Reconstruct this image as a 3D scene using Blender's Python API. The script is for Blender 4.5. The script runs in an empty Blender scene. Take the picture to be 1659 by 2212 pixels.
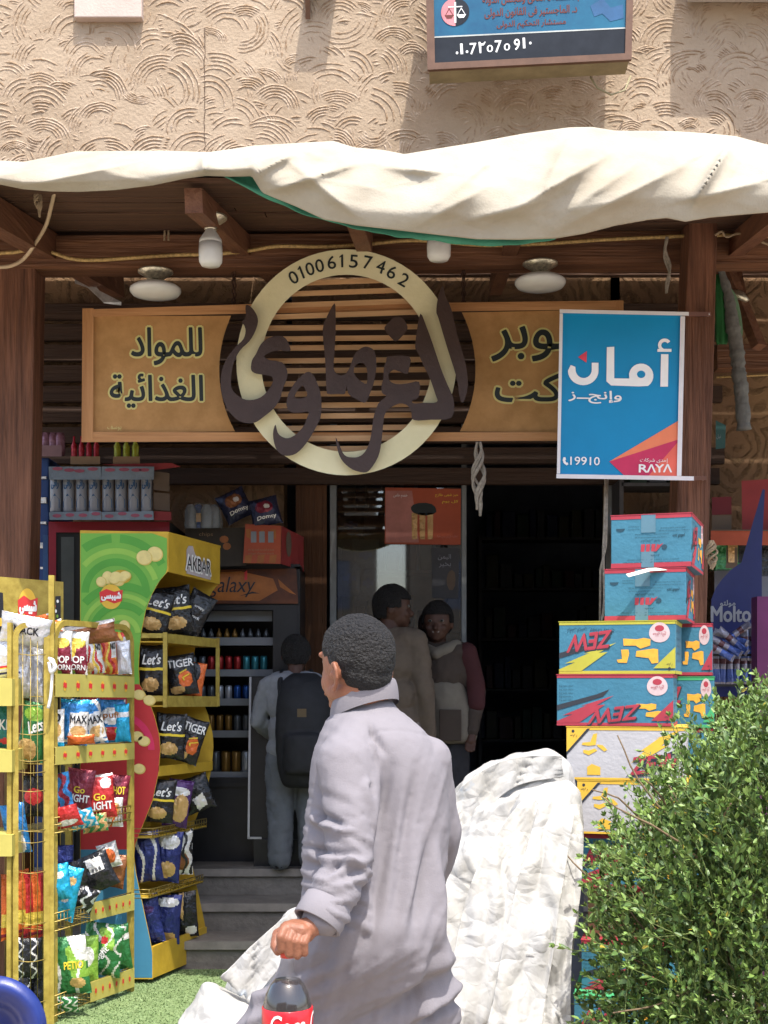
import bpy, bmesh, math, random
from math import sin, cos, pi, radians, sqrt, atan2
from mathutils import Vector, Matrix, Euler, noise
from mathutils.geometry import tessellate_polygon
SC = bpy.context.scene
COL = SC.collection
# ---------------- camera, world, sun, exposure ----------------
F, CX, HZ, EYE = 2900.0, 829.5, 1480.0, 1.5
cd = bpy.data.cameras.new('camera'); cam = bpy.data.objects.new('camera', cd); COL.objects.link(cam)
cam.location = (0, 0, EYE); cam.rotation_euler = (radians(90), 0, 0)
cd.sensor_fit = 'HORIZONTAL'; cd.sensor_width = 36; cd.lens = F/1659*36
cd.shift_y = (HZ-1106)/1659; cd.clip_end = 500
SC.camera = cam
w = bpy.data.worlds.new('World'); SC.world = w; w.use_nodes = True
SUN = Vector((.34, -1, 2.45)).normalized()
nt = w.node_tree; bg = nt.nodes['Background']
sk = nt.nodes.new('ShaderNodeTexSky'); sk.sky_type = 'NISHITA'; sk.sun_disc = False
sk.sun_elevation = math.asin(SUN.z); sk.sun_rotation = atan2(SUN.x, SUN.y)
sk.air_density = 1.0; sk.dust_density = 3.0; sk.ozone_density = .6
nt.links.new(sk.outputs[0], bg.inputs[0]); bg.inputs[1].default_value = .15
sd = bpy.data.lights.new('sun', 'SUN'); sd.energy = 2.35; sd.angle = radians(.5); sd.color = (1, .955, .88)
so = bpy.data.objects.new('sun', sd); COL.objects.link(so); so.location = (2, -6, 12)
so.rotation_euler = SUN.to_track_quat('Z', 'Y').to_euler()
SC.view_settings.view_transform = 'Standard'; SC.view_settings.look = 'None'
SC.view_settings.gamma = 1; SC.view_settings.exposure = 1.45
SC.render.engine = 'CYCLES'
SC.cycles.max_bounces = 8; SC.cycles.diffuse_bounces = 4; SC.cycles.glossy_bounces = 3; SC.cycles.transmission_bounces = 6
SC.cycles.caustics_reflective = False; SC.cycles.caustics_refractive = False
SC.cycles.use_denoising = True; SC.cycles.sample_clamp_indirect = 6
R = random.Random(7)
def rr(a, b): return R.uniform(a, b)
def P(x, y, Y): return Vector(((x-CX)*Y/F, Y, EYE+(HZ-y)*Y/F))
def mpp(Y): return Y/F

# ---------------- materials ----------------
MATS = {}
def srgb(c):
    if isinstance(c, str):
        c = [int(c[i:i+2], 16)/255 for i in (0, 2, 4)]
        return tuple((x/12.92 if x <= .04045 else ((x+.055)/1.055)**2.4) for x in c)
    return tuple(c)
def M(name, col=None, rough=.7, var=.18, scale=6, bump=0, bscale=40, metal=0, spec=.3, stretch=None, alpha=1, trans=0, col2=None, coat=0, emit=0, detail=5, sheen=0, sss=0):
    if name in MATS: return MATS[name]
    m = bpy.data.materials.new(name); m.use_nodes = True; MATS[name] = m
    t = m.node_tree; b = t.nodes['Principled BSDF']
    c = srgb(col); b.inputs['Roughness'].default_value = rough; b.inputs['Metallic'].default_value = metal
    b.inputs['Specular IOR Level'].default_value = spec
    if coat: b.inputs['Coat Weight'].default_value = coat; b.inputs['Coat Roughness'].default_value = .15
    if sheen: b.inputs['Sheen Weight'].default_value = sheen
    if sss: b.inputs['Subsurface Weight'].default_value = sss; b.inputs['Subsurface Radius'].default_value = (.01, .004, .002)
    if alpha < 1: b.inputs['Alpha'].default_value = alpha
    if trans: b.inputs['Transmission Weight'].default_value = trans
    if emit: b.inputs['Emission Color'].default_value = (*c, 1); b.inputs['Emission Strength'].default_value = emit
    tc = t.nodes.new('ShaderNodeTexCoord'); mp = t.nodes.new('ShaderNodeMapping')
    t.links.new(tc.outputs['Object'], mp.inputs[0])
    if stretch: mp.inputs['Scale'].default_value = stretch
    if var or col2:
        n = t.nodes.new('ShaderNodeTexNoise'); n.inputs['Scale'].default_value = scale; n.inputs['Detail'].default_value = detail
        n.inputs['Roughness'].default_value = .65
        t.links.new(mp.outputs[0], n.inputs['Vector'])
        rp = t.nodes.new('ShaderNodeValToRGB'); rp.color_ramp.elements[0].position = .32; rp.color_ramp.elements[1].position = .68
        c2 = srgb(col2) if col2 else tuple(min(1, x*(1+var)) for x in c)
        c1 = c if col2 else tuple(x*(1-var) for x in c)
        rp.color_ramp.elements[0].color = (*c1, 1); rp.color_ramp.elements[1].color = (*c2, 1)
        t.links.new(n.outputs[0], rp.inputs[0]); t.links.new(rp.outputs[0], b.inputs['Base Color'])
    else: b.inputs['Base Color'].default_value = (*c, 1)
    if bump:
        n2 = t.nodes.new('ShaderNodeTexNoise'); n2.inputs['Scale'].default_value = bscale; n2.inputs['Detail'].default_value = 6
        t.links.new(mp.outputs[0], n2.inputs['Vector'])
        bp = t.nodes.new('ShaderNodeBump'); bp.inputs['Strength'].default_value = bump; bp.inputs['Distance'].default_value = .02
        t.links.new(n2.outputs[0], bp.inputs['Height']); t.links.new(bp.outputs[0], b.inputs['Normal'])
    return m
def wood(name, c1, c2, axis, rough=.7, sc=9, bump=.5):
    st = [1, 1, 1]
    for i in range(3): st[i] = .06 if i == axis else 1
    return M(name, c1, rough, 0, sc*2.2, bump, 60, stretch=st, col2=c2, detail=8)
def plaster(name, base, groove, scale, strength):
    m = bpy.data.materials.new(name); m.use_nodes = True; t = m.node_tree; b = t.nodes['Principled BSDF']; N = t.nodes.new; L = t.links.new
    b.inputs['Roughness'].default_value = .95; b.inputs['Specular IOR Level'].default_value = .1
    tc = N('ShaderNodeTexCoord')
    nz = N('ShaderNodeTexNoise'); nz.inputs['Scale'].default_value = 3.2; nz.inputs['Detail'].default_value = 3
    L(tc.outputs['Object'], nz.inputs['Vector'])
    ms = N('ShaderNodeVectorMath'); ms.operation = 'MULTIPLY_ADD'; ms.inputs[1].default_value = (.2, .0, .2)
    L(nz.outputs['Color'], ms.inputs[0]); L(tc.outputs['Object'], ms.inputs[2])
    hs = []
    for k, (s, fr, off) in enumerate(((scale, 21, 0), (scale*.8, 17, 3.3))):
        mp = N('ShaderNodeMapping'); mp.inputs['Location'].default_value = (off, 0, off*.7); mp.inputs['Scale'].default_value = (1, 0, .9)
        L(ms.outputs[0], mp.inputs[0])
        v = N('ShaderNodeTexVoronoi'); v.inputs['Scale'].default_value = s; v.inputs['Randomness'].default_value = 1
        L(mp.outputs[0], v.inputs['Vector'])
        mu = N('ShaderNodeMath'); mu.operation = 'MULTIPLY'; mu.inputs[1].default_value = fr*2.4; L(v.outputs['Distance'], mu.inputs[0])
        si = N('ShaderNodeMath'); si.operation = 'SINE'; L(mu.outputs[0], si.inputs[0])
        pr = N('ShaderNodeMapRange'); pr.inputs[1].default_value = -.2; pr.inputs[2].default_value = 1; L(si.outputs[0], pr.inputs[0])
        fd = N('ShaderNodeMapRange'); fd.inputs[1].default_value = .12; fd.inputs[2].default_value = .3; L(v.outputs['Distance'], fd.inputs[0])
        m1 = N('ShaderNodeMath'); m1.operation = 'MULTIPLY'; L(pr.outputs[0], m1.inputs[0]); L(fd.outputs[0], m1.inputs[1])
        hs.append(m1)
    sel = N('ShaderNodeTexNoise'); sel.inputs['Scale'].default_value = 2.3; sel.inputs['Detail'].default_value = 1; L(tc.outputs['Object'], sel.inputs['Vector'])
    sr = N('ShaderNodeMapRange'); sr.inputs[1].default_value = .47; sr.inputs[2].default_value = .53; L(sel.outputs[0], sr.inputs[0])
    mx = N('ShaderNodeMix'); L(sr.outputs[0], mx.inputs[0]); L(hs[0].outputs[0], mx.inputs[2]); L(hs[1].outputs[0], mx.inputs[3])
    gr = N('ShaderNodeTexNoise'); gr.inputs['Scale'].default_value = 38; gr.inputs['Detail'].default_value = 8; gr.inputs['Roughness'].default_value = .7; L(tc.outputs['Object'], gr.inputs['Vector'])
    ar = N('ShaderNodeMapRange'); ar.inputs[1].default_value = .35; ar.inputs[2].default_value = .6; L(gr.outputs[0], ar.inputs[0])
    br = N('ShaderNodeTexNoise'); br.inputs['Scale'].default_value = 7; br.inputs['Detail'].default_value = 4; L(tc.outputs['Object'], br.inputs['Vector'])
    bq = N('ShaderNodeMapRange'); bq.inputs[1].default_value = .4; bq.inputs[2].default_value = .56; L(br.outputs[0], bq.inputs[0])
    m2 = N('ShaderNodeMath'); m2.operation = 'MULTIPLY'; L(mx.outputs[0], m2.inputs[0]); L(ar.outputs[0], m2.inputs[1])
    m3 = N('ShaderNodeMath'); m3.operation = 'MULTIPLY'; L(m2.outputs[0], m3.inputs[0]); L(bq.outputs[0], m3.inputs[1])
    ad = N('ShaderNodeMath'); ad.operation = 'MULTIPLY_ADD'; ad.inputs[1].default_value = .25; L(gr.outputs[0], ad.inputs[0]); L(m3.outputs[0], ad.inputs[2])
    cr = N('ShaderNodeMix'); cr.data_type = 'RGBA'; cr.inputs[6].default_value = (*srgb(base), 1); cr.inputs[7].default_value = (*srgb(groove), 1)
    cf = N('ShaderNodeMath'); cf.operation = 'ADD'; cf.use_clamp = True; L(m3.outputs[0], cf.inputs[0])
    bl = N('ShaderNodeTexNoise'); bl.inputs['Scale'].default_value = 1.7; bl.inputs['Detail'].default_value = 6; L(tc.outputs['Object'], bl.inputs['Vector'])
    bm = N('ShaderNodeMapRange'); bm.inputs[1].default_value = .45; bm.inputs[2].default_value = .65; bm.inputs[4].default_value = .8; L(bl.outputs[0], bm.inputs[0])
    L(bm.outputs[0], cf.inputs[1]); L(cf.outputs[0], cr.inputs[0]); L(cr.outputs[2], b.inputs['Base Color'])
    bp = N('ShaderNodeBump'); bp.inputs['Strength'].default_value = strength; bp.inputs['Distance'].default_value = .035
    L(ad.outputs[0], bp.inputs['Height']); L(bp.outputs[0], b.inputs['Normal'])
    return m

# ---------------- mesh builder ----------------
_F = {}
JOIN = {}
def _arab():
    # letter: (isolated presentation form, joins-left?)
    T = {'ا':(0xFE8D,0),'أ':(0xFE83,0),'إ':(0xFE87,0),'ب':(0xFE8F,1),'ة':(0xFE93,0),'ت':(0xFE95,1),'ث':(0xFE99,1),'ج':(0xFE9D,1),'ح':(0xFEA1,1),'خ':(0xFEA5,1),'د':(0xFEA9,0),'ذ':(0xFEAB,0),'ر':(0xFEAD,0),'ز':(0xFEAF,0),'س':(0xFEB1,1),'ش':(0xFEB5,1),'ص':(0xFEB9,1),'ض':(0xFEBD,1),'ط':(0xFEC1,1),'ظ':(0xFEC5,1),'ع':(0xFEC9,1),'غ':(0xFECD,1),'ف':(0xFED1,1),'ق':(0xFED5,1),'ك':(0xFED9,1),'ل':(0xFEDD,1),'م':(0xFEE1,1),'ن':(0xFEE5,1),'ه':(0xFEE9,1),'و':(0xFEED,0),'ى':(0xFEEF,0),'ي':(0xFEF1,1),'ئ':(0xFE89,1),'ء':(0xFE80,-1)}
    return T
AR = _arab()
def shape(s):
    out = []
    for i, c in enumerate(s):
        if c not in AR: out.append(c); continue
        b, j = AR[c]
        prev = i > 0 and s[i-1] in AR and AR[s[i-1]][1] == 1 and j >= 0
        nxt = j == 1 and i+1 < len(s) and s[i+1] in AR and AR[s[i+1]][1] >= 0
        k = (3 if nxt else 1) if prev else (2 if nxt else 0)
        if j < 1 and k > 1: k = 1
        out.append(chr(b+k))
    return ''.join(reversed(out))
def textmesh(s, bold=0, shear=0):
    key = (s, bold, shear)
    if key in _F: return _F[key]
    c = bpy.data.curves.new('tmp', 'FONT')
    c.body = shape(s) if any(ch in AR for ch in s) else s
    c.offset = bold; c.shear = shear; c.resolution_u = 3; c.fill_mode = 'FRONT'
    o = bpy.data.objects.new('tmp', c); me = o.to_mesh()
    V = [(v.co.x, v.co.y) for v in me.vertices]; Fc = [tuple(p.vertices) for p in me.polygons]
    o.to_mesh_clear(); bpy.data.objects.remove(o); bpy.data.curves.remove(c)
    x0 = min(v[0] for v in V); x1 = max(v[0] for v in V); y0 = min(v[1] for v in V); y1 = max(v[1] for v in V)
    par = list(range(len(V)))
    def fd(i):
        while par[i] != i: par[i] = par[par[i]]; i = par[i]
        return i
    for f in Fc:
        for k in f[1:]: par[fd(k)] = fd(f[0])
    isl = {}
    V = [((a-x0)/(x1-x0), 1-(b-y0)/(y1-y0), (isl.setdefault(fd(i), len(isl)) % 4)*.00025) for i, (a, b) in enumerate(V)]
    _F[key] = (V, Fc, (x1-x0)/(y1-y0)); return _F[key]
def quadmap(TL, TR, BR, BL):
    TL, TR, BR, BL = map(Vector, (TL, TR, BR, BL))
    n = (BL-TL).cross(TR-TL).normalized()
    def f(u, v, off=0): return (TL*(1-u)+TR*u)*(1-v)+(BL*(1-u)+BR*u)*v+n*off
    return f
def pq(pts, Y, Y2=None):   # quad from 4 image points at one depth (or left/right depths)
    Y2 = Y if Y2 is None else Y2
    ys = (Y, Y2, Y2, Y)
    return quadmap(*[P(a, b, y) for (a, b), y in zip(pts, ys)])
class MB:
    def __init__(s): s.v = []; s.f = []; s.m = []; s.sm = []; s.mats = []
    def mi(s, m):
        if m not in s.mats: s.mats.append(m)
        return s.mats.index(m)
    def add(s, V, Fc, m, smooth=False):
        b = len(s.v); s.v += [tuple(x) for x in V]; i = s.mi(m)
        for f in Fc: s.f.append(tuple(b+k for k in f)); s.m.append(i); s.sm.append(smooth)
        return s
    def box(s, c, size, m, rot=None, bev=0):
        hx, hy, hz = (x/2 for x in size); c = Vector(c)
        bm = bmesh.new(); bmesh.ops.create_cube(bm, size=1)
        for v in bm.verts: v.co = Vector((v.co.x*size[0], v.co.y*size[1], v.co.z*size[2]))
        if bev: bmesh.ops.bevel(bm, geom=bm.edges[:], offset=bev, segments=2, profile=.5, affect='EDGES')
        mt = Euler(rot).to_matrix() if rot else Matrix.Identity(3)
        s.add([mt@v.co+c for v in bm.verts], [[v.index for v in f.verts] for f in bm.faces] if not bm.verts.index_update() else 0, m); bm.free(); return s
    def beam(s, a, b, wd, ht, m, up=(0, 0, 1)):
        a, b = Vector(a), Vector(b); d = (b-a).normalized(); up = Vector(up)
        x = d.cross(up).normalized(); z = x.cross(d)
        V = []
        for p in (a, b):
            for sx, sz in ((-1, -1), (1, -1), (1, 1), (-1, 1)): V.append(p+x*sx*wd/2+z*sz*ht/2)
        return s.add(V, [(3, 2, 1, 0), (4, 5, 6, 7), (0, 1, 5, 4), (1, 2, 6, 5), (2, 3, 7, 6), (3, 0, 4, 7)], m)
    def tube(s, pts, r, m, seg=8, closed=False):
        pts = [Vector(p) for p in pts]; n = len(pts); V = []; Fc = []
        rs = r if isinstance(r, (list, tuple)) else [r]*n
        prev = None
        for i, p in enumerate(pts):
            if closed: d = pts[(i+1) % n]-pts[i-1]
            else: d = pts[min(i+1, n-1)]-pts[max(i-1, 0)]
            d.normalize()
            if prev is None: a = d.cross(Vector((0, 0, 1))) if abs(d.z) < .9 else d.cross(Vector((1, 0, 0)))
            else: a = prev-d*prev.dot(d)
            a.normalize(); prev = a; b = d.cross(a)
            for k in range(seg): V.append(p+(a*cos(2*pi*k/seg)+b*sin(2*pi*k/seg))*rs[i])
        for i in range(n if closed else n-1):
            for k in range(seg):
                j = (i+1) % n; Fc.append((i*seg+k, i*seg+(k+1) % seg, j*seg+(k+1) % seg, j*seg+k))
        if not closed: Fc += [tuple(range(seg))[::-1], tuple((n-1)*seg+k for k in range(seg))]
        return s.add(V, Fc, m, True)
    def lathe(s, prof, c, m, seg=24, tilt=None):
        c = Vector(c); mt = Euler(tilt).to_matrix() if tilt else Matrix.Identity(3); V = []; Fc = []; n = len(prof)
        for r, z in prof:
            for k in range(seg): V.append(mt@Vector((r*cos(2*pi*k/seg), r*sin(2*pi*k/seg), z))+c)
        for i in range(n-1):
            for k in range(seg): Fc.append((i*seg+k, i*seg+(k+1) % seg, (i+1)*seg+(k+1) % seg, (i+1)*seg+k))
        if prof[0][0] > 1e-5: Fc.append(tuple(range(seg))[::-1])
        if prof[-1][0] > 1e-5: Fc.append(tuple((n-1)*seg+k for k in range(seg)))
        return s.add(V, Fc, m, True)
    def prism(s, loops, mp, depth, m, side=None, off=0):
        loops = [[(a, b) for a, b in l] for l in loops]
        T = tessellate_polygon([[Vector((a, b, 0)) for a, b in l] for l in loops]); flat = [p for l in loops for p in l]; n = len(flat)
        V = [mp(a, b, off) for a, b in flat]
        s.add(V, T, m)
        if depth:
            V2 = [mp(a, b, off-depth) for a, b in flat]; s.add(V2, [t[::-1] for t in T], side or m)
            o = 0
            for l in loops:
                k = len(l); VV = V[o:o+k]+V2[o:o+k]
                s.add(VV, [(i, (i+1) % k, (i+1) % k+k, i+k) for i in range(k)], side or m); o += k
        return s
    def rect(s, mp, u0, v0, u1, v1, off, m): return s.add([mp(u0, v0, off), mp(u1, v0, off), mp(u1, v1, off), mp(u0, v1, off)], [(0, 1, 2, 3)], m)
    def disc(s, mp, cu, cv, ru, rv, off, m, seg=24, wob=0):
        V = [mp(cu, cv, off)]+[mp(cu+ru*(1+wob*sin(7*k))*cos(2*pi*k/seg), cv+rv*(1+wob*sin(7*k))*sin(2*pi*k/seg), off) for k in range(seg)]
        return s.add(V, [(0, k+1, (k+1) % seg+1) for k in range(seg)], m)
    def text(s, txt, mp, u0, v0, u1, v1, off, m, bold=0, flip=False, shear=0, rot=0, asp=1, jit=None):
        V, Fc, _ = textmesh(txt, 0, shear)
        if bold > 0:
            hm = (Vector(mp(u0, v1, 0))-Vector(mp(u0, v0, 0))).length; wm = (Vector(mp(u1, v0, 0))-Vector(mp(u0, v0, 0))).length; n = 10 if bold > .03 else 6; r = bold*.9
            for k in range(n):
                a = 2*pi*k/n; du = r*cos(a)*hm/max(wm, 1e-6)*(u1-u0); dv = r*sin(a)*(v1-v0)
                s.text(txt, mp, u0+du, v0+dv, u1+du, v1+dv, off+.00006*(k+1), m, 0, flip, shear, rot, asp)
        W = []
        for a, b, oz in V:
            if flip: a, b = 1-a, 1-b
            u = u0+(u1-u0)*a; v = v0+(v1-v0)*b
            if rot:
                cu, cv = (u0+u1)/2, (v0+v1)/2; du, dv = (u-cu)*asp, v-cv
                u, v = cu+(du*cos(rot)-dv*sin(rot))/asp, cv+du*sin(rot)+dv*cos(rot)
            W.append(mp(u, v, off+oz))
        return s.add(W, Fc, m)
    def build(s, name, parent=None, label=None, flipfix=False, cat=None, group=None, kind=None, loc=None):
        org = Vector(loc) if loc is not None else (Vector(parent.matrix_basis.translation) if parent is not None and parent.get('_w') else Vector((0, 0, 0)))
        if parent is not None and not parent.get('_w') and loc is None: org = Vector((0, 0, 0))
        me = bpy.data.meshes.new(name)
        me.from_pydata([(a-org.x, b-org.y, c-org.z) for a, b, c in s.v], [], s.f)
        for m in s.mats: me.materials.append(m)
        me.polygons.foreach_set('material_index', s.m); me.polygons.foreach_set('use_smooth', s.sm)
        me.update(); me.validate()
        o = bpy.data.objects.new(name, me); COL.objects.link(o)
        if parent is not None: o.parent = parent
        else: o.location = org
        if label: o['label'] = label
        if cat: o['category'] = cat
        if group: o['group'] = group
        if kind: o['kind'] = kind
        return o
def thing(name, label, cat, loc=(0, 0, 0), group=None, rot=None, local=False):
    o = bpy.data.objects.new(name, None); COL.objects.link(o); o.location = loc; o.empty_display_size = .1
    if rot: o.rotation_euler = rot
    o['label'] = label; o['category'] = cat
    if group: o['group'] = group
    if not local: o['_w'] = 1
    return o
def nz(x, y, z=0, s=1): return noise.noise(Vector((x*s, y*s, z*s)))
def sub(o, org):
    return o
# blob: union of primitives -> one continuous surface
def sph(c, r, rot=None, sub=3):
    bm = bmesh.new(); bmesh.ops.create_icosphere(bm, subdivisions=sub, radius=1); r = (r, r, r) if isinstance(r, (int, float)) else r
    mt = Euler(rot).to_matrix() if rot else Matrix.Identity(3); bm.verts.index_update()
    V = [mt@Vector((v.co.x*r[0], v.co.y*r[1], v.co.z*r[2]))+Vector(c) for v in bm.verts]; Fc = [[v.index for v in f.verts] for f in bm.faces]; bm.free(); return V, Fc
def blob(prims, voxel, smooth, name, parent, mat, disp=None, loc=None, mfun=None, mats=None, post=0, label=None, cat=None, group=None):
    t = MB()
    for p in prims:
        if p[0] == 's': V, Fc = sph(*p[1:]); t.add(V, Fc, mat)
        elif p[0] == 'c':
            for i in range(9):
                k = i/8; c = Vector(p[1]).lerp(Vector(p[3]), k); V, Fc = sph(c, p[2]+(p[4]-p[2])*k, None, 2); t.add(V, Fc, mat)
            t.tube([p[1], p[3]], [p[2]*.98, p[4]*.98], mat, 14)
        elif p[0] == 'm': t.add(p[1], p[2], mat)
    me = bpy.data.meshes.new('tmp'); me.from_pydata(t.v, [], t.f); o = bpy.data.objects.new('tmp', me); COL.objects.link(o)
    md = o.modifiers.new('r', 'REMESH'); md.mode = 'VOXEL'; md.voxel_size = voxel; md.use_smooth_shade = True
    sm = o.modifiers.new('s', 'SMOOTH'); sm.iterations = smooth; sm.factor = .5
    dg = bpy.context.evaluated_depsgraph_get(); dg.update()
    m2 = bpy.data.meshes.new_from_object(o.evaluated_get(dg)); bpy.data.objects.remove(o); bpy.data.meshes.remove(me)
    if disp:
        ns = [v.normal.copy() for v in m2.vertices]; cs = [v.co.copy() for v in m2.vertices]
        for v, n, c in zip(m2.vertices, ns, cs):
            d = disp(c, n)
            v.co = c+(n*d if not isinstance(d, Vector) else d)
    m2.materials.clear()
    for m in (mats or [mat]): m2.materials.append(m)
    if mfun:
        for p in m2.polygons: p.material_index = mfun(p.center, p.normal)
    for p in m2.polygons: p.use_smooth = True
    org = Vector(loc) if loc is not None else (Vector(parent.location) if parent is not None and parent.get('_w') else Vector((0, 0, 0)))
    for v in m2.vertices: v.co -= org
    m2.update(); m2.name = name
    ob = bpy.data.objects.new(name, m2); COL.objects.link(ob)
    if post: pm = ob.modifiers.new('s', 'SMOOTH'); pm.iterations = post; pm.factor = .5
    if parent is not None: ob.parent = parent
    else: ob.location = org
    if label: ob['label'] = label
    if cat: ob['category'] = cat
    if group: ob['group'] = group
    return ob
def catmull(pts, n=6, closed=False):
    out = []; L = len(pts)
    for i in range(L if closed else L-1):
        g = lambda k: pts[k % L] if closed else pts[max(0, min(L-1, k))]
        p0, p1, p2, p3 = g(i-1), g(i), g(i+1), g(i+2)
        for j in range(n):
            t = j/n
            out.append(tuple(.5*((2*b)+(-a+c)*t+(2*a-5*b+4*c-d)*t*t+(-a+3*b-3*c+d)*t**3) for a, b, c, d in zip(p0, p1, p2, p3)))
    if not closed: out.append(tuple(pts[-1]))
    return out
def interp(T, x):
    if x <= T[0][0]: return T[0][1]
    for (a, b), (c, d) in zip(T, T[1:]):
        if x <= c: return b+(d-b)*(x-a)/(c-a)
    return T[-1][1]
# ---------------- setting ----------------
WY = 8.6
m_ground = M('dusty_ground', (.36, .31, .25), .95, .25, 1.5, .5, 30)
g = MB(); n = 24
for i in range(n):
    for j in range(n):
        x0, x1 = -60+120*i/n, -60+120*(i+1)/n; y0, y1 = -60+120*j/n, -60+120*(j+1)/n
        g.add([(x0, y0, 0), (x1, y0, 0), (x1, y1, 0), (x0, y1, 0)], [(0, 1, 2, 3)], m_ground)
g.build('ground', kind='structure')
m_turf = M('turf_green', (.12, .18, .07), .8, .3, 30, .3, 90, col2=(.20, .27, .12))
m_turf2 = M('turf_blade', (.13, .20, .07), .7, .3, 9, col2=(.24, .32, .15))
g = MB(); g.add([(-3.2, 5.2, .006), (-.15, 5.2, .006), (-.15, 7.06, .006), (-3.2, 7.06, .006)], [(0, 1, 2, 3)], m_turf)
for i in range(30000):
    x, y = rr(-2.2, -.2), rr(5.6, 7.05); a = rr(0, pi); l = rr(.003, .005); h = rr(.003, .008); dx, dy = cos(a)*l, sin(a)*l
    lx, ly = rr(-.008, .008), rr(-.008, .008)
    g.add([(x-dx, y-dy, .006), (x+dx, y+dy, .006), (x+lx, y+ly, .006+h)], [(0, 1, 2)], m_turf2)
g.build('artificial_grass', label='bright green artificial grass laid in front of the chip racks', cat='grass', kind='stuff')
m_conc = M('concrete_step', (.17, .155, .135), .85, .25, 5, .4, 40)
m_edge = M('step_edge', (.22, .20, .18), .8, .2, 9)
st = thing('entrance_steps', 'grey concrete steps leading up to the dark shop doorway', 'steps', (0, 7.4, 0))
for k, (ya, z) in enumerate(((7.08, .15), (7.38, .30), (7.68, .45))):
    b = MB(); yb = 8.6 if k == 2 else ya+.3
    b.box((-.6, (ya+yb)/2, z-.075-(.001 if k < 2 else 0)), (4.6, yb-ya, .15), m_conc)
    b.build('step', st); b = MB(); b.box((-.6, ya-.008, z-.02), (4.6, .03, .042), m_edge); b.build('nosing', st)

# building
bd = thing('shop_building', 'sandy plastered shop building with combed swirl plaster above its dark doorway', 'building', (0, WY, 0))
m_pl = plaster('swirl_plaster', (.44, .345, .29), (.50, .36, .245), 2.9, 1.0)
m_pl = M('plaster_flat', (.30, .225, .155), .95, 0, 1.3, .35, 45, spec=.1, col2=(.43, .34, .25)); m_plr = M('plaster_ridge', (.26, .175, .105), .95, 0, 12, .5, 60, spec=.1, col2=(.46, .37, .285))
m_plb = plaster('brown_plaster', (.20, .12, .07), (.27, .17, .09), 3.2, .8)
m_dark = M('interior_dark', (.14, .15, .19), .9, .2, 3)  # bluish lift in this colour stands in for haze in the doorway
m_smooth = M('smooth_render', (.50, .41, .36), .9, .08, 4, .15, 60)
b = MB(); z0 = 4.14
b.box((.5, WY+.15, (z0+8)/2), (10, .3, 8-z0), m_pl)
def fans(b, xa, xb, za, zb_, n, seed, mr):
    rg = random.Random(seed); fs = []
    for i in range(n):
        fs.append((rg.uniform(xa, xb), rg.uniform(za, zb_), rg.uniform(.10, .24), (rg.gauss(pi*.5, .45) if rg.random() < .75 else rg.uniform(0, 2*pi)), rg.uniform(.75, 1.25), rg.choice((3, 4, 5, 5))))
    gd = {}
    for i, f in enumerate(fs):
        for gx in (-1, 0, 1):
            for gz in (-1, 0, 1): gd.setdefault((int(f[0]/.16)+gx, int(f[1]/.16)+gz), []).append(i)
    for i, (cx, cz, r, a0, sp_, nr) in enumerate(fs):
        ex_ = rg.uniform(.75, 1.15)
        for k in range(nr):
            rad = r*(.42+.58*(k+1)/nr)+rg.uniform(-.002, .002); ns = max(8, int(26*rad/.12)); run = []
            def flush(run):
                if len(run) < 3: return
                V = []
                for q, (x, z, a) in enumerate(run):
                    tp = min(1, q/2.5, (len(run)-1-q)/2.5)*(.55+.6*abs(nz(x*30, z*30, 3))); wv = .0085*(.6+.4*tp)*(1+.5*nz(x*60, z*60)); h = .0095*tp*(.6+.8*abs(nz(cx*9, cz*9)))
                    ca, sa = cos(a), sin(a)
                    for o_, hh in ((-wv, -.002), (-wv*.1, h), (wv*.8, h*.5), (wv*1.4, -.002)): V.append((x+ca*o_, WY-hh, z+sa*o_))
                b.add(V, [(q*4+j, q*4+j+1, (q+1)*4+j+1, (q+1)*4+j) for q in range(len(run)-1) for j in range(3)], mr, False)
            for q in range(ns+1):
                a = a0-sp_+2*sp_*q/ns; x = cx+rad*cos(a)+.004*nz(a*3, k, i); z = cz+rad*ex_*sin(a)+.004*nz(a*3, k, i+9); hid = z < z0+.01 and za > 3
                if not hid:
                    for j in gd.get((int(x/.16), int(z/.16)), ()):
                        if j > i:
                            f = fs[j]; dx, dz = x-f[0], z-f[1]; dd = dx*dx+dz*dz
                            if (f[2]*.36)**2 < dd < (f[2]*1.06)**2 and abs((atan2(dz, dx)-f[3]+pi) % (2*pi)-pi) < f[4]: hid = True; break
                if nz(x*9, z*9, i*.1) > .42: hid = True
                if hid: flush(run); run = []
                else: run.append((x, z, a))
            flush(run)
m_crk = M('crack_dark', (.08, .05, .035), .95, .2, 9)
ck = [(442, y+0.0) for y in range(60, 335, 12)]; ck = [(x+4*nz(y/25, 3)+1.5*nz(y/6, 8), y) for x, y in ck]
b.add([P(x-.6-.9*abs(nz(y/20, 5)), y, WY-.004) for x, y in ck]+[P(x+.7, y, WY-.004) for x, y in ck], [(i, i+1, i+1+len(ck), i+len(ck)) for i in range(len(ck)-1)], m_crk)
fans(b, -3.4, 3.4, z0, 6.7, 1500, 5, m_plr); b.build('upper_wall', bd)
b = MB()
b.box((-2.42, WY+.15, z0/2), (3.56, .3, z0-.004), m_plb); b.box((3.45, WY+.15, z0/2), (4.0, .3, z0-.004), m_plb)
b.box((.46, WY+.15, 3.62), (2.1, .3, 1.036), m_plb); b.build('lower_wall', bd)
b = MB(); q0, q1 = P(165, 48, WY), P(310, 48, WY)
b.box(((q0.x+q1.x)/2, WY-.03, q0.z+.4), (q1.x-q0.x, .07, .8), m_smooth, bev=.006); b.build('render_patch', bd)
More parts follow.
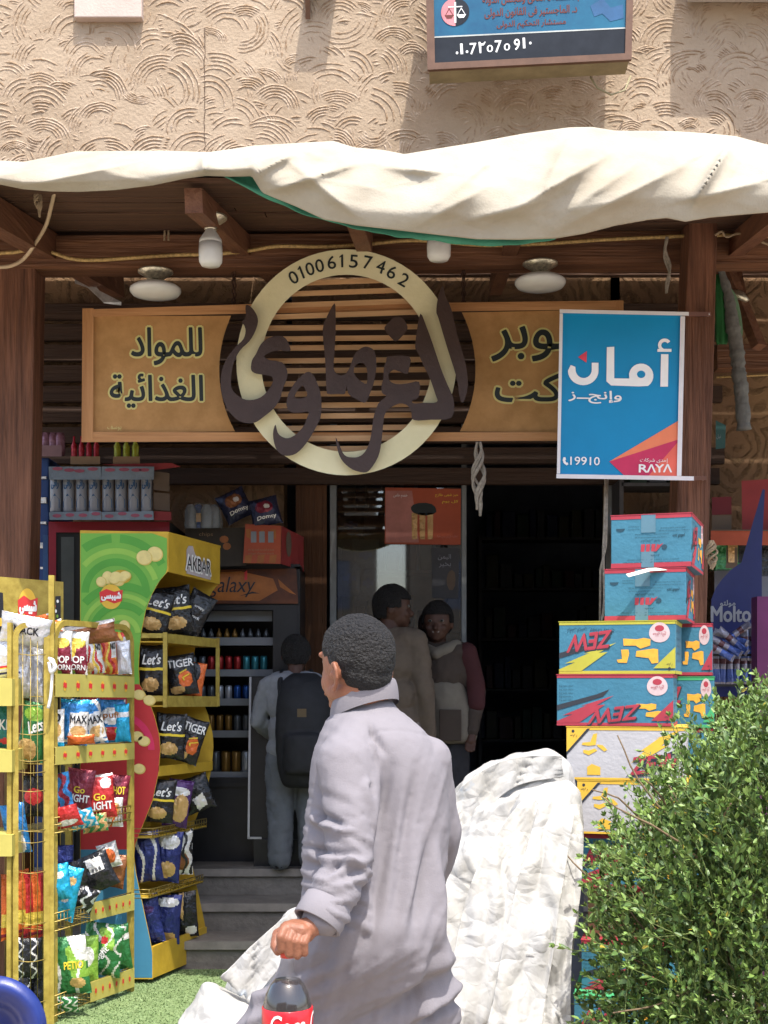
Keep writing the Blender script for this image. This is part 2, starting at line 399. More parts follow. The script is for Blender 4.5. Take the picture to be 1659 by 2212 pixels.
b = MB(); b.box((.45, 12.2, 2), (6, .1, 4.4), m_dark); b.box((-2.4, 10.4, 2), (.1, 3.6, 4.4), m_dark); b.box((3.3, 10.4, 2), (.1, 3.6, 4.4), m_dark); b.box((.45, 10.5, 4.06), (6, 3.5, .1), m_dark)
b.box((.45, 10.4, .40), (6, 3.6, .1), m_dark); b.build('shop_interior', bd)
m_orw = wood('door_wood', (.07, .03, .012), (.12, .05, .02), 2); m_alu = M('grey_aluminium', (.20, .21, .21), .45, .1, 8, metal=.4)
fr = MB(); a = P(640, 1000, 8.58).x; c = P(706, 1000, 8.58).x
fr.box(((a+c)/2, 8.575, 1.8), (c-a, .06, 2.7), m_orw); fr.build('door_post', bd)
fr = MB()
for px, wd in ((720, .04), (1002, .03), (1316, .045)): fr.box((P(px, 0, 8.56).x, 8.57, 1.85), (wd, .05, 2.8), m_alu)
fr.box((P(1018, 0, 8.56).x, 8.57, 3.2), (1.78, .05, .05), m_alu); fr.build('door_frame', bd)
m_glass = bpy.data.materials.new('shop_glass'); m_glass.use_nodes = True; t = m_glass.node_tree; t.nodes.clear()
o_ = t.nodes.new('ShaderNodeOutputMaterial'); mxs = t.nodes.new('ShaderNodeMixShader'); mxs.inputs[0].default_value = .13; tr = t.nodes.new('ShaderNodeBsdfTransparent'); tr.inputs[0].default_value = (.75, .78, .78, 1); gl = t.nodes.new('ShaderNodeBsdfGlossy'); gl.inputs['Roughness'].default_value = .02
t.links.new(tr.outputs[0], mxs.inputs[1]); t.links.new(gl.outputs[0], mxs.inputs[2]); t.links.new(mxs.outputs[0], o_.inputs[0])
b = MB(); a = P(729, 0, 8.56).x; c = P(996, 0, 8.56).x
b.box(((a+c)/2, 8.57, 1.82), (c-a, .012, 2.7), m_glass); b.build('door_glass', bd)
# faint interior shelving, goods colours scaled down to stand for the room's gloom
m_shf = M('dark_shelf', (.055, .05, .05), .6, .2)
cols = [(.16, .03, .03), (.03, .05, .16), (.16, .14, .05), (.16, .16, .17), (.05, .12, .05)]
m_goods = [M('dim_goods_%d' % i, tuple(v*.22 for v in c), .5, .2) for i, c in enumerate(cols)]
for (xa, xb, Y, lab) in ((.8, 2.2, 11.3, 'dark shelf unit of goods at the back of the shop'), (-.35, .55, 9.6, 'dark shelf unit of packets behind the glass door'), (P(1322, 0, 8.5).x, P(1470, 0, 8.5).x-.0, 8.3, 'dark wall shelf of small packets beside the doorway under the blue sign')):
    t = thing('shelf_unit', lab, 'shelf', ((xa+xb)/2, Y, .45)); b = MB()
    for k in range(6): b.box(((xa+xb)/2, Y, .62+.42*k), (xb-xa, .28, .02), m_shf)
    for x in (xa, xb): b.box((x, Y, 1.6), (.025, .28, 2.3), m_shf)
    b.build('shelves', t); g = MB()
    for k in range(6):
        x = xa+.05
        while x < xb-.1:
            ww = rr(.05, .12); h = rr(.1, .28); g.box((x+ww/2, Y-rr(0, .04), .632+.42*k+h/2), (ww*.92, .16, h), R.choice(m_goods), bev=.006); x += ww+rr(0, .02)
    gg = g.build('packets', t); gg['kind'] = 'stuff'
# ---------------- pergola ----------------
m_w1 = wood('post_wood', (.065, .026, .014), (.23, .10, .056), 2, .65, 14, .9)
m_w2 = wood('beam_wood', (.075, .032, .018), (.22, .10, .05), 0, .55, 10, .5)
m_w3 = wood('roof_wood', (.055, .028, .018), (.12, .06, .035), 0, .75, 10, .7)
m_w4 = wood('rafter_wood', (.10, .04, .022), (.18, .08, .042), 1, .6, 10, .5)
m_w5 = wood('dark_board', (.035, .02, .014), (.06, .032, .02), 0)
pg = thing('pergola', 'dark red-brown timber pergola carrying the plank roof in front of the shop', 'pergola', (0, 6.9, 0))
PYY = 6.8
def post(top, bot, Y, d, zt):
    b = MB(); (xa, xb, yt), (xc, xd, yb) = top, bot
    A, B, C, D = P(xa, yt, Y), P(xb, yt, Y), P(xd, yb, Y), P(xc, yb, Y)
    def ext(T, Bm, z): k = (z-Bm.z)/(T.z-Bm.z); return Bm+(T-Bm)*k
    q = [ext(A, D, zt), ext(B, C, zt), ext(B, C, 0), ext(A, D, 0)]
    V = q+[v+Vector((0, d, 0)) for v in q]
    b.add(V, [(0, 1, 2, 3), (7, 6, 5, 4), (0, 4, 5, 1), (1, 5, 6, 2), (2, 6, 7, 3), (3, 7, 4, 0)], m_w1)
    o = b.build('post', pg)
    md = o.modifiers.new('b', 'BEVEL'); md.width = .006; md.segments = 2
post((-8, 76, 620), (-30, 64, 1240), PYY, .2, 3.78)
post((1487, 1549, 530), (1461, 1533, 1110), 6.6, .19, 3.80)
b = MB(); A = P(60, 553, 6.87); B = P(1700, 545, 6.87)
b.beam(P(-120, 556, 6.87), P(1900, 540, 6.87), .14, .165, m_w2); b.build('beam', pg)
b = MB(); b.beam(P(1545, 775, 7.6), P(1900, 770, 7.6), .1, .14, m_w2); b.build('beam', pg)
def roofz(Y): return 3.60+(Y-5.6)*(4.10-3.60)/3.0
# rafters
for (xa, ya, Ya, xb, Yb, sz) in ((418, 395, 5.62, 525, 8.4, .10), (-70, 400, 5.6, 100, 8.4, .13), (1130, 400, 5.7, 1100, 8.4, .1), (1700, 400, 5.7, 1590, 8.4, .1), (760, 400, 5.7, 790, 8.4, .1)):
    X1 = (xa-CX)*Ya/F; X2 = (xb-CX)*6.8/F; X3 = X1+(X2-X1)*(8.4-Ya)/(6.8-Ya)
    b = MB(); b.beam((X1, Ya, roofz(Ya)-.075), (X3, 8.4, roofz(8.4)-.075), sz*.75, sz, m_w4); b.build('rafter', pg)
b = MB(); Y = 5.62
while Y < 8.57:
    wd = .115; y2 = min(Y+wd, 8.590)
    zc = roofz((Y+y2)/2)+rr(-.004, .008)
    for (xa, xb) in ((-3.2, rr(-.9, .9)), (0, 4.6)):
        if xa == 0: xa = xl+.006
        b.box(((xa+xb)/2, (Y+y2)/2, zc+.012), (xb-xa, y2-Y-.006, .02), m_w3, rot=(radians(rr(7, 11)), 0, 0)); xl = xb
    Y += wd
b.build('roof_planks', pg)
b = MB()
for k in range(9):   # small battens / wall-side boards seen between beam and sign
    Yb = 8.5; z = 3.86-.13*k; b.box((-.4+rr(-.1, .1), Yb, z), (5.0, .05, .10), m_w5, rot=(rr(-.06, .06), 0, 0))
b.build('wall_boards', pg)
b = MB(); b.beam(P(1562, 560, 7.4), P(1640, 750, 7.2), .07, .05, m_w4); b.beam(P(1585, 565, 7.5), P(1612, 700, 7.3), .05, .05, m_w4); b.build('brace', pg)
# nails and a tin flashing
m_tin = M('bright_tin', (.62, .60, .58), .35, .3, 20, metal=.7); m_nail = M('nail_steel', (.6, .6, .58), .35, 0, metal=.8)
b = MB(); A = [(160, 594), (186, 596), (215, 628), (262, 652), (262, 660), (225, 655), (190, 622), (162, 612)]
mp = lambda u, v, o=0: P(u, v, 7.9-o)
b.prism([A], mp, .004, m_tin); b.build('tin_flashing', pg)
# ---------------- tarpaulins ----------------
m_tarp = M('tarp_canvas', (.39, .36, .295), .75, .06, 2.6, .14, 110, spec=.2, col2=(.31, .27, .205))
m_green = M('tarp_green', (.055, .25, .165), .6, .12, 6, .2, 60)
TB = [(-90, 392), (0, 398), (50, 408), (110, 413), (170, 414), (250, 410), (330, 400), (400, 385), (445, 379), (500, 381), (545, 380), (567, 416), (600, 430), (640, 446), (700, 474), (770, 487), (860, 497), (950, 508), (1030, 517), (1120, 518), (1200, 515), (1260, 505), (1330, 487), (1400, 475), (1440, 471), (1480, 479), (1534, 470), (1600, 464), (1659, 459), (1760, 452)]
TT = [(-90, 342), (0, 347), (50, 350), (100, 340), (160, 327), (350, 325), (450, 329), (500, 322), (550, 314), (630, 309), (720, 304), (765, 318), (829, 324), (874, 333), (950, 320), (1030, 307), (1130, 288), (1230, 274), (1280, 273), (1330, 281), (1450, 282), (1529, 287), (1590, 293), (1659, 312), (1760, 322)]
FOLDS = [((440, 325), (440, 385), .05, 10), ((575, 415), (800, 345), .035, 16), ((545, 380), (640, 330), .03, 14), ((640, 318), (700, 345), .03, 12), ((620, 345), (770, 468), .03, 18), ((830, 360), (960, 375), .03, 14), ((1000, 320), (800, 350), .035, 12), ((1100, 460), (1320, 330), .045, 24), ((1190, 505), (1480, 355), .04, 26), ((1250, 495), (1370, 470), .02, 12), ((1580, 305), (1505, 425), .06, 8), ((1500, 430), (1640, 395), .03, 18), ((1000, 480), (1180, 430), .025, 22), ((880, 500), (1060, 400), .02, 20), ((60, 400), (330, 345), .025, 22), ((200, 345), (420, 335), .02, 10), ((1240, 280), (1180, 400), .03, 20), ((1380, 350), (1250, 440), .03, 18), ((700, 310), (560, 350), .03, 10), ((0, 380), (120, 360), .02, 14), ((960, 430), (1080, 330), .022, 18)]
def seg(p, a, b):
    ax, ay = a; bx, by = b; L2 = (bx-ax)**2+(by-ay)**2; t = max(0, min(1, ((p[0]-ax)*(bx-ax)+(p[1]-ay)*(by-ay))/L2))
    dx, dy = p[0]-ax-t*(bx-ax), p[1]-ay-t*(by-ay)
    return (1 if (bx-ax)*dy-(by-ay)*dx > 0 else -1)*sqrt(dx*dx+dy*dy), t
def tarp_pt(x, t):
    yb, yt = interp(TB, x), interp(TT, x)
    if t <= 1:
        y = yb+(yt-yb)*t; bulge = sin(pi*min(1, t*1.1))*.06*min(1, (yb-yt)/150+.3)
        Y = 5.52+.16*t**2-bulge*.8
        d = 0
        for a, b, am, wd in FOLDS:
            s, q = seg((x, y), a, b)
            if abs(s) < wd*5: d += am*math.exp(-abs(s)/(wd*(.8 if s > 0 else 1.8)))*(.35+.65*sin(pi*q))
        e = min(1, 4*t, 4*(1.02-t))
        d += .012*nz(x/200+y/120, y/110, 3)+.003*max(0, 1-4*abs(nz(x/140-y/90, y/80, 9)))
        return P(x, y, Y-d*e*2.0)
    k = (t-1)/.6; p = P(x, yt, 5.68)
    return p+Vector((0, 1.7*k, (roofz(7.4)+.05-p.z)*min(1, k*2.2)+.03*nz(x/60, k*4)*(k > .1)))
b = MB(); NX, NT = 480, 78; V = []
for i in range(NX+1):
    x = -550+2800*i/NX
    for j in range(NT+1): V.append(tarp_pt(x, 1.6*j/NT))
Fc = [(i*(NT+1)+j, (i+1)*(NT+1)+j, (i+1)*(NT+1)+j+1, i*(NT+1)+j+1) for i in range(NX) for j in range(NT)]
b.add(V, Fc, m_tarp, True)
o = b.build('tarpaulin', label='creased off-white canvas tarpaulin draped over the front edge of the pergola roof', cat='tarpaulin')
md = o.modifiers.new('s', 'SOLIDIFY'); md.thickness = .002; md.offset = 1
GB = [(485, 383), (520, 400), (560, 422), (640, 456), (700, 475), (760, 492), (850, 508), (940, 522), (1000, 528), (1060, 531), (1120, 528), (1200, 516)]
V = []; NX = 60
for i in range(NX+1):
    x = 485+715*i/NX; yb = interp(GB, x); yt = max(360, yb-70) if x < 560 else yb-80
    for j in range(9): k = j/8; V.append(P(x, yb+(yt-yb)*k+4*nz(x/40, k*2), 5.58+.04*k+.03*nz(x/60, k*3)))
b = MB(); b.add(V, [(i*9+j, (i+1)*9+j, (i+1)*9+j+1, i*9+j+1) for i in range(NX) for j in range(8)], m_green, True)
o = b.build('green_sheet', label='green sheet hanging just below the sagging middle of the white tarpaulin', cat='sheet'); md = o.modifiers.new('s', 'SOLIDIFY'); md.thickness = .004
# ---------------- law office wall sign + things above that throw shade ----------------
m_fr = M('sign_frame_brown', (.13, .07, .045), .5, .2, 8); m_frb = M('sign_box_side', (.28, .25, .15), .6, .2, 6)
m_sb = M('sign_blue', (.01, .07, .15), .35, .2, 3, col2=(.015, .13, .22)); m_sbk = M('sign_black', (.012, .014, .018), .3, .3, 9)
m_rtx = M('text_brick', (.12, .025, .02), .5, .1); m_wh = M('paint_white', (.75, .75, .74), .5, .06, 10); m_pink = M('emblem_pink', (.55, .2, .22), .5)
ws = thing('wall_sign', 'blue and black law office sign in a brown frame high on the plaster wall', 'sign', P(1145, 100, 8.2))
Q = [(921, -150), (1368, -168), (1360, 128), (927, 150)]
mo = pq(Q, 8.18, 8.12)
b = MB(); b.prism([[(0, 0), (1, 0), (1, 1), (0, 1)]], mo, .20, m_frb); b.build('box', ws)
b = MB(); b.prism([[(-.008, 0), (1.008, 0), (1.008, 1.012), (-.008, 1.012)], [(.03, .03), (.975, .03), (.975, .965), (.03, .965)][::-1]], mo, .03, m_fr, off=.02); b.build('frame', ws)
b = MB(); b.rect(mo, .03, .03, .975, .775, .004, m_sb); b.rect(mo, .03, .775, .975, .965, .0045, m_sbk)
b.rect(mo, .03, .768, .975, .778, .006, M('line_pale', (.4, .42, .4), .5))
def mapz(u, v): return mo(u, v)
b.text('بالاستئناف العالى ومجلس الدولة', mo, .27, .485, .745, .565, .006, m_rtx, .02)
b.text('د. الماجستير فى القانون الدولى', mo, .28, .585, .735, .66, .006, m_rtx, .02)
b.text('مستشار التحكيم الدولى', mo, .34, .68, .68, .745, .006, m_rtx, .02)
b.disc(mo, .135, .60, .07, .10, .006, m_sbk, 32); b.add([mo(.135+.07*cos(a), .6+.10*sin(a), .0075) for a in [pi/2+pi*k/16 for k in range(17)]], [tuple(range(17))], m_pink)
sc = MB()
for (cx, mm) in ((.105, m_rtx), (.165, m_wh)):
    b.prism([[(cx-.02, .62), (cx, .57), (cx+.02, .62), (cx+.017, .62), (cx, .58), (cx-.017, .62)]], mo, 0, mm, off=.009)
    b.prism([[(cx-.024, .62), (cx+.024, .62), (cx+.012, .645), (cx-.012, .645)]], mo, 0, mm, off=.009)
b.rect(mo, .131, .53, .139, .68, .0095, m_wh); b.rect(mo, .10, .56, .17, .567, .0097, m_wh)
m_gav = M('gavel_blue', (.03, .10, .22), .4, .2)
b.prism([[(.80, .60), (.86, .55), (.90, .62), (.96, .60), (.965, .70), (.90, .72), (.86, .66), (.82, .68)]], mo, 0, m_gav, off=.006)
xs = .155
for ch in '.1.7Γ0707'[:0]: pass
for (c, x, wd, y0, y1) in (('.', .135, .012, .885, .905), ('ا', .157, .014, .83, .905), ('.', .185, .012, .88, .90), ('7', .205, .032, .83, .91), ('7', .25, .0, 0, 0), ('0', .29, .03, .85, .90), ('7', .33, .032, .82, .905), ('0', .375, .03, .845, .895), ('9', .425, .028, .815, .895), ('ا', .468, .013, .81, .885), ('.', .50, .012, .84, .86)):
    if wd: b.text(c, mo, x, y0, x+wd, y1, .007, m_wh, .02)
b.prism([[(.248, .825), (.256, .822), (.262, .835), (.272, .835), (.28, .822), (.284, .826), (.275, .85), (.262, .85), (.262, .905), (.254, .905)]], mo, 0, m_wh, off=.007)
b.build('panel', ws)
m_sbox = M('shade_box_metal', (.55, .53, .5), .5, .1)  # unseen box, invented to cast the shade at the wall's upper right
for (xa, xb, yb, dep, lab) in ((1500, 1940, 10, .28, 'unseen pale metal box added above the law office sign to cast shade'),):
    sbox = thing('shade_box', lab, 'shade caster', P((xa+xb)/2, yb, 8.4)); b = MB()
    A = P(xa+8, -52, 8.25); B = P(xb, -52, 8.25); b.box(((A.x+B.x)/2, 8.58-dep/2, A.z+.25), (B.x-A.x, dep, .5), m_sbox, bev=.015); b.build('body', sbox)
    b = MB(); b.lathe([(.2, 0), (.2, .02), (.03, .03)], ((A.x+B.x)/2, 8.235, A.z+.25), m_dark, 24, (radians(90), 0, 0)); b.build('shade_box_disc', sbox)
b = MB(); A = P(652, -40, 8.5)  # unseen bracket, added and shaped to throw the narrow wall shadow
b.beam((A.x+.12, 8.58, A.z), (A.x+.12, 8.38, A.z+.03), .2, .03, m_fr)
b.add([(A.x+.02, 8.58, A.z-.02), (A.x+.02, 8.4, A.z+.02), (A.x+.02, 8.58, A.z-.2), (A.x+.05, 8.58, A.z-.02), (A.x+.05, 8.4, A.z+.02), (A.x+.05, 8.58, A.z-.2)], [(0, 1, 2), (3, 5, 4), (0, 3, 4, 1), (1, 4, 5, 2), (2, 5, 3, 0)], m_fr)
b.build('shadow_bracket', label='unseen brown bracket added above the middle of the shop to cast a shadow', cat='bracket')
b = MB(); b.tube([P(1275, 166, 8.3), P(1290, 190, 8.3), P(1320, 205, 8.35), P(1350, 195, 8.45), P(1362, 165, 8.5)], .006, m_frb, 6); b.build('cable', label='thin looped cable hanging under the law office sign', cat='cable')
# ---------------- shop sign ----------------
def C5(u, v): return ((850+u/1.58)/1.8228, (950+v/1.58)/1.8228)
SY = 6.66
ss = thing('shop_sign', 'wooden shop sign with round slatted emblem and brown Arabic calligraphy', 'sign', P(750, 950, SY))
m_board = M('board_ochre', (.36, .19, .065), .7, 0, 7, .1, 50, col2=(.50, .275, .105)); m_rail = wood('pine_rail', (.36, .165, .06), (.54, .28, .12), 0, .55, 8, .3)
m_railz = wood('pine_rail_upright', (.36, .165, .06), (.54, .28, .12), 2, .55, 8, .3)
m_slat = wood('pine_slat_lit', (.46, .25, .11), (.64, .40, .21), 0, .55, 8, .3)  # lighter copy of the rail pine, light from above put into the colour
m_ring = M('ring_cream', (.66, .60, .35), .6, .1, 3, .1, 50, col2=(.76, .70, .45)); m_ringtop = M('ring_mould', (.36, .27, .13), .7, .2, 5)
m_brown = M('letter_brown', (.055, .033, .027), .45, .12, 10, .15, 70); m_yel = M('outline_yellow', (.62, .56, .22), .6, .06); m_blk = M('letter_black', (.022, .028, .028), .5, .1)
SB = 6.78
sp = lambda u, v, o=0: P(u, v, SB-o)
c_x, c_y = C5(818, 800); rc = 797/1.58/1.8228
def arcx(y, s): return c_x+s*sqrt(max(0, rc*rc-(y-c_y)**2))
L = [(199, 683), (arcx(683, -1), 682)]+[(arcx(y, -1), y) for y in range(690, 932, 12)]+[(arcx(932, -1), 932), (199, 935)]
b = MB(); b.prism([L], sp, .012, m_board)
Lr = [(arcx(675, 1), 675), (1345, 668), (1340, 936)]+[(arcx(y, 1), y) for y in range(932, 678, -12)]
b.build_pending=1; b2 = b; b = MB(); b.prism([Lr], sp, .012, m_board)
br_ = b; b = b2
for (t, bx) in (('للمواد', (284, 708, 436, 788)), ('الغذائية', (238, 808, 438, 880)), ('سوبر', (1062, 705, 1290, 780)), ('ماركت', (1070, 806, 1320, 885))):
    b = b2 if bx[0] < 600 else br_
    b.text(t, sp, bx[0], bx[1], bx[2], bx[3], .002, m_yel, .08)
    b.text(t, sp, bx[0], bx[1], bx[2], bx[3], .004, m_blk, .020)
b = b2; b.text('يوسف', sp, 232, 918, 262, 930, .002, m_yel, .0)
b.build('board', ss); br_.build('board', ss)
MB().prism([[(201, 668), (570, 656), (940, 654), (1345, 649), (1345, 668), (940, 673), (570, 677), (201, 684)]], sp, .035, m_rail, off=.02).build('frame_rail', ss)
MB().prism([[(201, 933), (590, 934), (900, 934), (1345, 933), (1345, 952), (900, 953), (590, 953), (201, 955)]], sp, .035, m_rail, off=.02).build('frame_rail', ss)
b = MB(); b.prism([[(178, 666), (202, 666), (201, 955), (176, 955)]], sp, .037, m_railz, off=.022); b.build('frame_stile', ss); b = MB(); b.prism([[(1330, 649), (1347, 649), (1345, 953), (1328, 953)]], sp, .037, m_railz, off=.022); b.build('frame_stile', ss)
kx, ky = C5(812, 755)
for v in (250, 315, 385, 455, 535, 603, 660, 740, 802, 883, 947, 1018, 1085, 1160, 1225, 1290):
    _, y = C5(0, v); dy = abs(y-ky); rw = sqrt(max(0, (600/2.88)**2-(dy)**2)) if dy < 205 else 60
    b = MB(); x0, x1 = kx-rw, kx+rw; sl = -.035 if v < 500 else -.01
    b.prism([[(x0, y-5.5-sl*rw), (x1, y-5.5+sl*rw), (x1, y+6+sl*rw), (x0, y+6-sl*rw)]], sp, .03, m_slat, off=.045)
    o = b.build('slat', ss); md = o.modifiers.new('b', 'BEVEL'); md.width = .005; md.segments = 2
def ell(cu, cv, ru, rv, n=72, a0=0): return [C5(cu+ru*cos(2*pi*k/n), cv+rv*sin(2*pi*k/n)) for k in range(n)]
so_ = lambda u, v, o=0: P(u, v, SY-o)
b = MB(); b.prism([ell(812, 753, 685, 703), ell(812, 759, 530, 551)[::-1]], so_, .03, m_ring)
ds = [('0', 483, 225, -28), ('1', 533, 193, -22), ('0', 585, 172, -17), ('0', 645, 152, -12), ('6', 720, 132, -6), ('1', 785, 122, -1), ('5', 857, 125, 4), ('7', 945, 132, 10), ('4', 1027, 158, 18), ('6', 1095, 193, 22), ('2', 1170, 240, 30)]
for ch, u, v, a in ds:
    x, y = C5(u, v); wd = 16 if ch != '1' else 7
    if ch == '1':
        ra_ = radians(a); rt_ = lambda u, v: (x+u*cos(ra_)-v*sin(ra_), y+u*sin(ra_)+v*cos(ra_))
        b.prism([[rt_(*p) for p in ((-2, 14), (2.5, 14), (2.5, -14), (0, -14), (-6, -9), (-5, -6.5), (-2, -9))]], so_, 0, m_blk, off=.003); continue
    b.text(ch, so_, x-wd/2-1, y-14, x+wd/2+1, y+14, .003, m_blk, .012, rot=radians(a))
o = b.build('ring', ss)
LT = [
 [[(1411,275),(1430,345),(1455,395),(1475,460),(1500,575),(1550,745),(1568,895),(1538,1003),(1515,960),(1498,850),(1440,665),(1385,480),(1372,440),(1380,360)]],
 [[(1273,450),(1310,530),(1350,640),(1400,790),(1440,890),(1480,990),(1465,1098),(1340,1110),(1230,1112),(1215,1060),(1190,1020),(1140,1010),(1080,1040),(1050,1080),(1040,1150),(1030,1250),(1010,1340),(960,1420),(920,1438),(850,1420),(790,1370),(760,1310),(745,1220),(770,1270),(800,1330),(850,1345),(900,1335),(940,1290),(965,1210),(980,1100),(1010,1010),(1060,965),(1035,945),(1030,900),(1042,850),(1045,790),(1060,745),(1075,717),(1205,718),(1200,800),(1190,825),(1140,810),(1105,800),(1073,830),(1082,868),(1120,888),(1190,885),(1265,875),(1260,970),(1220,990),(1230,1008),(1290,1005),(1375,1000),(1365,950),(1330,850),(1300,790),(1260,700),(1240,660),(1250,560)]],
 [[(1130,470),(1165,482),(1192,530),(1180,565),(1125,622),(1095,605),(1050,550),(1060,520),(1100,480)]],
 [[(738,385),(745,460),(745,560),(738,700),(733,790),(760,830),(800,830),(830,790),(860,710),(890,675),(930,655),(975,670),(995,710),(998,790),(985,870),(965,930),(932,1003),(880,985),(830,955),(818,925),(812,900),(806,940),(795,952),(760,950),(700,950),(690,935),(685,870),(680,740),(665,550),(690,470)], [(870,770),(858,820),(890,860),(938,885),(940,800),(915,758)]],
 [[(575,812),(605,830),(630,880),(650,940),(658,1020),(650,1100),(610,1180),(560,1260),(500,1320),(440,1335),(400,1320),(370,1280),(355,1200),(370,1140),(385,1190),(410,1215),(450,1225),(500,1200),(545,1150),(570,1090),(575,1060),(530,1065),(475,1065),(445,1040),(440,990),(460,930),(500,870),(540,830)], [(540,900),(510,925),(490,970),(530,978),(567,960),(560,930)]],
 [[(395,588),(430,600),(455,640),(462,683),(400,680),(340,690),(300,715),(330,738),(380,745),(420,760),(445,810),(440,860),(415,920),(400,980),(360,1040),(300,1090),(250,1125),(205,1132),(150,1120),(100,1080),(60,1020),(35,940),(30,860),(45,780),(80,710),(130,650),(170,610),(185,560),(175,520),(160,505),(185,470),(185,400),(215,405),(250,450),(262,500),(245,560),(210,620),(150,680),(110,760),(95,850),(100,920),(150,970),(210,988),(280,970),(330,920),(355,870),(345,840),(290,830),(240,820),(218,795),(225,740),(250,700),(280,640),(330,600)]]]
m_bedge = M('letter_edge', (.16, .11, .085), .5, .1)
for i, loops in enumerate(LT):
    b = MB(); lp = [[C5(*p) for p in catmull(l, 3, True)] for l in loops]
    b.prism(lp, so_, .025, m_brown, off=.05, side=m_bedge)
    o = b.build('carved_letter', ss)
m_ch = M('chain_rust', (.09, .05, .035), .6, .3, 20, metal=.4)
def chain(b, a, c, r=.011, m=m_ch):
    a, c = Vector(a), Vector(c); n = int((c-a).length/(r*2.6)); d = (c-a)/n
    for k in range(n):
        o = a+d*(k+.5); pts = []
        for j in range(10):
            t = 2*pi*j/10; off = Vector((r*.62*cos(t), 0, 0)) if k % 2 else Vector((0, r*.62*cos(t), 0))
            pts.append(o+off+d.normalized()*(r*1.5*sin(t)))
        b.tube(pts, .0035, m, 5, True)
for x, yt, yb in ((507, 500, 664), (1003, 500, 660), (503, 500, 660), (1006, 495, 660)):
    if x in (507, 1003):
        b = MB(); chain(b, P(x, yt, 6.98), P(x, yb, 6.8)); chain(b, P(x-4, yt, 6.99), P(x-3, yb, 6.8)); b.build('chain', ss)
# ---------------- blue projecting sign ----------------
bs = thing('hanging_sign', 'bright blue sign with white Arabic lettering in a white metal frame', 'sign', P(1340, 1035, 6.3))
Q = [(1212, 673), (1474, 681), (1467, 1031), (1205, 1027)]; BY = 6.36
mo = pq(Q, BY)
m_blu = M('poster_blue', (.0, .23, .46), .45, .06, 3, .03, 40); m_or = M('poster_orange', (.78, .22, .10), .5, .08); m_crm = M('poster_crimson', (.55, .03, .10), .5, .1); m_crm2 = M('poster_coral', (.75, .14, .09), .5, .1)
m_fw = M('frame_white', (.68, .66, .66), .4, .08, 6); m_tw = M('text_white', (.84, .83, .80), .5, .04)
b = MB(); b.prism([[(0, 0), (1, 0), (1, 1), (0, 1)]], mo, .012, m_blu)
def q(x, y): # px -> uv in sign
    v = (y-673-(x-1212)/262*6)/352; u = (x-1212+7*v)/262; return (u, v)
b.prism([[q(1316, 996), q(1469, 906), q(1468, 948)]], mo, 0, m_or, off=.003); b.prism([[q(1316, 996), q(1468, 948), q(1466, 1029), q(1350, 1028)]], mo, 0, m_crm, off=.0035)
b.prism([[q(1400, 1028), q(1468, 950), q(1466, 1029)]], mo, 0, m_crm2, off=.0045)
def bar(pts, off=.004, m=m_tw): b.prism([[q(*p) for p in pts]], mo, 0, m, off=off)
S = 1.0971*1.8228
def c4(u, v): return ((1512+u/1.0971)/1.8228, (1008+v/1.0971)/1.8228)
def B4(pts, off=.004, m=m_tw): bar([c4(*p) for p in pts], off, m)
B4([(1196, 422), (1228, 422), (1226, 563), (1193, 563)])
# hamza
B4([(1212+29*cos(radians(a)), 383-29*sin(radians(a))) for a in range(35, 216, 15)]+[(1181, 399), (1180, 412), (1241, 412), (1241, 399), (1208, 399)]+[(1212+15*cos(radians(a)), 384-15*sin(radians(a))) for a in range(215, 34, -20)])
# alef + meem
B4([(962, 393), (994, 391), (994, 527), (1059, 528)]+[(1110+53*cos(radians(a)), 516-53*sin(radians(a))) for a in range(170, -41, -15)]+[(1140, 560), (1120, 561), (1100, 562), (980, 558), (960, 540)])
b.prism([[q(*c4(1110+18*cos(t), 510+16*sin(t))) for t in [2*pi*k/16 for k in range(16)]]], mo, 0, m_blu, off=.006)
# nun
N1 = [c4(860+66*cos(t), 495+62*sin(t)) for t in [pi*(1.0+.0)-pi*k/14*1.0 for k in range(15)]]; N2 = [c4(862+35*cos(t), 490+36*sin(t)) for t in [pi*k/14 for k in range(15)]]
bar(N1[::1]+[c4(926, 460), c4(897, 460)]+N2+[c4(826, 478), c4(806, 470)])
B4([(838, 436), (876, 410), (874, 460)], .004, M('tri_red', (.62, .05, .08), .5))
b.text('وإنجــز', mo, *q(1228, 842), *q(1342, 872), .004, m_tw, .02)
b.text('19910', mo, *q(1232, 985), *q(1295, 1004), .004, m_tw, .015)
B4([(775, 866), (783, 866), (786, 876), (782, 878), (786, 889), (793, 889), (796, 897), (788, 901), (776, 892), (771, 878)])
b.text('إحدى شركات', mo, *q(1382, 989), *q(1442, 1001), .006, m_tw, .0)
for i, ch in enumerate('RAYA'):
    b.text(ch if i != 1 and i != 3 else 'Λ', mo, *q(1380+17.5*i, 1003), *q(1398+17.5*i, 1020), .006, m_tw, .04)
b.build('panel', bs)
T = lambda pts, nm: MB().prism([pts], lambda u, v, o=0: P(u, v, BY-o), .035, m_fw, off=.014).build(nm, bs)
T([(1209, 668), (1488, 674), (1488, 682), (1209, 676)], 'frame_rail'); T([(1202, 1024), (1499, 1029), (1499, 1038), (1202, 1033)], 'frame_rail')
T([(1209, 677), (1216, 677), (1210, 1023), (1203, 1023)], 'frame_stile'); T([(1470, 683), (1480, 683), (1472, 1028), (1462, 1028)], 'frame_stile')
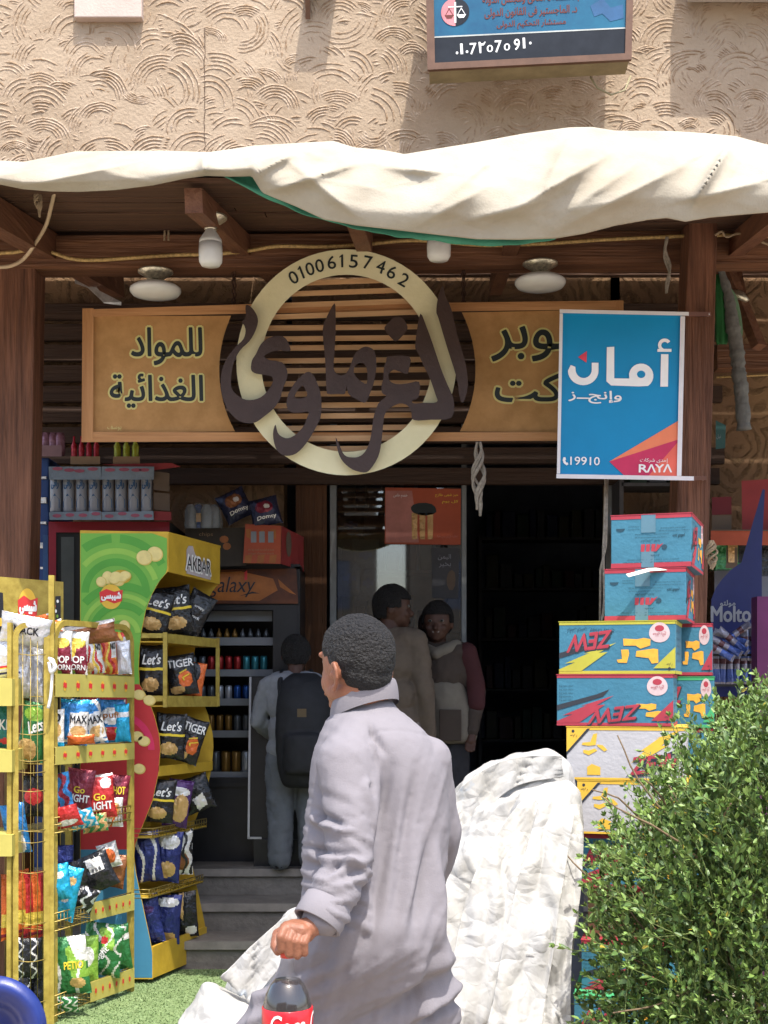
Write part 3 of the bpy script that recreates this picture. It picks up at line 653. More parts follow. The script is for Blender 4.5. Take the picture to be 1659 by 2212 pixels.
for (x0, x1, y0, y1) in ((1488, 1532, 674, 684), (1499, 1522, 1029, 1037)):
    b = MB(); b.beam(P(x0-6, (y0+y1)/2, 6.40), P(x1, (y0+y1)/2, 6.58), .02, .02, M('bracket_brown', (.13, .05, .03), .5)); b.lathe([(0, .012), (.009, .008), (.012, 0)], P(x1-4, (y0+y1)/2, 6.565), m_nail, 10, (radians(90), 0, 0)); b.build('bracket', bs)
# ---------------- lamps ----------------
m_brs = M('chrome_brass', (.62, .58, .45), .3, .4, 60, metal=.8); m_opal = M('opal_glass', (.62, .62, .60), .25, .05, 4, spec=.5); m_cap = M('lamp_cap', (.45, .45, .43), .3, .1)
def disc_lamp(x, y, Y, lab):
    s = mpp(Y); c = P(x, y, Y); t = thing('ceiling_lamp', lab, 'lamp', c, 'disc lamps under the pergola roof')
    b = MB(); z = 33*s; b.lathe([(0, z+.01), (38*s, z+.008), (38*s, z), (25*s, z-8*s), (14*s, z-16*s), (11*s, z-24*s), (14*s, z-28*s)], c, m_brs, 28); b.build('canopy', t)
    b = MB(); b.lathe([(8*s, z-24*s), (12*s, z-36*s), (10*s, z-44*s)], c, m_cap, 20); b.build('socket', t)
    b = MB(); R0 = 55*s; b.lathe([(0, 10*s), (18*s, 9*s), (44*s, 6*s), (R0, -2*s), (R0*1.0, -8*s), (R0*.9, -15*s), (R0*.55, -20*s), (0, -22*s)], c, m_opal, 40); b.build('bulb', t)
disc_lamp(336, 622, 6.74, 'round flat ceiling lamp above the left text of the shop sign'); disc_lamp(1167, 605, 6.74, 'round flat ceiling lamp above the right end of the shop sign')
def jar_lamp(x, y, Y, lab, s0=1):
    s = mpp(Y)*s0; c = P(x, y, Y); t = thing('bulb_lamp', lab, 'lamp', c, 'big bulb lamps at the pergola beam')
    b = MB(); b.lathe([(0, 62*s), (36*s, 60*s), (35*s, 55*s), (20*s, 44*s), (12*s, 34*s), (14*s, 32*s)], c, m_brs, 24); b.build('canopy', t)
    b = MB(); b.lathe([(8*s, 38*s), (11*s, 30*s), (24*s, 10*s), (25*s, 2*s)], c, m_cap, 24); b.build('socket', t)
    b = MB(); b.lathe([(25*s, 2*s), (26*s, -20*s), (25*s, -38*s), (20*s, -46*s), (0, -48*s)], c, m_opal, 28); b.build('bulb', t)
jar_lamp(455, 528, 5.98, 'large jar shaped bulb hanging beside the rafter end'); jar_lamp(948, 516, 6.3, 'large bulb half hidden behind the green sheet')
# ---------------- cords and ropes ----------------
m_rope = M('rope_fibre', (.36, .27, .17), .9, .25, 60, .6, 200); m_rlight = M('rope_light', (.42, .28, .11), .4, .45, 70); m_hose = M('cream_cord', (.50, .38, .25), .5, .1); m_rg = M('rope_grey', (.30, .26, .21), .9, .25, 50, .6, 200)
b = MB(); pts = [P(x, y, 6.72 if x > 90 else 6.65) for x, y in ((-40, 556), (0, 547), (30, 545), (60, 541), (110, 545), (150, 558), (200, 562), (300, 556), (380, 551), (460, 549), (540, 541), (600, 532), (700, 533), (790, 528), (870, 520), (940, 521), (1050, 530), (1180, 526), (1300, 518), (1430, 512), (1560, 508), (1700, 512))]
b.tube(catmull(pts, 5), .0095, m_rlight, 8); b.build('rope_light', label='amber rope light cord strung along the pergola beam', cat='cord')
b = MB(); b.tube(catmull([P(x, y, Y) for x, y, Y in ((118, 415, 5.9), (112, 440, 6), (100, 485, 6.2), (80, 520, 6.4), (55, 555, 6.5), (30, 572, 6.5), (0, 577, 6.5), (-60, 576, 6.5))], 6), .009, m_hose, 8); b.build('hanging_cable', label='thick cream cable curving down from the tarpaulin across the wooden post top', cat='cable')
def hank(x, y0, y1, Y, lab, m, strands=4, wd=.02, r=.006, loop=True):
    b = MB()
    for k in range(strands):
        ph = rr(0, 6); pts = []
        nn = 14
        e = rr(.8, 1)
        for i in range(nn+1):
            t = i/nn; y = y0+(y1-y0)*t*e; A = wd*(.25+.75*sin(pi*min(1, t*1.05)))
            p = P(x, y, Y)+Vector((A*sin(ph+t*7), A*.6*cos(ph+t*8), 0)); pts.append(p)
        b.tube(catmull(pts, 3), r, m, 6)
    b.build('rope', label=lab, cat='rope')
hank(1034, 955, 1118, 6.65, 'grey rope hank hanging below the sign in front of the dark doorway', m_rg, 7, .03, .007)
hank(1441, 512, 640, 6.6, 'knotted rope ends hanging from the beam left of the wooden post', m_rg, 4, .015, .006)
hank(1537, 1168, 1232, 6.4, 'pale frayed rope end tied to the post beside the top carton', m_rope, 6, .025, .006)
hank(80, 410, 450, 5.9, 'short plaited rope hanging from the tarpaulin near the thick cable', m_rope, 3, .012, .005); hank(86, 410, 474, 5.9, 'longer plaited rope end beside the short one under the tarpaulin', m_rope, 3, .008, .005)
b = MB(); b.tube(catmull([P(x, y, 6.5) for x, y in ((1308, 1035), (1306, 1130), (1303, 1200), (1305, 1300), (1298, 1345))], 4), .007, m_rg, 6); b.tube([P(1312, 1035, 6.5), P(1309, 1180, 6.5), P(1297, 1230, 6.5), P(1296, 1345, 6.5)], .006, m_rg, 6)
b.build('rope', label='double rope hanging straight down left of the top cartons', cat='rope')
b = MB(); b.tube(catmull([P(x, y, 6.8) for x, y in ((352, 478), (356, 495), (355, 520))], 3), .006, m_rope, 6); b.tube(catmull([P(x, y, 6.8) for x, y in ((362, 478), (364, 495), (364, 520))], 3), .006, m_rope, 6); b.build('rope', label='small rope loop round the beam left of the jar lamp', cat='rope')
b = MB(); b.tube(catmull([P(x, y, 6.5) for x, y in ((1545, 508), (1560, 500), (1570, 512), (1600, 505), (1659, 528), (1720, 545))], 4), .006, m_rope, 6); b.build('rope', label='thin rope running off to the right from the post top', cat='rope')
# ---------------- buildings across the street (seen only mirrored in the door glass) ----------------
m_opp = M('opposite_wall', (.22, .18, .14), .9, .2, 1)
for (xa, xb, h, lab) in ((-30, -.25, 9, 'brown house across the street with rows of dark windows'), (.75, 30, 7, 'lower brown house across the street with a flat roof')):
    t = thing('house', lab, 'house', ((xa+xb)/2, -22, 0)); b = MB(); b.box(((xa+xb)/2, -26, h/2), (xb-xa, 8, h), m_opp); b.build('wall', t)
    b = MB(); x = xa+1
    while x < xb-1.5:
        for z in (1.6, 4.4): b.box((x+.5, -21.99, z), (1, .06, 1.4), m_dark)
        x += 3
    b.build('windows', t)
# ---------------- cartons ----------------
m_cb = M('carton_blue', (.045, .17, .25), .6, .1, 7, .12, 60); m_cr = M('carton_red', (.36, .04, .06), .6, .1); m_cy = M('carton_yellow', (.42, .39, .05), .6, .08)
m_co = M('carton_amber', (.68, .42, .05), .6, .08); m_cw = M('carton_white', (.43, .42, .43), .65, .06, 7, .12, 60); m_kr = M('kraft', (.28, .18, .10), .8, .12, 9); m_ck = M('print_black', (.03, .035, .045), .6, 0)
m_cst = M('stamp_pale', (.55, .42, .42), .7, .1, 30); m_snk = M('snack_orange', (.72, .36, .045), .6, .15, 30); m_cg = M('carton_green', (.06, .35, .14), .6, .08); m_tape = M('packing_tape', (.10, .20, .26), .25, .1, spec=.6); m_cdk = M('print_grey', (.02, .06, .09), .6, 0)
m_whx = M('tape_white', (.7, .68, .62), .4, .1)
def uvc(x, y, X0=308, Y0=705, W=727, H=335): return ((x-X0)/W, (y-Y0)/H)
def print_zew(b, mp, edge, bolt, low=False, asp=2):
    U = uvc
    b.rect(mp, 0, 0, 1, .06, .0008, edge); b.rect(mp, 0, .94, 1, 1, .0008, edge)
    dy = 70 if low else 0
    b.prism([[U(308, 905), U(560, 833), U(640, 800), U(600, 848), U(308, 940)]], mp, 0, m_ck, off=.0012)
    b.prism([[U(308, 1010), U(410, 965), U(345, 972), U(500, 905), U(462, 910), U(670, 840), U(560, 905), U(615, 900), U(450, 1020), U(308, 1022)]], mp, 0, bolt, off=.0016)
    if not low:
        b.text('ZEW', mp, .065, .24, .47, .55, .0014, m_ck, .07, True, .35, -.12, asp); b.text('ZEW', mp, .06, .22, .465, .53, .0018, m_cr, .045, True, .35, -.12, asp)
        b.text('Crazy Crispy', mp, .27, .12, .48, .2, .001, m_cdk, 0, True); b.text('كرانشى كريسبى', mp, .07, .11, .24, .21, .001, m_cdk, 0, True)
    else:
        b.text('ZEW', mp, .265, .66, .73, .93, .0018, m_ck, .07, True, .35, -.12, asp); b.text('ZEW', mp, .26, .64, .725, .91, .0022, m_cr, .045, True, .35, -.12, asp)
        for k in range(5): b.text('crispy snack 30 g', mp, .02, .2+.07*k, .14, .24+.07*k, .001, m_cdk, 0, True)
    sn = ([(712,815),(800,820),(840,812),(882,820),(880,860),(820,880),(790,860),(715,860)], [(700,885),(745,885),(750,910),(735,970),(680,968),(672,950),(705,945)], [(795,895),(900,880),(928,885),(930,970),(890,975),(870,940),(790,930)])
    k, ox, oy = (.72, 120, 165) if low else (1, 0, 0)
    for s in sn[:3 if not low else 3]:
        if low and s is sn[1]: continue
        b.prism([[U((x-800)*k+800+ox*.6, (y-890)*k+890+oy*.35) for x, y in s]], mp, 0, m_snk, off=.0014)
    b.disc(mp, .865, .22, .088, .19, .001, m_cst, 26, .02); b.disc(mp, .865, .14, .04, .06, .0015, m_cr, 12); b.text('مذاق رائع', mp, .81, .2, .92, .3, .0016, m_cr, 0, True)
    b.prism([[U(1035, 870), U(1035, 1005), U(900, 1005)]], mp, 0, edge, off=.0022); b.text('حارة', mp, .925, .79, .975, .86, .003, m_ck, 0, True); b.disc(mp, .95, .90, .012, .03, .003, m_ck, 8)
def print_white(b, mp, asp=2):
    U = lambda x, y: ((x-357)/760, (y-1385)/335)
    b.rect(mp, 0, 0, 1, .06, .0008, m_co); b.rect(mp, 0, .96, 1, 1, .0008, m_co)
    b.prism([[U(357, 1395), U(490, 1395), U(357, 1545)]], mp, 0, m_co, off=.0012); b.prism([[U(490, 1395), U(510, 1395), U(357, 1565), U(357, 1545)]], mp, 0, m_ck, off=.0014)
    b.text('حارة', mp, .03, .13, .09, .20, .002, m_ck, 0, True); b.disc(mp, .055, .08, .013, .03, .002, m_ck, 8)
    for s in ([(530,1430),(555,1425),(545,1500),(500,1505),(455,1500),(460,1485),(510,1480)], [(550,1495),(590,1500),(620,1530),(600,1540),(560,1510)], [(465,1530),(500,1535),(540,1520),(555,1535),(500,1565),(465,1550)], [(490,1640),(520,1620),(575,1640),(575,1690),(490,1690)]):
        b.prism([[U(*p) for p in s]], mp, 0, m_co, off=.0012)
    b.prism([[U(770, 1610), U(860, 1530), U(830, 1535), U(950, 1450), U(925, 1455), U(1080, 1400), U(960, 1500), U(1010, 1495), U(900, 1560)]], mp, 0, m_co, off=.0012)
    b.prism([[U(800, 1640), U(1080, 1510), U(1100, 1530), U(850, 1650)]], mp, 0, m_ck, off=.0015)
    b.text('ZEW', mp, .535, .56, .97, .86, .0022, m_ck, .07, False, .35, -.12, asp); b.text('ZEW', mp, .53, .53, .96, .84, .0028, m_cr, .045, False, .35, -.12, asp)
    b.text('Aramesh Puffs', mp, .50, .90, .75, .95, .001, m_cdk)
def print_end(b, mp, edge):
    b.rect(mp, 0, 0, 1, .075, .0008, edge); b.rect(mp, 0, .91, 1, 1, .0008, edge)
    b.rect(mp, .38, .0, .56, .34, .0014, m_tape); b.rect(mp, .38, .68, .54, 1, .0014, m_tape)
    for (u0, u1, v) in ((.62, .94, .26), (.60, .98, .31), (.3, .72, .37), (.3, .7, .43), (.2, .85, .85), (.15, .9, .9), (.22, .36, .22), (.22, .36, .27)):
        b.text('crunchy corn snack ingredients and storage', mp, u0, v-.012, u1, v+.018, .001, m_cdk, 0, True)
    b.text('حجز الطعم', mp, .77, .37, .92, .45, .001, m_cdk, .03, True); b.text('مقرمش لذيذ', mp, .38, .47, .62, .53, .001, m_cdk, 0, True); b.text('محضر', mp, .4, .75, .62, .80, .001, m_cdk, 0, True)
    for k in range(3): b.prism([[(.38+.065*k, .56), (.43+.065*k, .56), (.42+.065*k, .70), (.375+.065*k, .70)]], mp, 0, m_cr, off=.0018)
    b.prism([[(.58, .56), (.61, .58), (.66, .54), (.57, .70), (.55, .70)]], mp, 0, m_cr, off=.002); b.disc(mp, .67, .62, .035, .05, .0014, m_cdk, 8)
    b.add([mp(.12+.055*cos(pi*k/8), .25+.06*sin(pi*k/8), .0012) for k in range(9)], [tuple(range(9))], m_cdk)
def carton(label, px, pyt, pyb, Y, wpx, depth, yaw, body, edge, front, side=None, group=None, bolt=None):
    """px,Y = near left top corner of the front face"""
    A = P(px, pyt, Y); s = mpp(Y); h = (pyb-pyt)*s; w = wpx*s; rz = Matrix.Rotation(-radians(yaw), 3, 'Z')
    X = rz@Vector((1, 0, 0)); D = rz@Vector((0, 1, 0)); Z = Vector((0, 0, 1))
    b = MB(); c = A+X*w/2+D*depth/2-Z*h/2
    b.box(c, (w, depth, h), body, rot=(0, 0, -radians(yaw)), bev=.003)
    # flap edges on top
    T = A+D*.0
    mf = quadmap(A-D*.0006, A+X*w-D*.0006, A+X*w-Z*h-D*.0006, A-Z*h-D*.0006)
    B0 = A+X*(w+.0006); ms = quadmap(B0, B0+D*depth, B0+D*depth-Z*h, B0-Z*h)
    asp = w/h; asp2 = depth/h
    for mp, st, ap in ((mf, front, asp), (ms, side, asp2)):
        if st == 'end': print_end(b, mp, edge)
        elif st == 'zew': print_zew(b, mp, edge, bolt or edge, False, ap)
        elif st == 'zewlow': print_zew(b, mp, edge, bolt or edge, True, ap)
        elif st == 'white': print_white(b, mp, ap)
        elif st == 'edge':
            b.rect(mp, 0, 0, 1, .06, .0008, edge); b.rect(mp, 0, .94, 1, 1, .0008, edge)
            for k in range(5): b.text('crunchy corn puffs', mp, .1, .15+.14*k, .6, .22+.14*k, .001, m_cdk, 0, True)
    # thin overhanging cardboard lip
    b.box(A+X*w/2+D*depth/2+Z*.0015, (w+.006, depth+.006, .003), edge, rot=(0, 0, -radians(yaw)))
    b.box(A+X*w/2+D*depth/2-Z*(h-.0015)+Z*.002, (w+.003, depth+.003, .002), edge, rot=(0, 0, -radians(yaw)))
    return b.build('carton', label=label, cat='carton', group=group, loc=c-Z*h/2)
G = 'snack cartons stacked in front of the right post'
CY = 5.65
carton('blue and red snack carton topmost on the stack', 1320, 1115, 1228, CY, 170, .48, 19, m_cb, m_cr, 'end', 'zew', G)
carton('blue and red snack carton under the topmost one, white tape strip on its lid', 1306, 1231, 1341, CY, 172, .48, 17, m_cb, m_cr, 'end', 'zew', G)
carton('yellow-edged blue snack carton with an upside-down yellow lightning print', 1208, 1344, 1456, CY-.02, 246, .4, 16, m_cb, m_cy, 'zew', 'edge', G, m_cy)
carton('red-edged blue snack carton with a perforated lid, under the yellow-edged one', 1203, 1458, 1567, CY-.03, 246, .4, 14.5, m_cb, m_cr, 'zewlow', 'edge', G, m_cr)
carton('white and yellow snack carton just under the red-edged blue one', 1224, 1570, 1683, CY-.04, 252, .4, 14, m_cw, m_co, 'white', 'edge', G)
carton('white and yellow snack carton lower of the two, half behind the shrub', 1247, 1686, 1800, CY-.05, 252, .4, 13.5, m_cw, m_co, 'white', 'edge', G)
carton('blue and red snack carton under the white cartons behind the leaves', 1242, 1803, 1914, CY, 246, .4, 14, m_cb, m_cr, 'zew', 'edge', G, m_cr)
carton('amber and red carton deep behind the leaves low in the stack', 1270, 1917, 2028, CY+.06, 230, .38, 14, m_kr, m_cr, 'edge', 'edge', G)
carton('red-edged blue carton with orange snacks second from the bottom of the stack', 1256, 2031, 2147, CY, 246, .4, 14, m_cb, m_cr, 'zewlow', 'edge', G, m_cr)
carton('green-edged carton with a pale lid at the very bottom of the stack', 1240, 2150, 2252, CY-.10, 250, .5, 12, m_cb, m_cg, 'zew', 'edge', G, m_cg)
carton('red-edged blue carton of the back column behind the yellow-edged carton', 1410, 1349, 1459, CY+.30, 125, .45, 14, m_cb, m_cr, 'zew', 'edge', G)
carton('green-edged blue carton of the back column under the red-edged one', 1412, 1463, 1571, CY+.30, 127, .45, 14, m_cb, m_cg, 'zew', 'edge', G)
for k, yb in enumerate((1575, 1689, 1803, 1917, 2031)):
    carton('plain blue carton of the back column, %s' % ['third', 'fourth', 'fifth', 'sixth', 'seventh'][k]+' from its top', 1412, yb, yb+110, CY+.31, 125, .45, 14, m_cb, m_cr, 'edge', 'edge', G)
b = MB(); b.add([P(1352, 1241, 5.56), P(1400, 1228, 5.58), P(1455, 1226, 5.6), P(1457, 1231, 5.58), P(1405, 1234, 5.56), P(1358, 1247, 5.55)], [(0, 1, 4, 5), (1, 2, 3, 4)], m_whx)
o = b.build('tape_strip', label='loose white tape strip between the two top cartons', cat='tape'); md = o.modifiers.new('s', 'SOLIDIFY'); md.thickness = .002
# grey panel beside the stack
m_gp = M('grey_panel', (.12, .115, .12), .6, .15, 4)
b = MB(); b.beam(P(1215, 2212, 6.3), P(1222, 1640, 6.3), .12, .05, m_gp, up=(0, 1, 0)); b.beam(P(1240, 2212, 6.1), P(1250, 1640, 6.1), .06, .05, m_dark, up=(0, 1, 0)); b.build('board', label='dark grey board leaning upright between the white sheet and the carton stack', cat='board')

# ---------------- snack bags ----------------
def foil(name, c, rough=.22, metal=.3): return M(name, c, rough, .15, 12, .7, 26, metal=metal, spec=.6)
f_sil = foil('foil_silver', (.66, .67, .70), .25, .45); f_red = foil('foil_red', (.50, .03, .03)); f_mar = foil('foil_maroon', (.22, .02, .04)); f_or = foil('foil_orange', (.72, .15, .03)); f_yel = foil('foil_yellow', (.75, .55, .08))
f_wh = foil('foil_white', (.72, .70, .66)); f_blu = foil('foil_blue', (.03, .20, .48), .22, .4); f_cyan = foil('foil_cyan', (.02, .38, .62), .2, .4); f_dblu = foil('foil_darkblue', (.02, .03, .16)); f_blk = foil('foil_black', (.018, .018, .02)); f_brn = foil('foil_brown', (.27, .10, .035))
f_gr = foil('foil_green', (.03, .17, .05)); f_lime = foil('foil_lime', (.25, .45, .06)); f_teal = foil('foil_teal', (.01, .16, .14)); f_pur = foil('foil_purple', (.07, .02, .12)); f_pk = foil('foil_pink', (.55, .15, .25)); f_tan = foil('foil_tan', (.50, .30, .12)); f_dr = foil('foil_crisp', (.6, .38, .14))
def inpoly(u, v, pl):
    c = False; j = len(pl)-1
    for i in range(len(pl)):
        xi, yi = pl[i]; xj, yj = pl[j]
        if (yi > v) != (yj > v) and u < (xj-xi)*(v-yi)/(yj-yi)+xi: c = not c
        j = i
    return c
def bag(label, px, py, Y, wp, hp, base, prints=(), yaw=0, roll=0, pitch=0, fat=.34, back=None, group=None, seed=None, nu=30, nv=38):
    s = mpp(Y); w = wp*s; h = hp*s; D = min(w, h)*fat; c = P(px, py, Y); sd = seed if seed is not None else R.random()*50
    rt = (Matrix.Rotation(radians(yaw), 3, 'Z')@Matrix.Rotation(radians(pitch), 3, 'X')@Matrix.Rotation(radians(-roll), 3, 'Y'))
    def H(u, v):
        a = 1-abs(2*u-1)**2.4; e = 1-abs(2*v-1)**2.8
        k = max(0, a)**.62*max(0, e)**.75
        ed = abs(2*v-1)**3
        return D/2*k+D*.10*ed*nz(u*9, v*1.5, sd)+D*.16*(1-2*abs(nz(u*3.2+v*1.5, v*2.8, sd+5)))*k*.6+D*.05*nz(u*11, v*8, sd)*k
    def S(u, v, sgn=1, off=0):
        pin = 1-.10*sin(pi*v)**.8*.6; x = (u-.5)*w*pin+(.015*w*nz(v*6, sd)); z = (.5-v)*h*(1-.03*sin(pi*u))+.01*h*nz(u*5, sd)
        return rt@Vector((x, -sgn*H(u, v)-off*sgn, z))+c
    b = MB(); mats = [base]
    def fm(u, v):
        m = base
        for p in prints:
            if p[0] == 'band' and p[1] < v < p[2]: m = p[3]
            elif p[0] == 'poly' and inpoly(u, v, p[1]): m = p[2]
            elif p[0] == 'ell' and ((u-p[1])/p[3])**2+((v-p[2])/p[4])**2 < 1: m = p[5]
            elif p[0] == 'wave' and (sin(v*p[1]*2*pi+3*u)*.10+u-p[2]) % p[3] < p[4] and (len(p) < 7 or p[6] < v < p[7]): m = p[5]
        return m
    for sg in (1, -1):
        V = [S(i/nu, j/nv, sg) for i in range(nu+1) for j in range(nv+1)]
        bi = len(b.v); b.v += [tuple(x) for x in V]
        for i in range(nu):
            for j in range(nv):
                b.f.append((bi+i*(nv+1)+j, bi+(i+1)*(nv+1)+j, bi+(i+1)*(nv+1)+j+1, bi+i*(nv+1)+j+1)); b.sm.append(True)
                b.m.append(b.mi(fm((i+.5)/nu, (j+.5)/nv) if sg == 1 else (back or base)))
    for p in prints:
        if p[0] == 'text':
            _, s_, u0, v0, u1, v1, m = p[:7]; kw = p[7] if len(p) > 7 else {}
            b.text(s_, lambda u, v, o=0: S(min(1, max(0, u)), min(1, max(0, v)), 1, o+.003), u0, v0, u1, v1, .0, m, kw.get('bold', .03), False, kw.get('shear', 0), kw.get('rot', 0), w/h)
    return b.build('snack_bag', label=label, cat='snack bag', group=group, loc=c)
t_w = M('print_white', (.8, .8, .78), .4, 0); t_y = M('print_yellow', (.8, .6, .05), .4, 0); t_m = M('print_maroon', (.2, .02, .05), .4, 0); t_k = M('print_ink', (.02, .02, .025), .4, 0); t_r = M('print_red', (.6, .04, .04), .4, 0)
# rack on the left -----------------------------------------------------------
m_ry = M('rack_yellow', (.26, .185, .03), .55, .12, 18, .12, 40, spec=.3, col2=(.44, .34, .07)); m_ry2 = M('rack_yellow_pale', (.46, .40, .10), .5, .12, 5); m_wire = M('rack_wire', (.30, .22, .06), .4, .2, 30, metal=.5); m_wl = M('lace_white', (.75, .74, .72), .7, .1)
def logo(b, mp, cu, cv, ru, rv, off=.002, txt=True):
    b.disc(mp, cu, cv, ru, rv, off, f_or if txt is None else m_co, 22)
    q = [(cu-ru*1.05, cv-rv*.35), (cu-ru*.4, cv-rv*.62), (cu+ru*.3, cv-rv*.4), (cu+ru*1.08, cv-rv*.55), (cu+ru*1.0, cv+rv*.35), (cu+ru*.3, cv+rv*.55), (cu-ru*.4, cv+rv*.3), (cu-ru*.95, cv+rv*.5)]
    b.prism([q], mp, 0, t_r, off=off+.001)
    if txt: b.text('شيبسى', mp, cu-ru*.85, cv-rv*.35, cu+ru*.9, cv+rv*.32, off+.002, t_w, .05)
A0 = Vector((P(112, 0, 5.92).x, 5.92, 0)); B0 = Vector((P(282, 0, 6.55).x, 6.55, 0)); C0 = Vector((P(33, 0, 5.86).x, 5.86, 0))
rk = thing('chips_rack', 'yellow metal chips rack with rounded side frame and wire mesh, full of bags', 'rack', (A0+B0+C0)/3)
Zv = Vector((0, 0, 1))
def zat(y, Y): return EYE+(HZ-y)*Y/F
zt = zat(1350, 5.9); zA = zat(1243, 5.92)
b = MB(); b.beam(A0, A0+Zv*zA, .024, .024, m_ry, up=(0, 1, 0)); b.build('upright', rk)
def frame_loop(p, q, ztop, r=.055, wd=.034):
    d = (q-p).normalized(); pts = [p+Zv*0.0, p+Zv*(ztop-r)]+[p+d*(r-r*cos(a))+Zv*(ztop-r+r*sin(a)) for a in [pi/2*k/5 for k in range(1, 6)]]+[q-d*(r-r*cos(a))+Zv*(ztop-r+r*sin(a)) for a in [pi/2*k/5 for k in range(5, 0, -1)]]+[q+Zv*(ztop-r), q]
    return pts
def sqtube(b, pts, wd, m, nrm):
    V = []; nrm = Vector(nrm).normalized()
    for i, p in enumerate(pts):
        d = (pts[min(i+1, len(pts)-1)]-pts[max(0, i-1)]).normalized(); s = d.cross(nrm).normalized()
        for a, c in ((-1, -1), (1, -1), (1, 1), (-1, 1)): V.append(p+s*a*wd/2+nrm*c*wd/2)
    n = len(pts); b.add(V, [(i*4+k, i*4+(k+1) % 4, (i+1)*4+(k+1) % 4, (i+1)*4+k) for i in range(n-1) for k in range(4)]+[(3, 2, 1, 0), tuple((n-1)*4+k for k in range(4))], m)
A1 = A0+(B0-A0).normalized()*.02
b = MB(); sqtube(b, frame_loop(A0+(A0-C0).normalized()*-.024, C0, zt), .024, m_ry, (A0-C0).cross(Zv)); b.build('side_frame', rk)
b = MB(); sqtube(b, frame_loop(B0, A0+Vector((0, .03, 0)), zat(1355, 6.5), .09), .026, m_ry, (A0-B0).cross(Zv)); b.build('front_frame', rk)
b = MB()
for k in range(1, 5):
    p = C0.lerp(A0, k/5+rr(-.02, .02)); b.tube([p+Zv*.1, p+Zv*(zt-.02)], .0017, m_wire, 5)
for y in (1412, 1520, 1583, 1640, 1665, 1705, 1790, 1815, 1880, 1990, 2070, 2160):
    z = zat(y, 5.9); pts = [C0+Zv*z, C0.lerp(A0, .5)+Vector((0, -.03, 0))+Zv*(z-.008), A0+Zv*z]; b.tube(catmull(pts, 4), .002, m_wire, 5)
b.build('wire_mesh', rk)
rows = [(zat(1455, 5.92), zat(1505, 5.92), 1), (zat(1613, 5.92), zat(1652, 5.92), 1), (zat(1765, 5.92), zat(1800, 5.92), 0), (zat(1972, 5.92), zat(2012, 5.92), 2), (zat(2150, 5.92), zat(2195, 5.92), 2)]
nrmF = (B0-A0).cross(Zv).normalized()
for (z1, z0_, kind) in rows:
    b = MB(); a0 = A0+nrmF*.022; b0 = B0+nrmF*.022
    if kind:
        s0 = 0 if kind == 1 else .42
        L_ = a0.lerp(b0, s0); mp = quadmap(L_+Zv*z1, b0+Zv*(z1-.01), b0+Zv*(z0_-.01), L_+Zv*z0_)
        b.prism([[(0, 0), (1, 0), (1, 1), (0, 1)]], mp, .004, m_ry2)
        for k in range(6): logo(b, mp, .1+.155*k, .5, .02, .24, .0015, False)
        b.build('shelf_label', rk); b = MB()
    for k in range(26):
        p = a0.lerp(b0, k/25)-nrmF*.012; b.tube([p+Zv*(z0_-.01), p+Zv*(z1-.005)], .0016, m_wire, 4)
    for z in (z0_, (z0_+z1)/2, z1-.004): b.tube([a0-nrmF*.012+Zv*z, b0-nrmF*.012+Zv*z], .0028, m_wire, 5)
    for k in range(14):
        p = a0.lerp(b0, (k+.5)/14); b.tube([p-nrmF*.02+Zv*z0_, p-nrmF*.34+Zv*z0_], .0022, m_wire, 4)
    b.build('wire_shelf', rk)
b = MB(); Bk = nrmF*-.35
for k in range(10): p = A0.lerp(B0, k/9)+Bk; b.tube([p+Zv*.1, p+Zv*1.6], .002, m_wire, 4)
b.beam(B0+Bk, B0+Bk+Zv*1.65, .03, .03, m_ry, up=(0, 1, 0)); b.build('wire_back', rk)
# header board of the left display
hd = MB(); mo = pq([(-80, 1239), (137, 1257), (137, 1410), (-80, 1400)], 5.95, 6.25)
hd.prism([[(0, 0), (1, 0), (1, 1), (0, 1)]], mo, .02, m_ry); logo(hd, mo, .63, .40, .095, .27, .002)
hd.prism([[(.88, .22), (.97, .2), (.97, .85), (.9, .85)]], mo, 0, t_k, off=.002)
for k in range(8): hd.disc(mo, .925+rr(-.025, .025), .28+.07*k, .013, .025, .004, R.choice([f_lime, t_r, t_w]), 7)
hd.prism([[(.30, .2), (.385, .22), (.40, .85), (.33, .86)]], mo, 0, t_k, off=.002); hd.disc(mo, .36, .62, .02, .06, .004, m_co, 8)
hd.build('header_board', rk)
# neighbouring display whose shelves show at the very left
r2 = thing('chips_rack', 'pale yellow chips rack cut off by the left picture edge', 'rack', P(-40, 2212, 5.75))
for (yt, yb) in ((1462, 1525), (1617, 1668), (1800, 1850)):
    b = MB(); mo = pq([(-90, yt-3), (26, yt+4), (26, yb), (-90, yb)], 5.80); b.prism([[(0, 0), (1, 0), (1, 1), (0, 1)]], mo, .25, m_ry2); b.build('shelf', r2)
b = MB(); b.beam(P(20, 2250, 5.84), P(22, 1345, 5.84), .018, .03, m_ry, up=(0, 1, 0)); b.build('upright', r2)
b = MB(); b.tube(catmull([P(105, 1422, 5.86), P(116, 1428, 5.85), P(113, 1450, 5.86), P(110, 1500, 5.86), P(104, 1530, 5.86)], 4), .007, m_wl, 6); b.tube(catmull([P(108, 1424, 5.85), P(120, 1440, 5.84), P(110, 1452, 5.85), P(106, 1430, 5.85)], 4), .008, m_wl, 6)
b.build('cloth_tie', label='knotted white cloth strip tied round the yellow rack upright', cat='cloth strip')
GL = 'chips bags on the left rack'
def striped(a, c): return [('wave', 2.2, 0, .25, .12, a), ('band', .02, .05, c)]
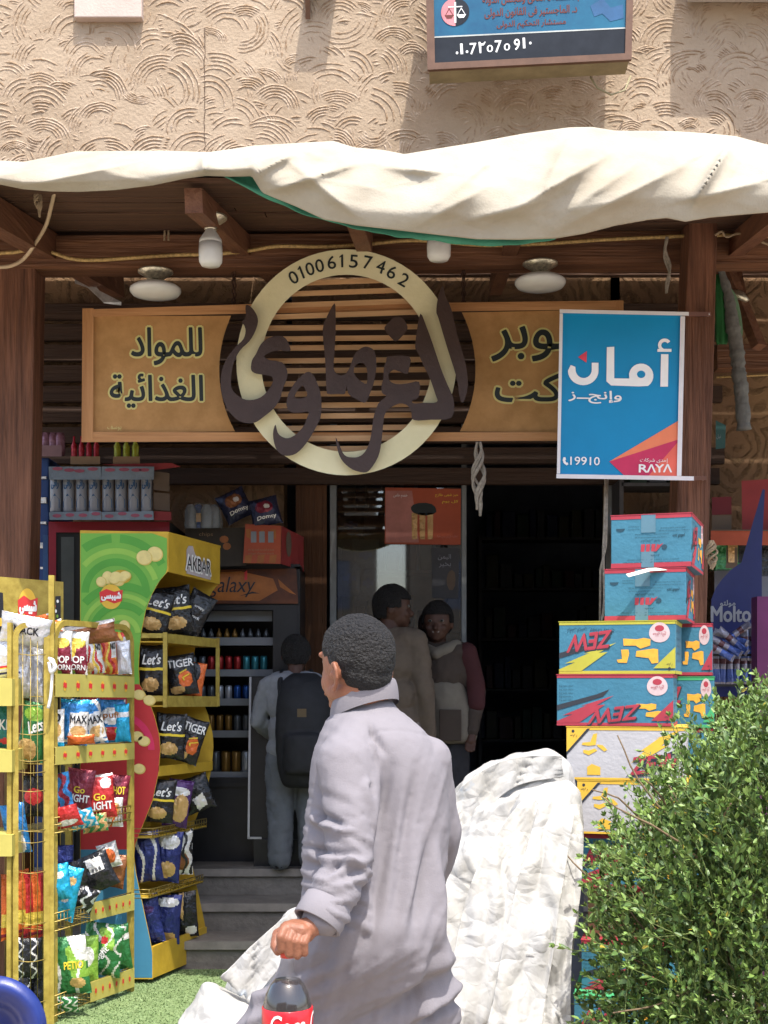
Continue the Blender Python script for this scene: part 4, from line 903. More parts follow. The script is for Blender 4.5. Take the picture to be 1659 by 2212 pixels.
# left-edge bags
bag('crumpled silver bag lying on top of the left rack under its header', 55, 1362, 5.9, 110, 70, f_sil, [('text', 'SNACK', .2, .3, .8, .55, t_k)], roll=-12, pitch=20)
bag('orange and white bag on top of the rack behind the silver one', 84, 1350, 6.0, 70, 44, f_wh, [('wave', 1, .1, .5, .3, f_or)], roll=14, pitch=30)
bag('silver bag at the left edge with a red and yellow stripe at its foot', 10, 1420, 5.93, 60, 90, f_sil, [('band', .72, .76, t_r), ('band', .76, .8, t_y), ('band', .86, .92, f_dblu)], roll=6)
bag('crushed silver bag pressed against the wire mesh, left one', 50, 1435, 5.99, 60, 150, f_sil, [], yaw=20, fat=.7); bag('crushed silver bag pressed against the wire mesh beside the upright', 84, 1455, 6.02, 50, 150, f_sil, [], yaw=-20, roll=4, fat=.7)
bag('teal bag with white letters cut off by the left picture edge', 2, 1570, 5.95, 54, 110, f_teal, [('text', 'BAKE', .0, .35, .95, .55, t_w), ('ell', .7, .78, .2, .06, t_r)])
bag('green and lime chips bag leaning behind the wire mesh', 72, 1580, 6.0, 60, 130, f_gr, [('ell', .5, .2, .4, .12, f_lime), ('ell', .35, .82, .4, .2, f_dr), ('text', 'Lets', .3, .3, .9, .5, t_w, {'shear': .3, 'rot': -.4})], roll=-8)
bag('dark teal bag tucked behind the lime chips bag', 88, 1560, 6.12, 50, 130, f_teal, [])
bag('glossy blue bag at the bottom of the mesh side', 34, 1790, 5.97, 54, 110, f_blu, [('ell', .6, .8, .25, .2, f_wh)], roll=10)
bag('dark bag with pale print under the silver bags behind the mesh', 75, 1720, 6.05, 55, 90, f_blk, [('ell', .5, .5, .4, .2, f_red)])
for k in range(6): bag('upright %s orange-red sachet in the row behind the mesh' % ['first', 'second', 'third', 'fourth', 'fifth', 'sixth'][k], 16+16*k, 1955+rr(-6, 6), 5.97+.02*k, 34, 145, f_red if k % 2 else f_or, [('band', .62, .8, f_yel), ('band', .9, .93, f_mar)], yaw=55, fat=.5, group='orange-red sachets standing in a row', nu=10, nv=20)
bag('black bag with white marks at the foot of the mesh side', 62, 2070, 5.98, 60, 90, f_blk, [('wave', 3, .2, .5, .08, f_wh)]); bag('dark grey bag in the lowest mesh corner', 40, 2150, 5.98, 60, 80, f_blk, [('wave', 2, .3, .6, .1, f_sil)], roll=8); bag('black bag beside the lowest dark grey bag', 84, 2150, 6.02, 50, 90, f_blk, [])
# top shelf right face
pop = [('band', 0, .06, f_wh), ('poly', [(.1, .35), (.9, .3), (1, .75), (.9, 1), (.0, 1), (.05, .6)], f_mar), ('ell', .5, .27, .38, .12, f_yel), ('text', 'POP', .2, .58, .85, .74, t_w), ('text', 'CORN', .15, .78, .9, .9, t_w), ('ell', .3, .97, .25, .06, f_lime)]
bag('cream popcorn bag nearest the rack upright', 132, 1410, 6.02, 48, 95, f_wh, pop, yaw=18)
bag('cream popcorn bag with a big yellow swirl, second from the upright', 163, 1410, 6.12, 56, 94, f_wh, pop+[('ell', .35, .45, .14, .2, f_yel)], yaw=18, roll=-3)
bag('long brown bag lying across the tops of the popcorn bags', 180, 1372, 6.3, 150, 50, f_brn, [('band', 0, .14, f_wh), ('ell', .1, .2, .1, .2, f_wh)], roll=10, fat=.8, pitch=15)
bag('red and orange bag end poking up behind the upright', 122, 1362, 6.1, 36, 44, f_or, [('wave', 2, 0, .4, .2, f_wh)], roll=20)
for k, (x, y, w_, h_) in enumerate(((198, 1415, 48, 86), (228, 1412, 50, 92), (256, 1412, 42, 96))):
    bag(['white bag with a red wavy band between popcorn and orange bags', 'orange striped bag in the middle of the top shelf end', 'orange striped bag at the far end of the top shelf'][k], x, y, 6.3+.15*k, w_, h_, f_or if k else f_wh, [('wave', 1.6, .1, .42, .12, f_yel), ('wave', 1.6, .25, .42, .12, f_red), ('poly', [(.7, .1), (1, .1), (1, .6), (.75, .6)], f_wh), ('text', 'NO', .7, .25, .95, .4, t_k), ('ell', .3, .8, .2, .12, f_dr)], yaw=24, roll=(10, 4, -2)[k])
# second shelf
bl = [('band', 0, .08, f_cyan), ('poly', [(.35, .3), (1, .25), (1, .85), (.3, .95)], f_wh), ('text', 'MAX', .35, .35, .95, .52, t_k), ('ell', .65, .7, .28, .13, f_dr), ('band', .9, .95, f_wh)]
bag('pale bag with blue foot beside the upright on the second shelf', 121, 1577, 6.0, 36, 92, f_wh, [('ell', .5, .5, .35, .18, f_dr), ('text', '0', .3, .1, .8, .3, t_k), ('band', .78, .95, f_cyan)], yaw=10)
bag('shiny blue bag with white panel and orange crisps, left one of the second shelf', 160, 1560, 6.1, 62, 100, f_blu, bl, yaw=14, roll=-4); bag('shiny blue bag with white swirl leaning in the middle of the second shelf', 196, 1562, 6.3, 58, 98, f_blu, bl[1:]+[('wave', 1, .1, .7, .12, f_wh)], yaw=22, roll=12)
bag('blue puff bag with brown lettering at the far end of the second shelf', 240, 1558, 6.5, 62, 96, f_cyan if 0 else f_blu, [('ell', .5, .38, .4, .2, f_wh), ('text', 'puff', .2, .28, .8, .46, M('print_brown', (.35, .14, .04), .4, 0)), ('ell', .5, .78, .4, .16, f_red), ('ell', .25, .7, .1, .06, f_dr), ('ell', .75, .72, .12, .06, f_lime), ('wave', 1, .05, .9, .08, f_wh, 0, .3)], yaw=16)
# third shelf
lich = [('text', 'LIGHT', .15, .62, .9, .8, t_w), ('text', 'Go', .3, .42, .7, .58, t_y), ('ell', .75, .2, .2, .12, f_wh), ('band', .0, .04, f_wh)]
bag('red and white bag lying at the front of the third shelf', 142, 1765, 5.98, 66, 52, f_red, [('ell', .5, .7, .4, .14, f_wh)], roll=14, pitch=20); bag('dark blue bag behind the red ones on the third shelf', 128, 1715, 6.1, 56, 90, f_blu, [('wave', 2, .2, .4, .2, f_mar)], roll=10)
bag('dark red bag with white lettering in the third shelf back', 172, 1705, 6.25, 60, 90, f_mar, lich[:2], roll=-8, yaw=10); bag('bright red bag with white and yellow lettering, topmost on the third shelf', 215, 1720, 6.3, 66, 96, f_red, lich, roll=6, yaw=12)
bag('blue and white bag lying low in the third basket', 178, 1770, 6.12, 60, 44, f_cyan, [('wave', 2, .1, .3, .12, f_wh)], roll=18, pitch=20); bag('tan and white bag filling the far end of the third basket', 236, 1755, 6.45, 60, 64, f_wh, [('ell', .5, .4, .4, .3, f_tan), ('wave', 1, .1, .5, .1, f_or)], yaw=20)
bag('green and tan bag low in the third basket', 205, 1778, 6.25, 56, 40, f_gr, [('wave', 2, 0, .4, .2, f_tan)], roll=8)
# fourth shelf
bag('wrinkled bright cyan bag at the front of the fourth shelf', 128, 1905, 5.98, 50, 80, f_cyan, [('ell', .6, .3, .2, .1, f_wh)], roll=8, fat=.5); bag('wrinkled cyan bag with gold spots sliding down in the fourth basket', 148, 1930, 6.05, 44, 120, f_cyan, [('ell', .6, .25, .2, .08, f_dr), ('ell', .4, .6, .2, .06, f_wh)], roll=-12, fat=.5)
bag('black bag with a white barcode label on the fourth shelf', 205, 1885, 6.25, 84, 84, f_blk, [('poly', [(.38, .1), (.85, .15), (.82, .5), (.45, .5)], f_wh)]+[('text', 'III', .5+.1*k, .38, .55+.1*k, .48, t_k) for k in range(3)], roll=24); bag('dark blue bag at the back of the fourth shelf', 130, 1860, 6.3, 60, 70, f_dblu, [])
bag('brown and black bag at the far end of the fourth shelf', 245, 1880, 6.55, 56, 74, f_brn, [], roll=-10)
# fifth shelf
gn = [('poly', [(.45, .2), (.9, .05), (1, .7), (.6, .75)], f_lime), ('text', 'PETIO', .4, .42, .9, .55, t_y), ('wave', 1, .1, .6, .1, f_wh), ('ell', .7, .8, .2, .1, f_dr)]
bag('dark green bag with pale top at the front of the lowest shelf', 150, 2085, 6.02, 84, 128, f_gr, gn+[('poly', [(.5, 0), (1, 0), (1, .45), (.75, .4)], f_wh)], roll=6); bag('dark green bag with zigzag print at the far end of the lowest shelf', 222, 2050, 6.35, 88, 116, f_gr, [('poly', [(.35, .1), (.7, .05), (.85, .45), (.55, .5)], f_lime), ('ell', .55, .3, .1, .08, f_red), ('wave', 2, 0, .3, .06, f_wh), ('text', 'Light', .3, .5, .75, .65, t_w, {'rot': -.9})], roll=-8)
bag('small green sachet lying below the green bags', 140, 2170, 6.0, 60, 40, f_gr, [('wave', 2, 0, .3, .1, f_wh)], pitch=20)

for a in (('dark red bag wedged behind the popcorn bags', 146, 1395, 6.3, 60, 80, f_mar, [('wave', 1, .1, .6, .1, f_wh)], 8, 0), ('orange bag pushed behind the striped bags', 214, 1400, 6.5, 56, 84, f_or, [('band', .1, .3, f_yel)], -6, 0), ('silver bag end on the top shelf next to the far post', 268, 1420, 6.52, 30, 74, f_sil, [], 4, 0),
 ('white and blue bag at the back of the second shelf', 182, 1555, 6.4, 60, 90, f_wh, [('wave', 1, .1, .6, .14, f_blu)], -4, 0), ('cyan bag beside the far post on the second shelf', 264, 1562, 6.5, 34, 84, f_cyan, [('band', .2, .34, f_wh)], 3, 0), ('small orange bag lying flat in front of the blue bags', 175, 1598, 6.08, 60, 24, f_or, [], 4, 30),
 ('silver blue bag at the back of the third basket', 150, 1745, 6.25, 60, 60, f_sil, [('ell', .5, .5, .3, .2, f_blu)], 15, 0), ('dark maroon bag near the far post on the third shelf', 256, 1715, 6.5, 44, 84, f_mar, [('text', 'HOT', .2, .3, .8, .5, t_y)], -6, 0), ('black and silver bag lying low at the front of the fourth basket', 178, 1940, 6.15, 60, 56, f_blk, [('wave', 2, .1, .4, .12, f_sil)], -24, 10),
 ('white backed bag standing behind the barcode bag', 236, 1848, 6.5, 44, 56, f_wh, [('ell', .5, .5, .3, .3, f_or)], 16, 0), ('lime bag between the two dark green bags', 188, 2075, 6.25, 50, 110, f_lime, [('ell', .5, .4, .3, .2, f_wh)], 0, 0), ('dark green bag next to the far post on the lowest shelf', 262, 2045, 6.5, 40, 100, f_gr, [('band', .2, .35, f_wh)], 6, 0)):
    bag(a[0], a[1], a[2], a[3], a[4], a[5], a[6], a[7], yaw=16, roll=a[8], pitch=a[9], fat=.42)
# ---------------- green side-panel stand ----------------
NY = 6.72; OFF = P(475, 1183, 7.32)-P(362, 1153, NY)
gs = thing('display_stand', 'curvy chips stand with green red and blue side panel and yellow header', 'display stand', P(270, 2115, NY))
m_gs = M('panel_green', (.15, .38, .055), .5, .06, 3, .05, 30); m_gs2 = M('panel_green_dark', (.08, .30, .04), .5, .06); m_gs3 = M('panel_green_light', (.25, .46, .07), .5, .06); m_prd = M('panel_red', (.42, .03, .035), .45, .08); m_pbl = M('panel_blue', (.05, .19, .30), .45, .08); m_pyl = M('panel_yellow', (.50, .32, .03), .5, .15, 7, .1, 40); m_chip = M('chip_pale', (.66, .55, .22), .7, .1, 30); m_chip2 = M('chip_edge', (.58, .44, .12), .7, .1)
ol = [(173, 1150), (362, 1153), (362, 1235), (345, 1255), (328, 1285), (315, 1320), (307, 1360), (302, 1400), (300, 1440), (302, 1478), (318, 1505), (334, 1545), (345, 1590), (347, 1620), (343, 1670), (330, 1730), (308, 1785), (292, 1825), (290, 1850), (295, 1890), (310, 1960), (325, 2030), (330, 2060), (330, 2115), (173, 2115)]
sp2 = lambda u, v, o=0: P(u, v, NY-o)
b = MB(); b.prism([ol], sp2, .018, m_pyl)
def clipx(y): # right edge of outline
    xs = []
    for (a, c), (d, e) in zip(ol[1:24], ol[2:24]):
        if (c-y)*(e-y) <= 0 and c != e: xs.append(a+(d-a)*(y-c)/(e-c))
    return max(xs) if xs else 330
def zone(y0, y1, m, off, y1s=0):
    r = [(clipx(y)-1.2, y) for y in [y0+(y1-y0)*k/30 for k in range(31)]]
    b.prism([[(174, y0)]+r+[(174, y1+y1s)]], sp2, 0, m, off=off)
zone(1152, 1478, m_gs, .001); zone(1478, 1835, m_prd, .001); zone(1835, 2112, m_pbl, .001)
def arcs(cx, cy, rs, m, off, ymax, ymin=1154):
    for r0, r1 in rs:
        pts = []
        for k in range(41):
            a = pi+pi*k/40; pts.append((cx+r1*cos(a), cy+r1*sin(a)))
        inn = [(cx+r0*cos(pi+pi*k/40), cy+r0*sin(pi+pi*k/40)) for k in range(41)][::-1]
        V = []; Q_ = []
        for (x, y), (x2, y2) in zip(pts, inn[::-1]): V += [(x, y), (x2, y2)]
        for k in range(40):
            q_ = [V[2*k], V[2*k+2], V[2*k+3], V[2*k+1]]
            if all(174 < x < clipx(y)-2 and ymin < y < ymax for x, y in q_): b.add([sp2(x, y, off) for x, y in q_], [(0, 1, 2, 3)], m)
arcs(250, 1280, ((108, 126), (58, 74)), m_gs2, .002, 1475); arcs(250, 1280, ((84, 96),), m_gs3, .002, 1475); arcs(262, 1370, ((95, 112), (55, 70)), m_gs2, .003, 1475); arcs(262, 1370, ((78, 88), (30, 42)), m_gs3, .003, 1475)
arcs(250, 1620, ((70, 84),), m_crm, .002, 1830, 1480)
def chip(x, y, rx, ry, off=.004): b.disc(sp2, x+1, y+1, rx+1.5, ry+1.5, off, m_chip2, 18, .03); b.disc(sp2, x, y, rx, ry, off+.001, m_chip, 18, .03)
chip(334, 1196, 16, 15); chip(311, 1204, 16, 15, .006); chip(232, 1247, 11, 13); chip(218, 1256, 10, 10, .006); chip(311, 1405-30, 12, 12) if 0 else chip(268, 1352, 11, 12)
for (x, y) in ((250, 1243), (262, 1248), (255, 1256), (270, 1242), (246, 1252)): chip(x, y, 11, 8, .005+rr(0, .003))
b.disc(sp2, 262, 1246, 22, 15, .004, m_pyl, 16)
for (x, y) in ((300, 1500), (322, 1512), (296, 1590), (310, 1600), (300, 1660)): chip(x, y, 12, 10)
lm = quadmap(P(205, 1250, NY), P(275, 1250, NY), P(275, 1325, NY), P(205, 1325, NY))
b.prism([[(.02, .05), (.95, .02), (1, .95), (.05, 1)]], lm, 0, m_gs3, off=.0035) if 0 else None
logo(b, lm, .5, .52, .34, .36, .004)
b.prism([[(215, 1352), (222, 1360), (230, 1375), (240, 1388), (228, 1382), (216, 1368)], [(238, 1350), (242, 1365), (240, 1385), (234, 1370)], [(222, 1378), (240, 1384), (260, 1383), (250, 1392), (230, 1390)]][:1], sp2, 0, t_r, off=.004)
for pl in ([(236, 1350), (241, 1365), (243, 1390), (233, 1372)], [(222, 1376), (240, 1386), (262, 1382), (250, 1393), (230, 1391)]): b.prism([pl], sp2, 0, t_r, off=.0045)
b.add([sp2(248+14*cos(a), 1365+11*sin(a), .0048) for a in [pi*k/8+.5 for k in range(9)]], [tuple(range(9))], f_lime)
b.text('الطعم الحار', sp2, 238, 1341, 262, 1352, .004, m_gs3)
b.build('side_panel', gs)
b = MB(); fo = lambda u, v, o=0: P(u, v, NY-o)+OFF
b.prism([ol], fo, .018, m_pyl); b.build('side_panel', gs)
a, c, d, e = P(364, 1153, NY), P(475.5, 1183, 7.32), P(475, 1262, 7.32), P(364, 1235, NY)
hm = quadmap(a, c, d, e)
b = MB(); b.prism([[(0, 0), (1, 0), (1, 1), (0, 1)]], hm, .015, m_pyl)
b.prism([[(.32, .30), (.36, .18), (.44, .16), (.47, .3), (.52, .45), (.78, .62), (.80, .95), (.32, .93)]], hm, 0, M('sticker_grey', (.45, .40, .40), .6, .1), off=.003)
b.text('AKBAR', hm, .30, .42, .80, .84, .005, t_w, .07, asp=1); b.text('AKBAR', hm, .32, .46, .79, .81, .006, t_k, .01)
b.build('header', gs)
b = MB(); tp = quadmap(P(173, 1150, NY), P(364, 1153, NY), P(364, 1153, NY)+OFF, P(173, 1150, NY)+OFF); b.prism([[(0, 0), (1, 0), (1, 1), (0, 1)]], tp, .01, m_pyl); b.build('top_board', gs)
b = MB(); bm_ = quadmap(P(200, 1160, NY+.02), P(200, 1160, NY+.02)+OFF, P(200, 2110, NY)+OFF, P(200, 2110, NY+.02)); b.prism([[(0, 0), (1, 0), (1, 1), (0, 1)]], bm_, .01, m_pyl); b.build('back_board', gs)
# underside curve below the header
b = MB(); V = []
cv = [(362, 1236), (345, 1255), (328, 1285), (315, 1320), (307, 1355)]
for x, y in cv: V += [P(x-6, y, NY+.02), P(x-6, y, NY)+OFF]
for (x0s, x1s, y) in ():
    pass
b.build('shelf_frame', gs) if 0 else None
def shelf(y, xin, xout, band=22, wire=False, bandm=None):
    near = P(xout, y, NY); far = near+OFF; inn = P(xin, y, NY)
    bb = MB()
    if not wire:
        f = quadmap(near-Vector((0, 0, 0)), far, far-Zv*band*mpp(NY), near-Zv*band*mpp(NY)); bb.prism([[(0, 0), (1, 0), (1, 1), (0, 1)]], f, .008, bandm or m_ry)
        s_ = quadmap(inn, near, near-Zv*band*mpp(NY)*.5, inn-Zv*band*mpp(NY)*.5); bb.prism([[(0, 0), (1, 0), (1, 1), (0, 1)]], s_, .006, bandm or m_ry)
    else:
        for dz in (0, -.5, -1): bb.tube([inn+Zv*dz*band*mpp(NY), near+Zv*dz*band*mpp(NY), far+Zv*dz*band*mpp(NY)], .003, m_wire, 5)
        for k in range(22): p = near.lerp(far, k/21); bb.tube([p, p-Zv*band*mpp(NY)], .002, m_wire, 4)
    zb = -Zv*band*mpp(NY)*.98
    fl = quadmap(P(205, y, NY)+zb, near+zb, far+zb, P(205, y, NY)+OFF+zb); bb.prism([[(0, 0), (1, 0), (1, 1), (0, 1)]], fl, .006, m_pyl)
    bb.build('shelf', gs)
shelf(1368, 300, 357, 20); shelf(1503, 300, 357, 24); shelf(1655, 340, 345, 22, bandm=m_pyl); shelf(1790, 288, 330, 20, True); shelf(1922, 290, 322, 18, True)
near = P(355, 1368, NY); b = MB(); b.beam(P(357, 1366, NY), P(357, 1528, NY), .02, .02, m_ry, up=(0, 1, 0)); b.beam(P(357, 1366, NY)+OFF, P(357, 1526, NY)+OFF, .02, .02, m_ry, up=(0, 1, 0)); b.build('shelf_frame', gs)
near = P(330, 2045, NY); b = MB(); bq = quadmap(P(331, 2045, NY), P(331, 2045, NY)+OFF, P(331, 2113, NY)+OFF, P(331, 2113, NY)); b.prism([[(0, 0), (1, 0), (1, 1), (0, 1)]], bq, .015, m_pyl); b.build('base_board', gs)
GS = 'bags on the curvy stand'
lets = [('text', "Let's", .15, .18, .85, .38, t_w, {'shear': .3}), ('band', .46, .5, t_y), ('ell', .45, .78, .32, .14, f_dr)]
tig = [('text', 'TIGER', .05, .12, .95, .3, t_w), ('ell', .6, .6, .25, .2, f_or), ('ell', .3, .85, .25, .1, f_dr), ('text', '1 L', .45, .4, .75, .6, t_y, {'rot': 1.2})]
kx = lambda dx, k: k
for a in (
 ("black bag with white script leaning under the stand header, left one", 335, 1322, 6.84, 74, 100, f_blk, lets, 20, -14), ("black bag with white script in the middle under the header", 378, 1318, 6.97, 78, 104, f_blk, lets, 20, 8), ("black bag with small text sliding off the right end under the header", 420, 1330, 7.12, 60, 110, f_blk, [('text', 'crispy', .3, .3, .7, .36, t_w), ('text', 'snack', .3, .5, .7, .56, t_w)], 20, -28),
 ("dark chips bag with white script beside the panel edge, second shelf", 328, 1448, 6.8, 60, 112, f_blk, lets, 8, 0), ("black and orange snack bag with white capitals inside the yellow frame", 392, 1458, 6.97, 66, 90, f_blk, tig, 15, 8), ("black and orange bag half hidden at the right end of the yellow frame", 422, 1468, 7.12, 40, 76, f_or, [('ell', .4, .3, .3, .3, f_blk)], 15, -10),
 ("black bag with white script on the middle shelf", 368, 1590, 6.84, 66, 100, f_blk, lets, 14, -4), ("black snack bag with white capitals tilted on the middle shelf", 412, 1600, 7.02, 56, 100, f_blk, tig, 14, -18),
 ("black bag with red line on the wire shelf below the middle", 345, 1730, 6.8, 66, 96, f_blk, lets, 10, -6), ("purple and orange bag on the wire shelf", 385, 1735, 6.97, 54, 104, f_pur, [('ell', .5, .25, .4, .1, f_wh), ('ell', .6, .6, .35, .3, f_dr)], 14, -10), ("dark bag with a white square label at the wire shelf end", 425, 1715, 7.12, 66, 80, f_blk, [('poly', [(.3, .6), (.7, .5), (.75, .85), (.4, .95)], f_wh)], 10, 18),
 ("dark blue bag with white stripes low on the stand", 318, 1850, 6.82, 60, 110, f_dblu, [('wave', 1, .2, .5, .1, f_wh)], 10, 6), ("blue and white bag with a round face print low on the stand", 362, 1850, 6.97, 60, 112, f_dblu, [('ell', .5, .2, .4, .15, f_wh), ('ell', .5, .75, .35, .16, f_dr)], 12, -6), ("white and brown bag at the far end of the lower basket", 395, 1840, 7.12, 44, 100, f_wh, [('ell', .4, .7, .4, .2, f_brn), ('wave', 2, .1, .4, .15, f_blk)], 14, 0),
 ("dark blue bag on the lowest level of the stand, left one", 318, 1985, 6.82, 62, 108, f_dblu, [('ell', .5, .3, .3, .08, f_pur)], 10, 10), ("dark blue bag with white circles on the lowest level", 360, 1985, 6.97, 62, 108, f_dblu, [('ell', .5, .15, .4, .1, f_wh), ('ell', .6, .85, .25, .1, f_dr)], 10, -4), ("yellow and black bag at the far end of the lowest level", 400, 1975, 7.12, 54, 100, f_blk, [('poly', [(.0, .1), (.5, .0), (.4, .6), (.1, .5)], f_dr), ('ell', .7, .85, .25, .1, f_wh)], 10, 4)):
    bag(a[0], a[1], a[2], a[3], a[4], a[5], a[6], a[7], yaw=a[8], roll=a[9], group=GS)
# ---------------- fridges ----------------
m_frd = M('fridge_red', (.20, .012, .022), .4, .12); m_dgl = M('fridge_glass', (.03, .032, .032), .1, 0, spec=.7); m_fblk = M('fridge_black', (.018, .018, .02), .35, .2, 8); m_fgr = M('shelf_grey', (.20, .21, .23), .45, .1); m_fblu = M('fridge_blue', (.02, .05, .16), .4, .1)
rf = thing('display_fridge', 'red framed drinks fridge behind the green side panel', 'fridge', P(250, 2000, 7.8)); Y = 7.6
b = MB(); A = P(107, 1127, Y); B = P(366, 1127, Y); b.box(((A.x+B.x)/2, Y+.33, A.z/2+.0), (B.x-A.x, .6, A.z), m_fblk); b.build('body', rf)
b = MB(); fp = lambda u, v, o=0: P(u, v, Y-o)
b.prism([[(105, 1127), (366, 1127), (366, 2060), (105, 2060)], [(121, 1150), (350, 1150), (350, 2040), (121, 2040)][::-1]], fp, .04, m_frd, off=.01); b.build('door_frame', rf)
b = MB(); b.rect(fp, 121, 1150, 350, 2040, -.005, m_dgl); b.build('door_glass', rf)
b = MB(); b.rect(fp, 132, 1160, 160, 2030, .002, M('seal_grey', (.05, .055, .05), .6)); b.build('door_seal', rf)
bf = thing('display_fridge', 'dark blue fridge half hidden by the left post', 'fridge', P(90, 2000, 7.8)); b = MB()
A = P(20, 985, 7.7); B = P(102, 985, 7.7); b.box(((A.x+B.x)/2, 8.05, A.z/2), (B.x-A.x, .6, A.z), m_fblu, bev=.01); b.build('body', bf); b = MB()
for k in range(5): b.box((B.x-.03, 7.74, A.z-.12-.13*k), (.035, .03, .012+.02*(k % 2)), f_wh)
b.box((B.x-.015, 7.735, A.z-.9), (.03, .03, .9), M('strip_blue', (.03, .08, .2), .4)); b.build('trim', bf)
gf = thing('display_fridge', 'black open shelf drinks fridge with a brown and orange script header', 'fridge', P(560, 1850, 8.1)); Y = 7.98
fx = lambda x: P(x, 0, Y).x; zb = .45; zt_ = P(0, 1224, Y).z; zi = P(0, 1306, Y).z
b = MB(); W0, W1 = fx(405), fx(642)
b.box(((W0+W1)/2, Y+.58, (zb+zt_)/2), (W1-W0, .04, zt_-zb), m_fblk)
for x in (W0, W1-.0): b.box((x, Y+.3, (zb+zt_)/2), (.03, .6, zt_-zb), m_fblk)
b.box(((W0+W1)/2, Y+.3, zt_), (W1-W0+.03, .6, .03), m_fblk); b.box(((W0+W1)/2, Y+.3, (zb+P(0, 1680, Y).z)/2), (W1-W0, .58, P(0, 1680, Y).z-zb), m_fblk); b.build('body', gf)
b = MB(); hp = lambda u, v, o=0: P(u, v, Y-.03-o)
m_hb = M('header_brown', (.16, .045, .012), .4, .6, 3, col2=(.04, .012, .006)); m_hor = M('header_orange', (.34, .11, .02), .4, .3)
b.prism([[(405, 1232), (640, 1228), (644, 1304), (405, 1304)]], hp, .05, m_hb)
b.prism([[(405, 1240), (520, 1234), (590, 1250), (600, 1275), (560, 1298), (405, 1296)]], hp, 0, m_hor, off=.002); b.prism([[(600, 1250), (620, 1268), (640, 1285), (625, 1280), (605, 1268)]], hp, 0, m_hor, off=.002)
b.text('galaxy', hp, 450, 1246, 552, 1290, .004, t_k, .0, shear=.25); b.prism([[(516, 1288), (545, 1278), (562, 1282), (545, 1282)]], hp, 0, t_k, off=.004); b.prism([[(528, 1236), (534, 1232), (534, 1252), (528, 1254)]], hp, 0, t_r, off=.004)
b.build('header', gf)
b = MB(); b.prism([[(398, 1306), (642, 1306), (640, 1700), (398, 1700)], [(408, 1318), (590, 1318), (588, 1690), (408, 1690)][::-1]], lambda u, v, o=0: P(u, v, Y-o), .04, m_fblk, off=.01); b.build('door_frame', gf)
b = MB(); b.rect(lambda u, v, o=0: P(u, v, Y+.1), 408, 1320, 588, 1342, 0, m_fgr); b.build('light_panel', gf)
CANM = [M('can_%d' % i, c, .25, .1, metal=.4) for i, c in enumerate([(.40, .42, .46), (.30, .02, .02), (.02, .08, .30), (.04, .2, .24), (.22, .12, .03), (.10, .11, .12)])]
rws = [(1377, 1394, 24, 'bottle'), (1446, 1461, 34, 'can'), (1509, 1524, 33, 'can'), (1578, 1593, 38, 'can'), (1667, 1680, 48, 'can')]
ORD = 'first second third fourth fifth sixth seventh eighth ninth tenth eleventh twelfth thirteenth'.split()
pal = [[5, 4, 5], [5, 1, 1, 3, 3], [5, 0, 2, 2], [4, 4, 5, 2], [5, 4, 0, 0]]
for r_, (yt, yb, hh, kind) in enumerate(rws):
    b = MB(); ym = (yt+yb)/2; b.prism([[(408, yt), (590, yt), (590, yb), (408, yb)]], lambda u, v, o=0: P(u, v, Y+.04-o), .012, m_fgr)
    b.box(((W0+W1)/2, Y+.3, P(0, yb, Y).z+.01), (W1-W0-.03, .5, .008), m_fgr); b.build('shelf', gf)
    k = 0
    while True:
        x = 418+19*k if kind == 'can' and r_ < 4 else 422+(22 if r_ else 17)*k
        if x > 580: break
        mm = CANM[pal[r_][k*len(pal[r_])//9 % len(pal[r_])]]; rad = .022 if r_ < 4 else .028; s = mpp(Y+.1); h = hh*s; c = P(x, yt+1, Y+.1); c.z = P(0, yt, Y+.04).z-.012
        b = MB()
        if kind == 'can': b.lathe([(rad*.85, 0), (rad, .008), (rad, h-.012), (rad*.8, h), (rad*.75, h-.003), (0, h-.003)], c, mm, 12)
        else: b.lathe([(rad*.8, 0), (rad*.8, h*.55), (rad*.35, h*.8), (rad*.35, h), (0, h)], c, mm, 10)
        b.build('drink_bottle' if kind != 'can' else 'drink_can', label=ORD[k]+['dark bottle', 'can', 'can', 'can', 'tall can'][r_].join((' ', ' from left on '))+['top', 'second', 'middle', 'fourth', 'lowest'][r_]+' shelf of the black fridge', cat='can' if kind == 'can' else 'bottle', group='drinks on fridge shelf row %s' % 'abcde'[r_], loc=c); k += 1
bc = thing('cabinet', 'low black cabinet with a thin steel edge in front of the drinks fridge', 'cabinet', P(600, 1850, 7.85))
b = MB(); A = P(541, 1462, 7.81); B = P(700, 1462, 7.81); b.box(((A.x+B.x)/2, 7.88, (A.z+P(0, 1815, 7.75).z)/2), (B.x-A.x, .14, A.z-P(0, 1815, 7.75).z), m_fblk); b.build('body', bc)
m_stl = M('steel_edge', (.35, .38, .44), .3, .1, metal=.6)
b = MB(); b.beam(P(541, 1462, 7.80), P(537, 1812, 7.80), .012, .012, m_stl, up=(0, 1, 0)); b.beam(P(537, 1810, 7.80), P(565, 1810, 7.80), .012, .012, m_stl); b.build('edge_trim', bc)
b = MB(); A = P(541, 1818, 7.83); b.box((P(620, 0, 7.83).x, 7.84, (P(0, 1815, 7.75).z+.45)/2), (.38, .1, P(0, 1815, 7.75).z-.45), m_fblk); b.build('plinth', bc)
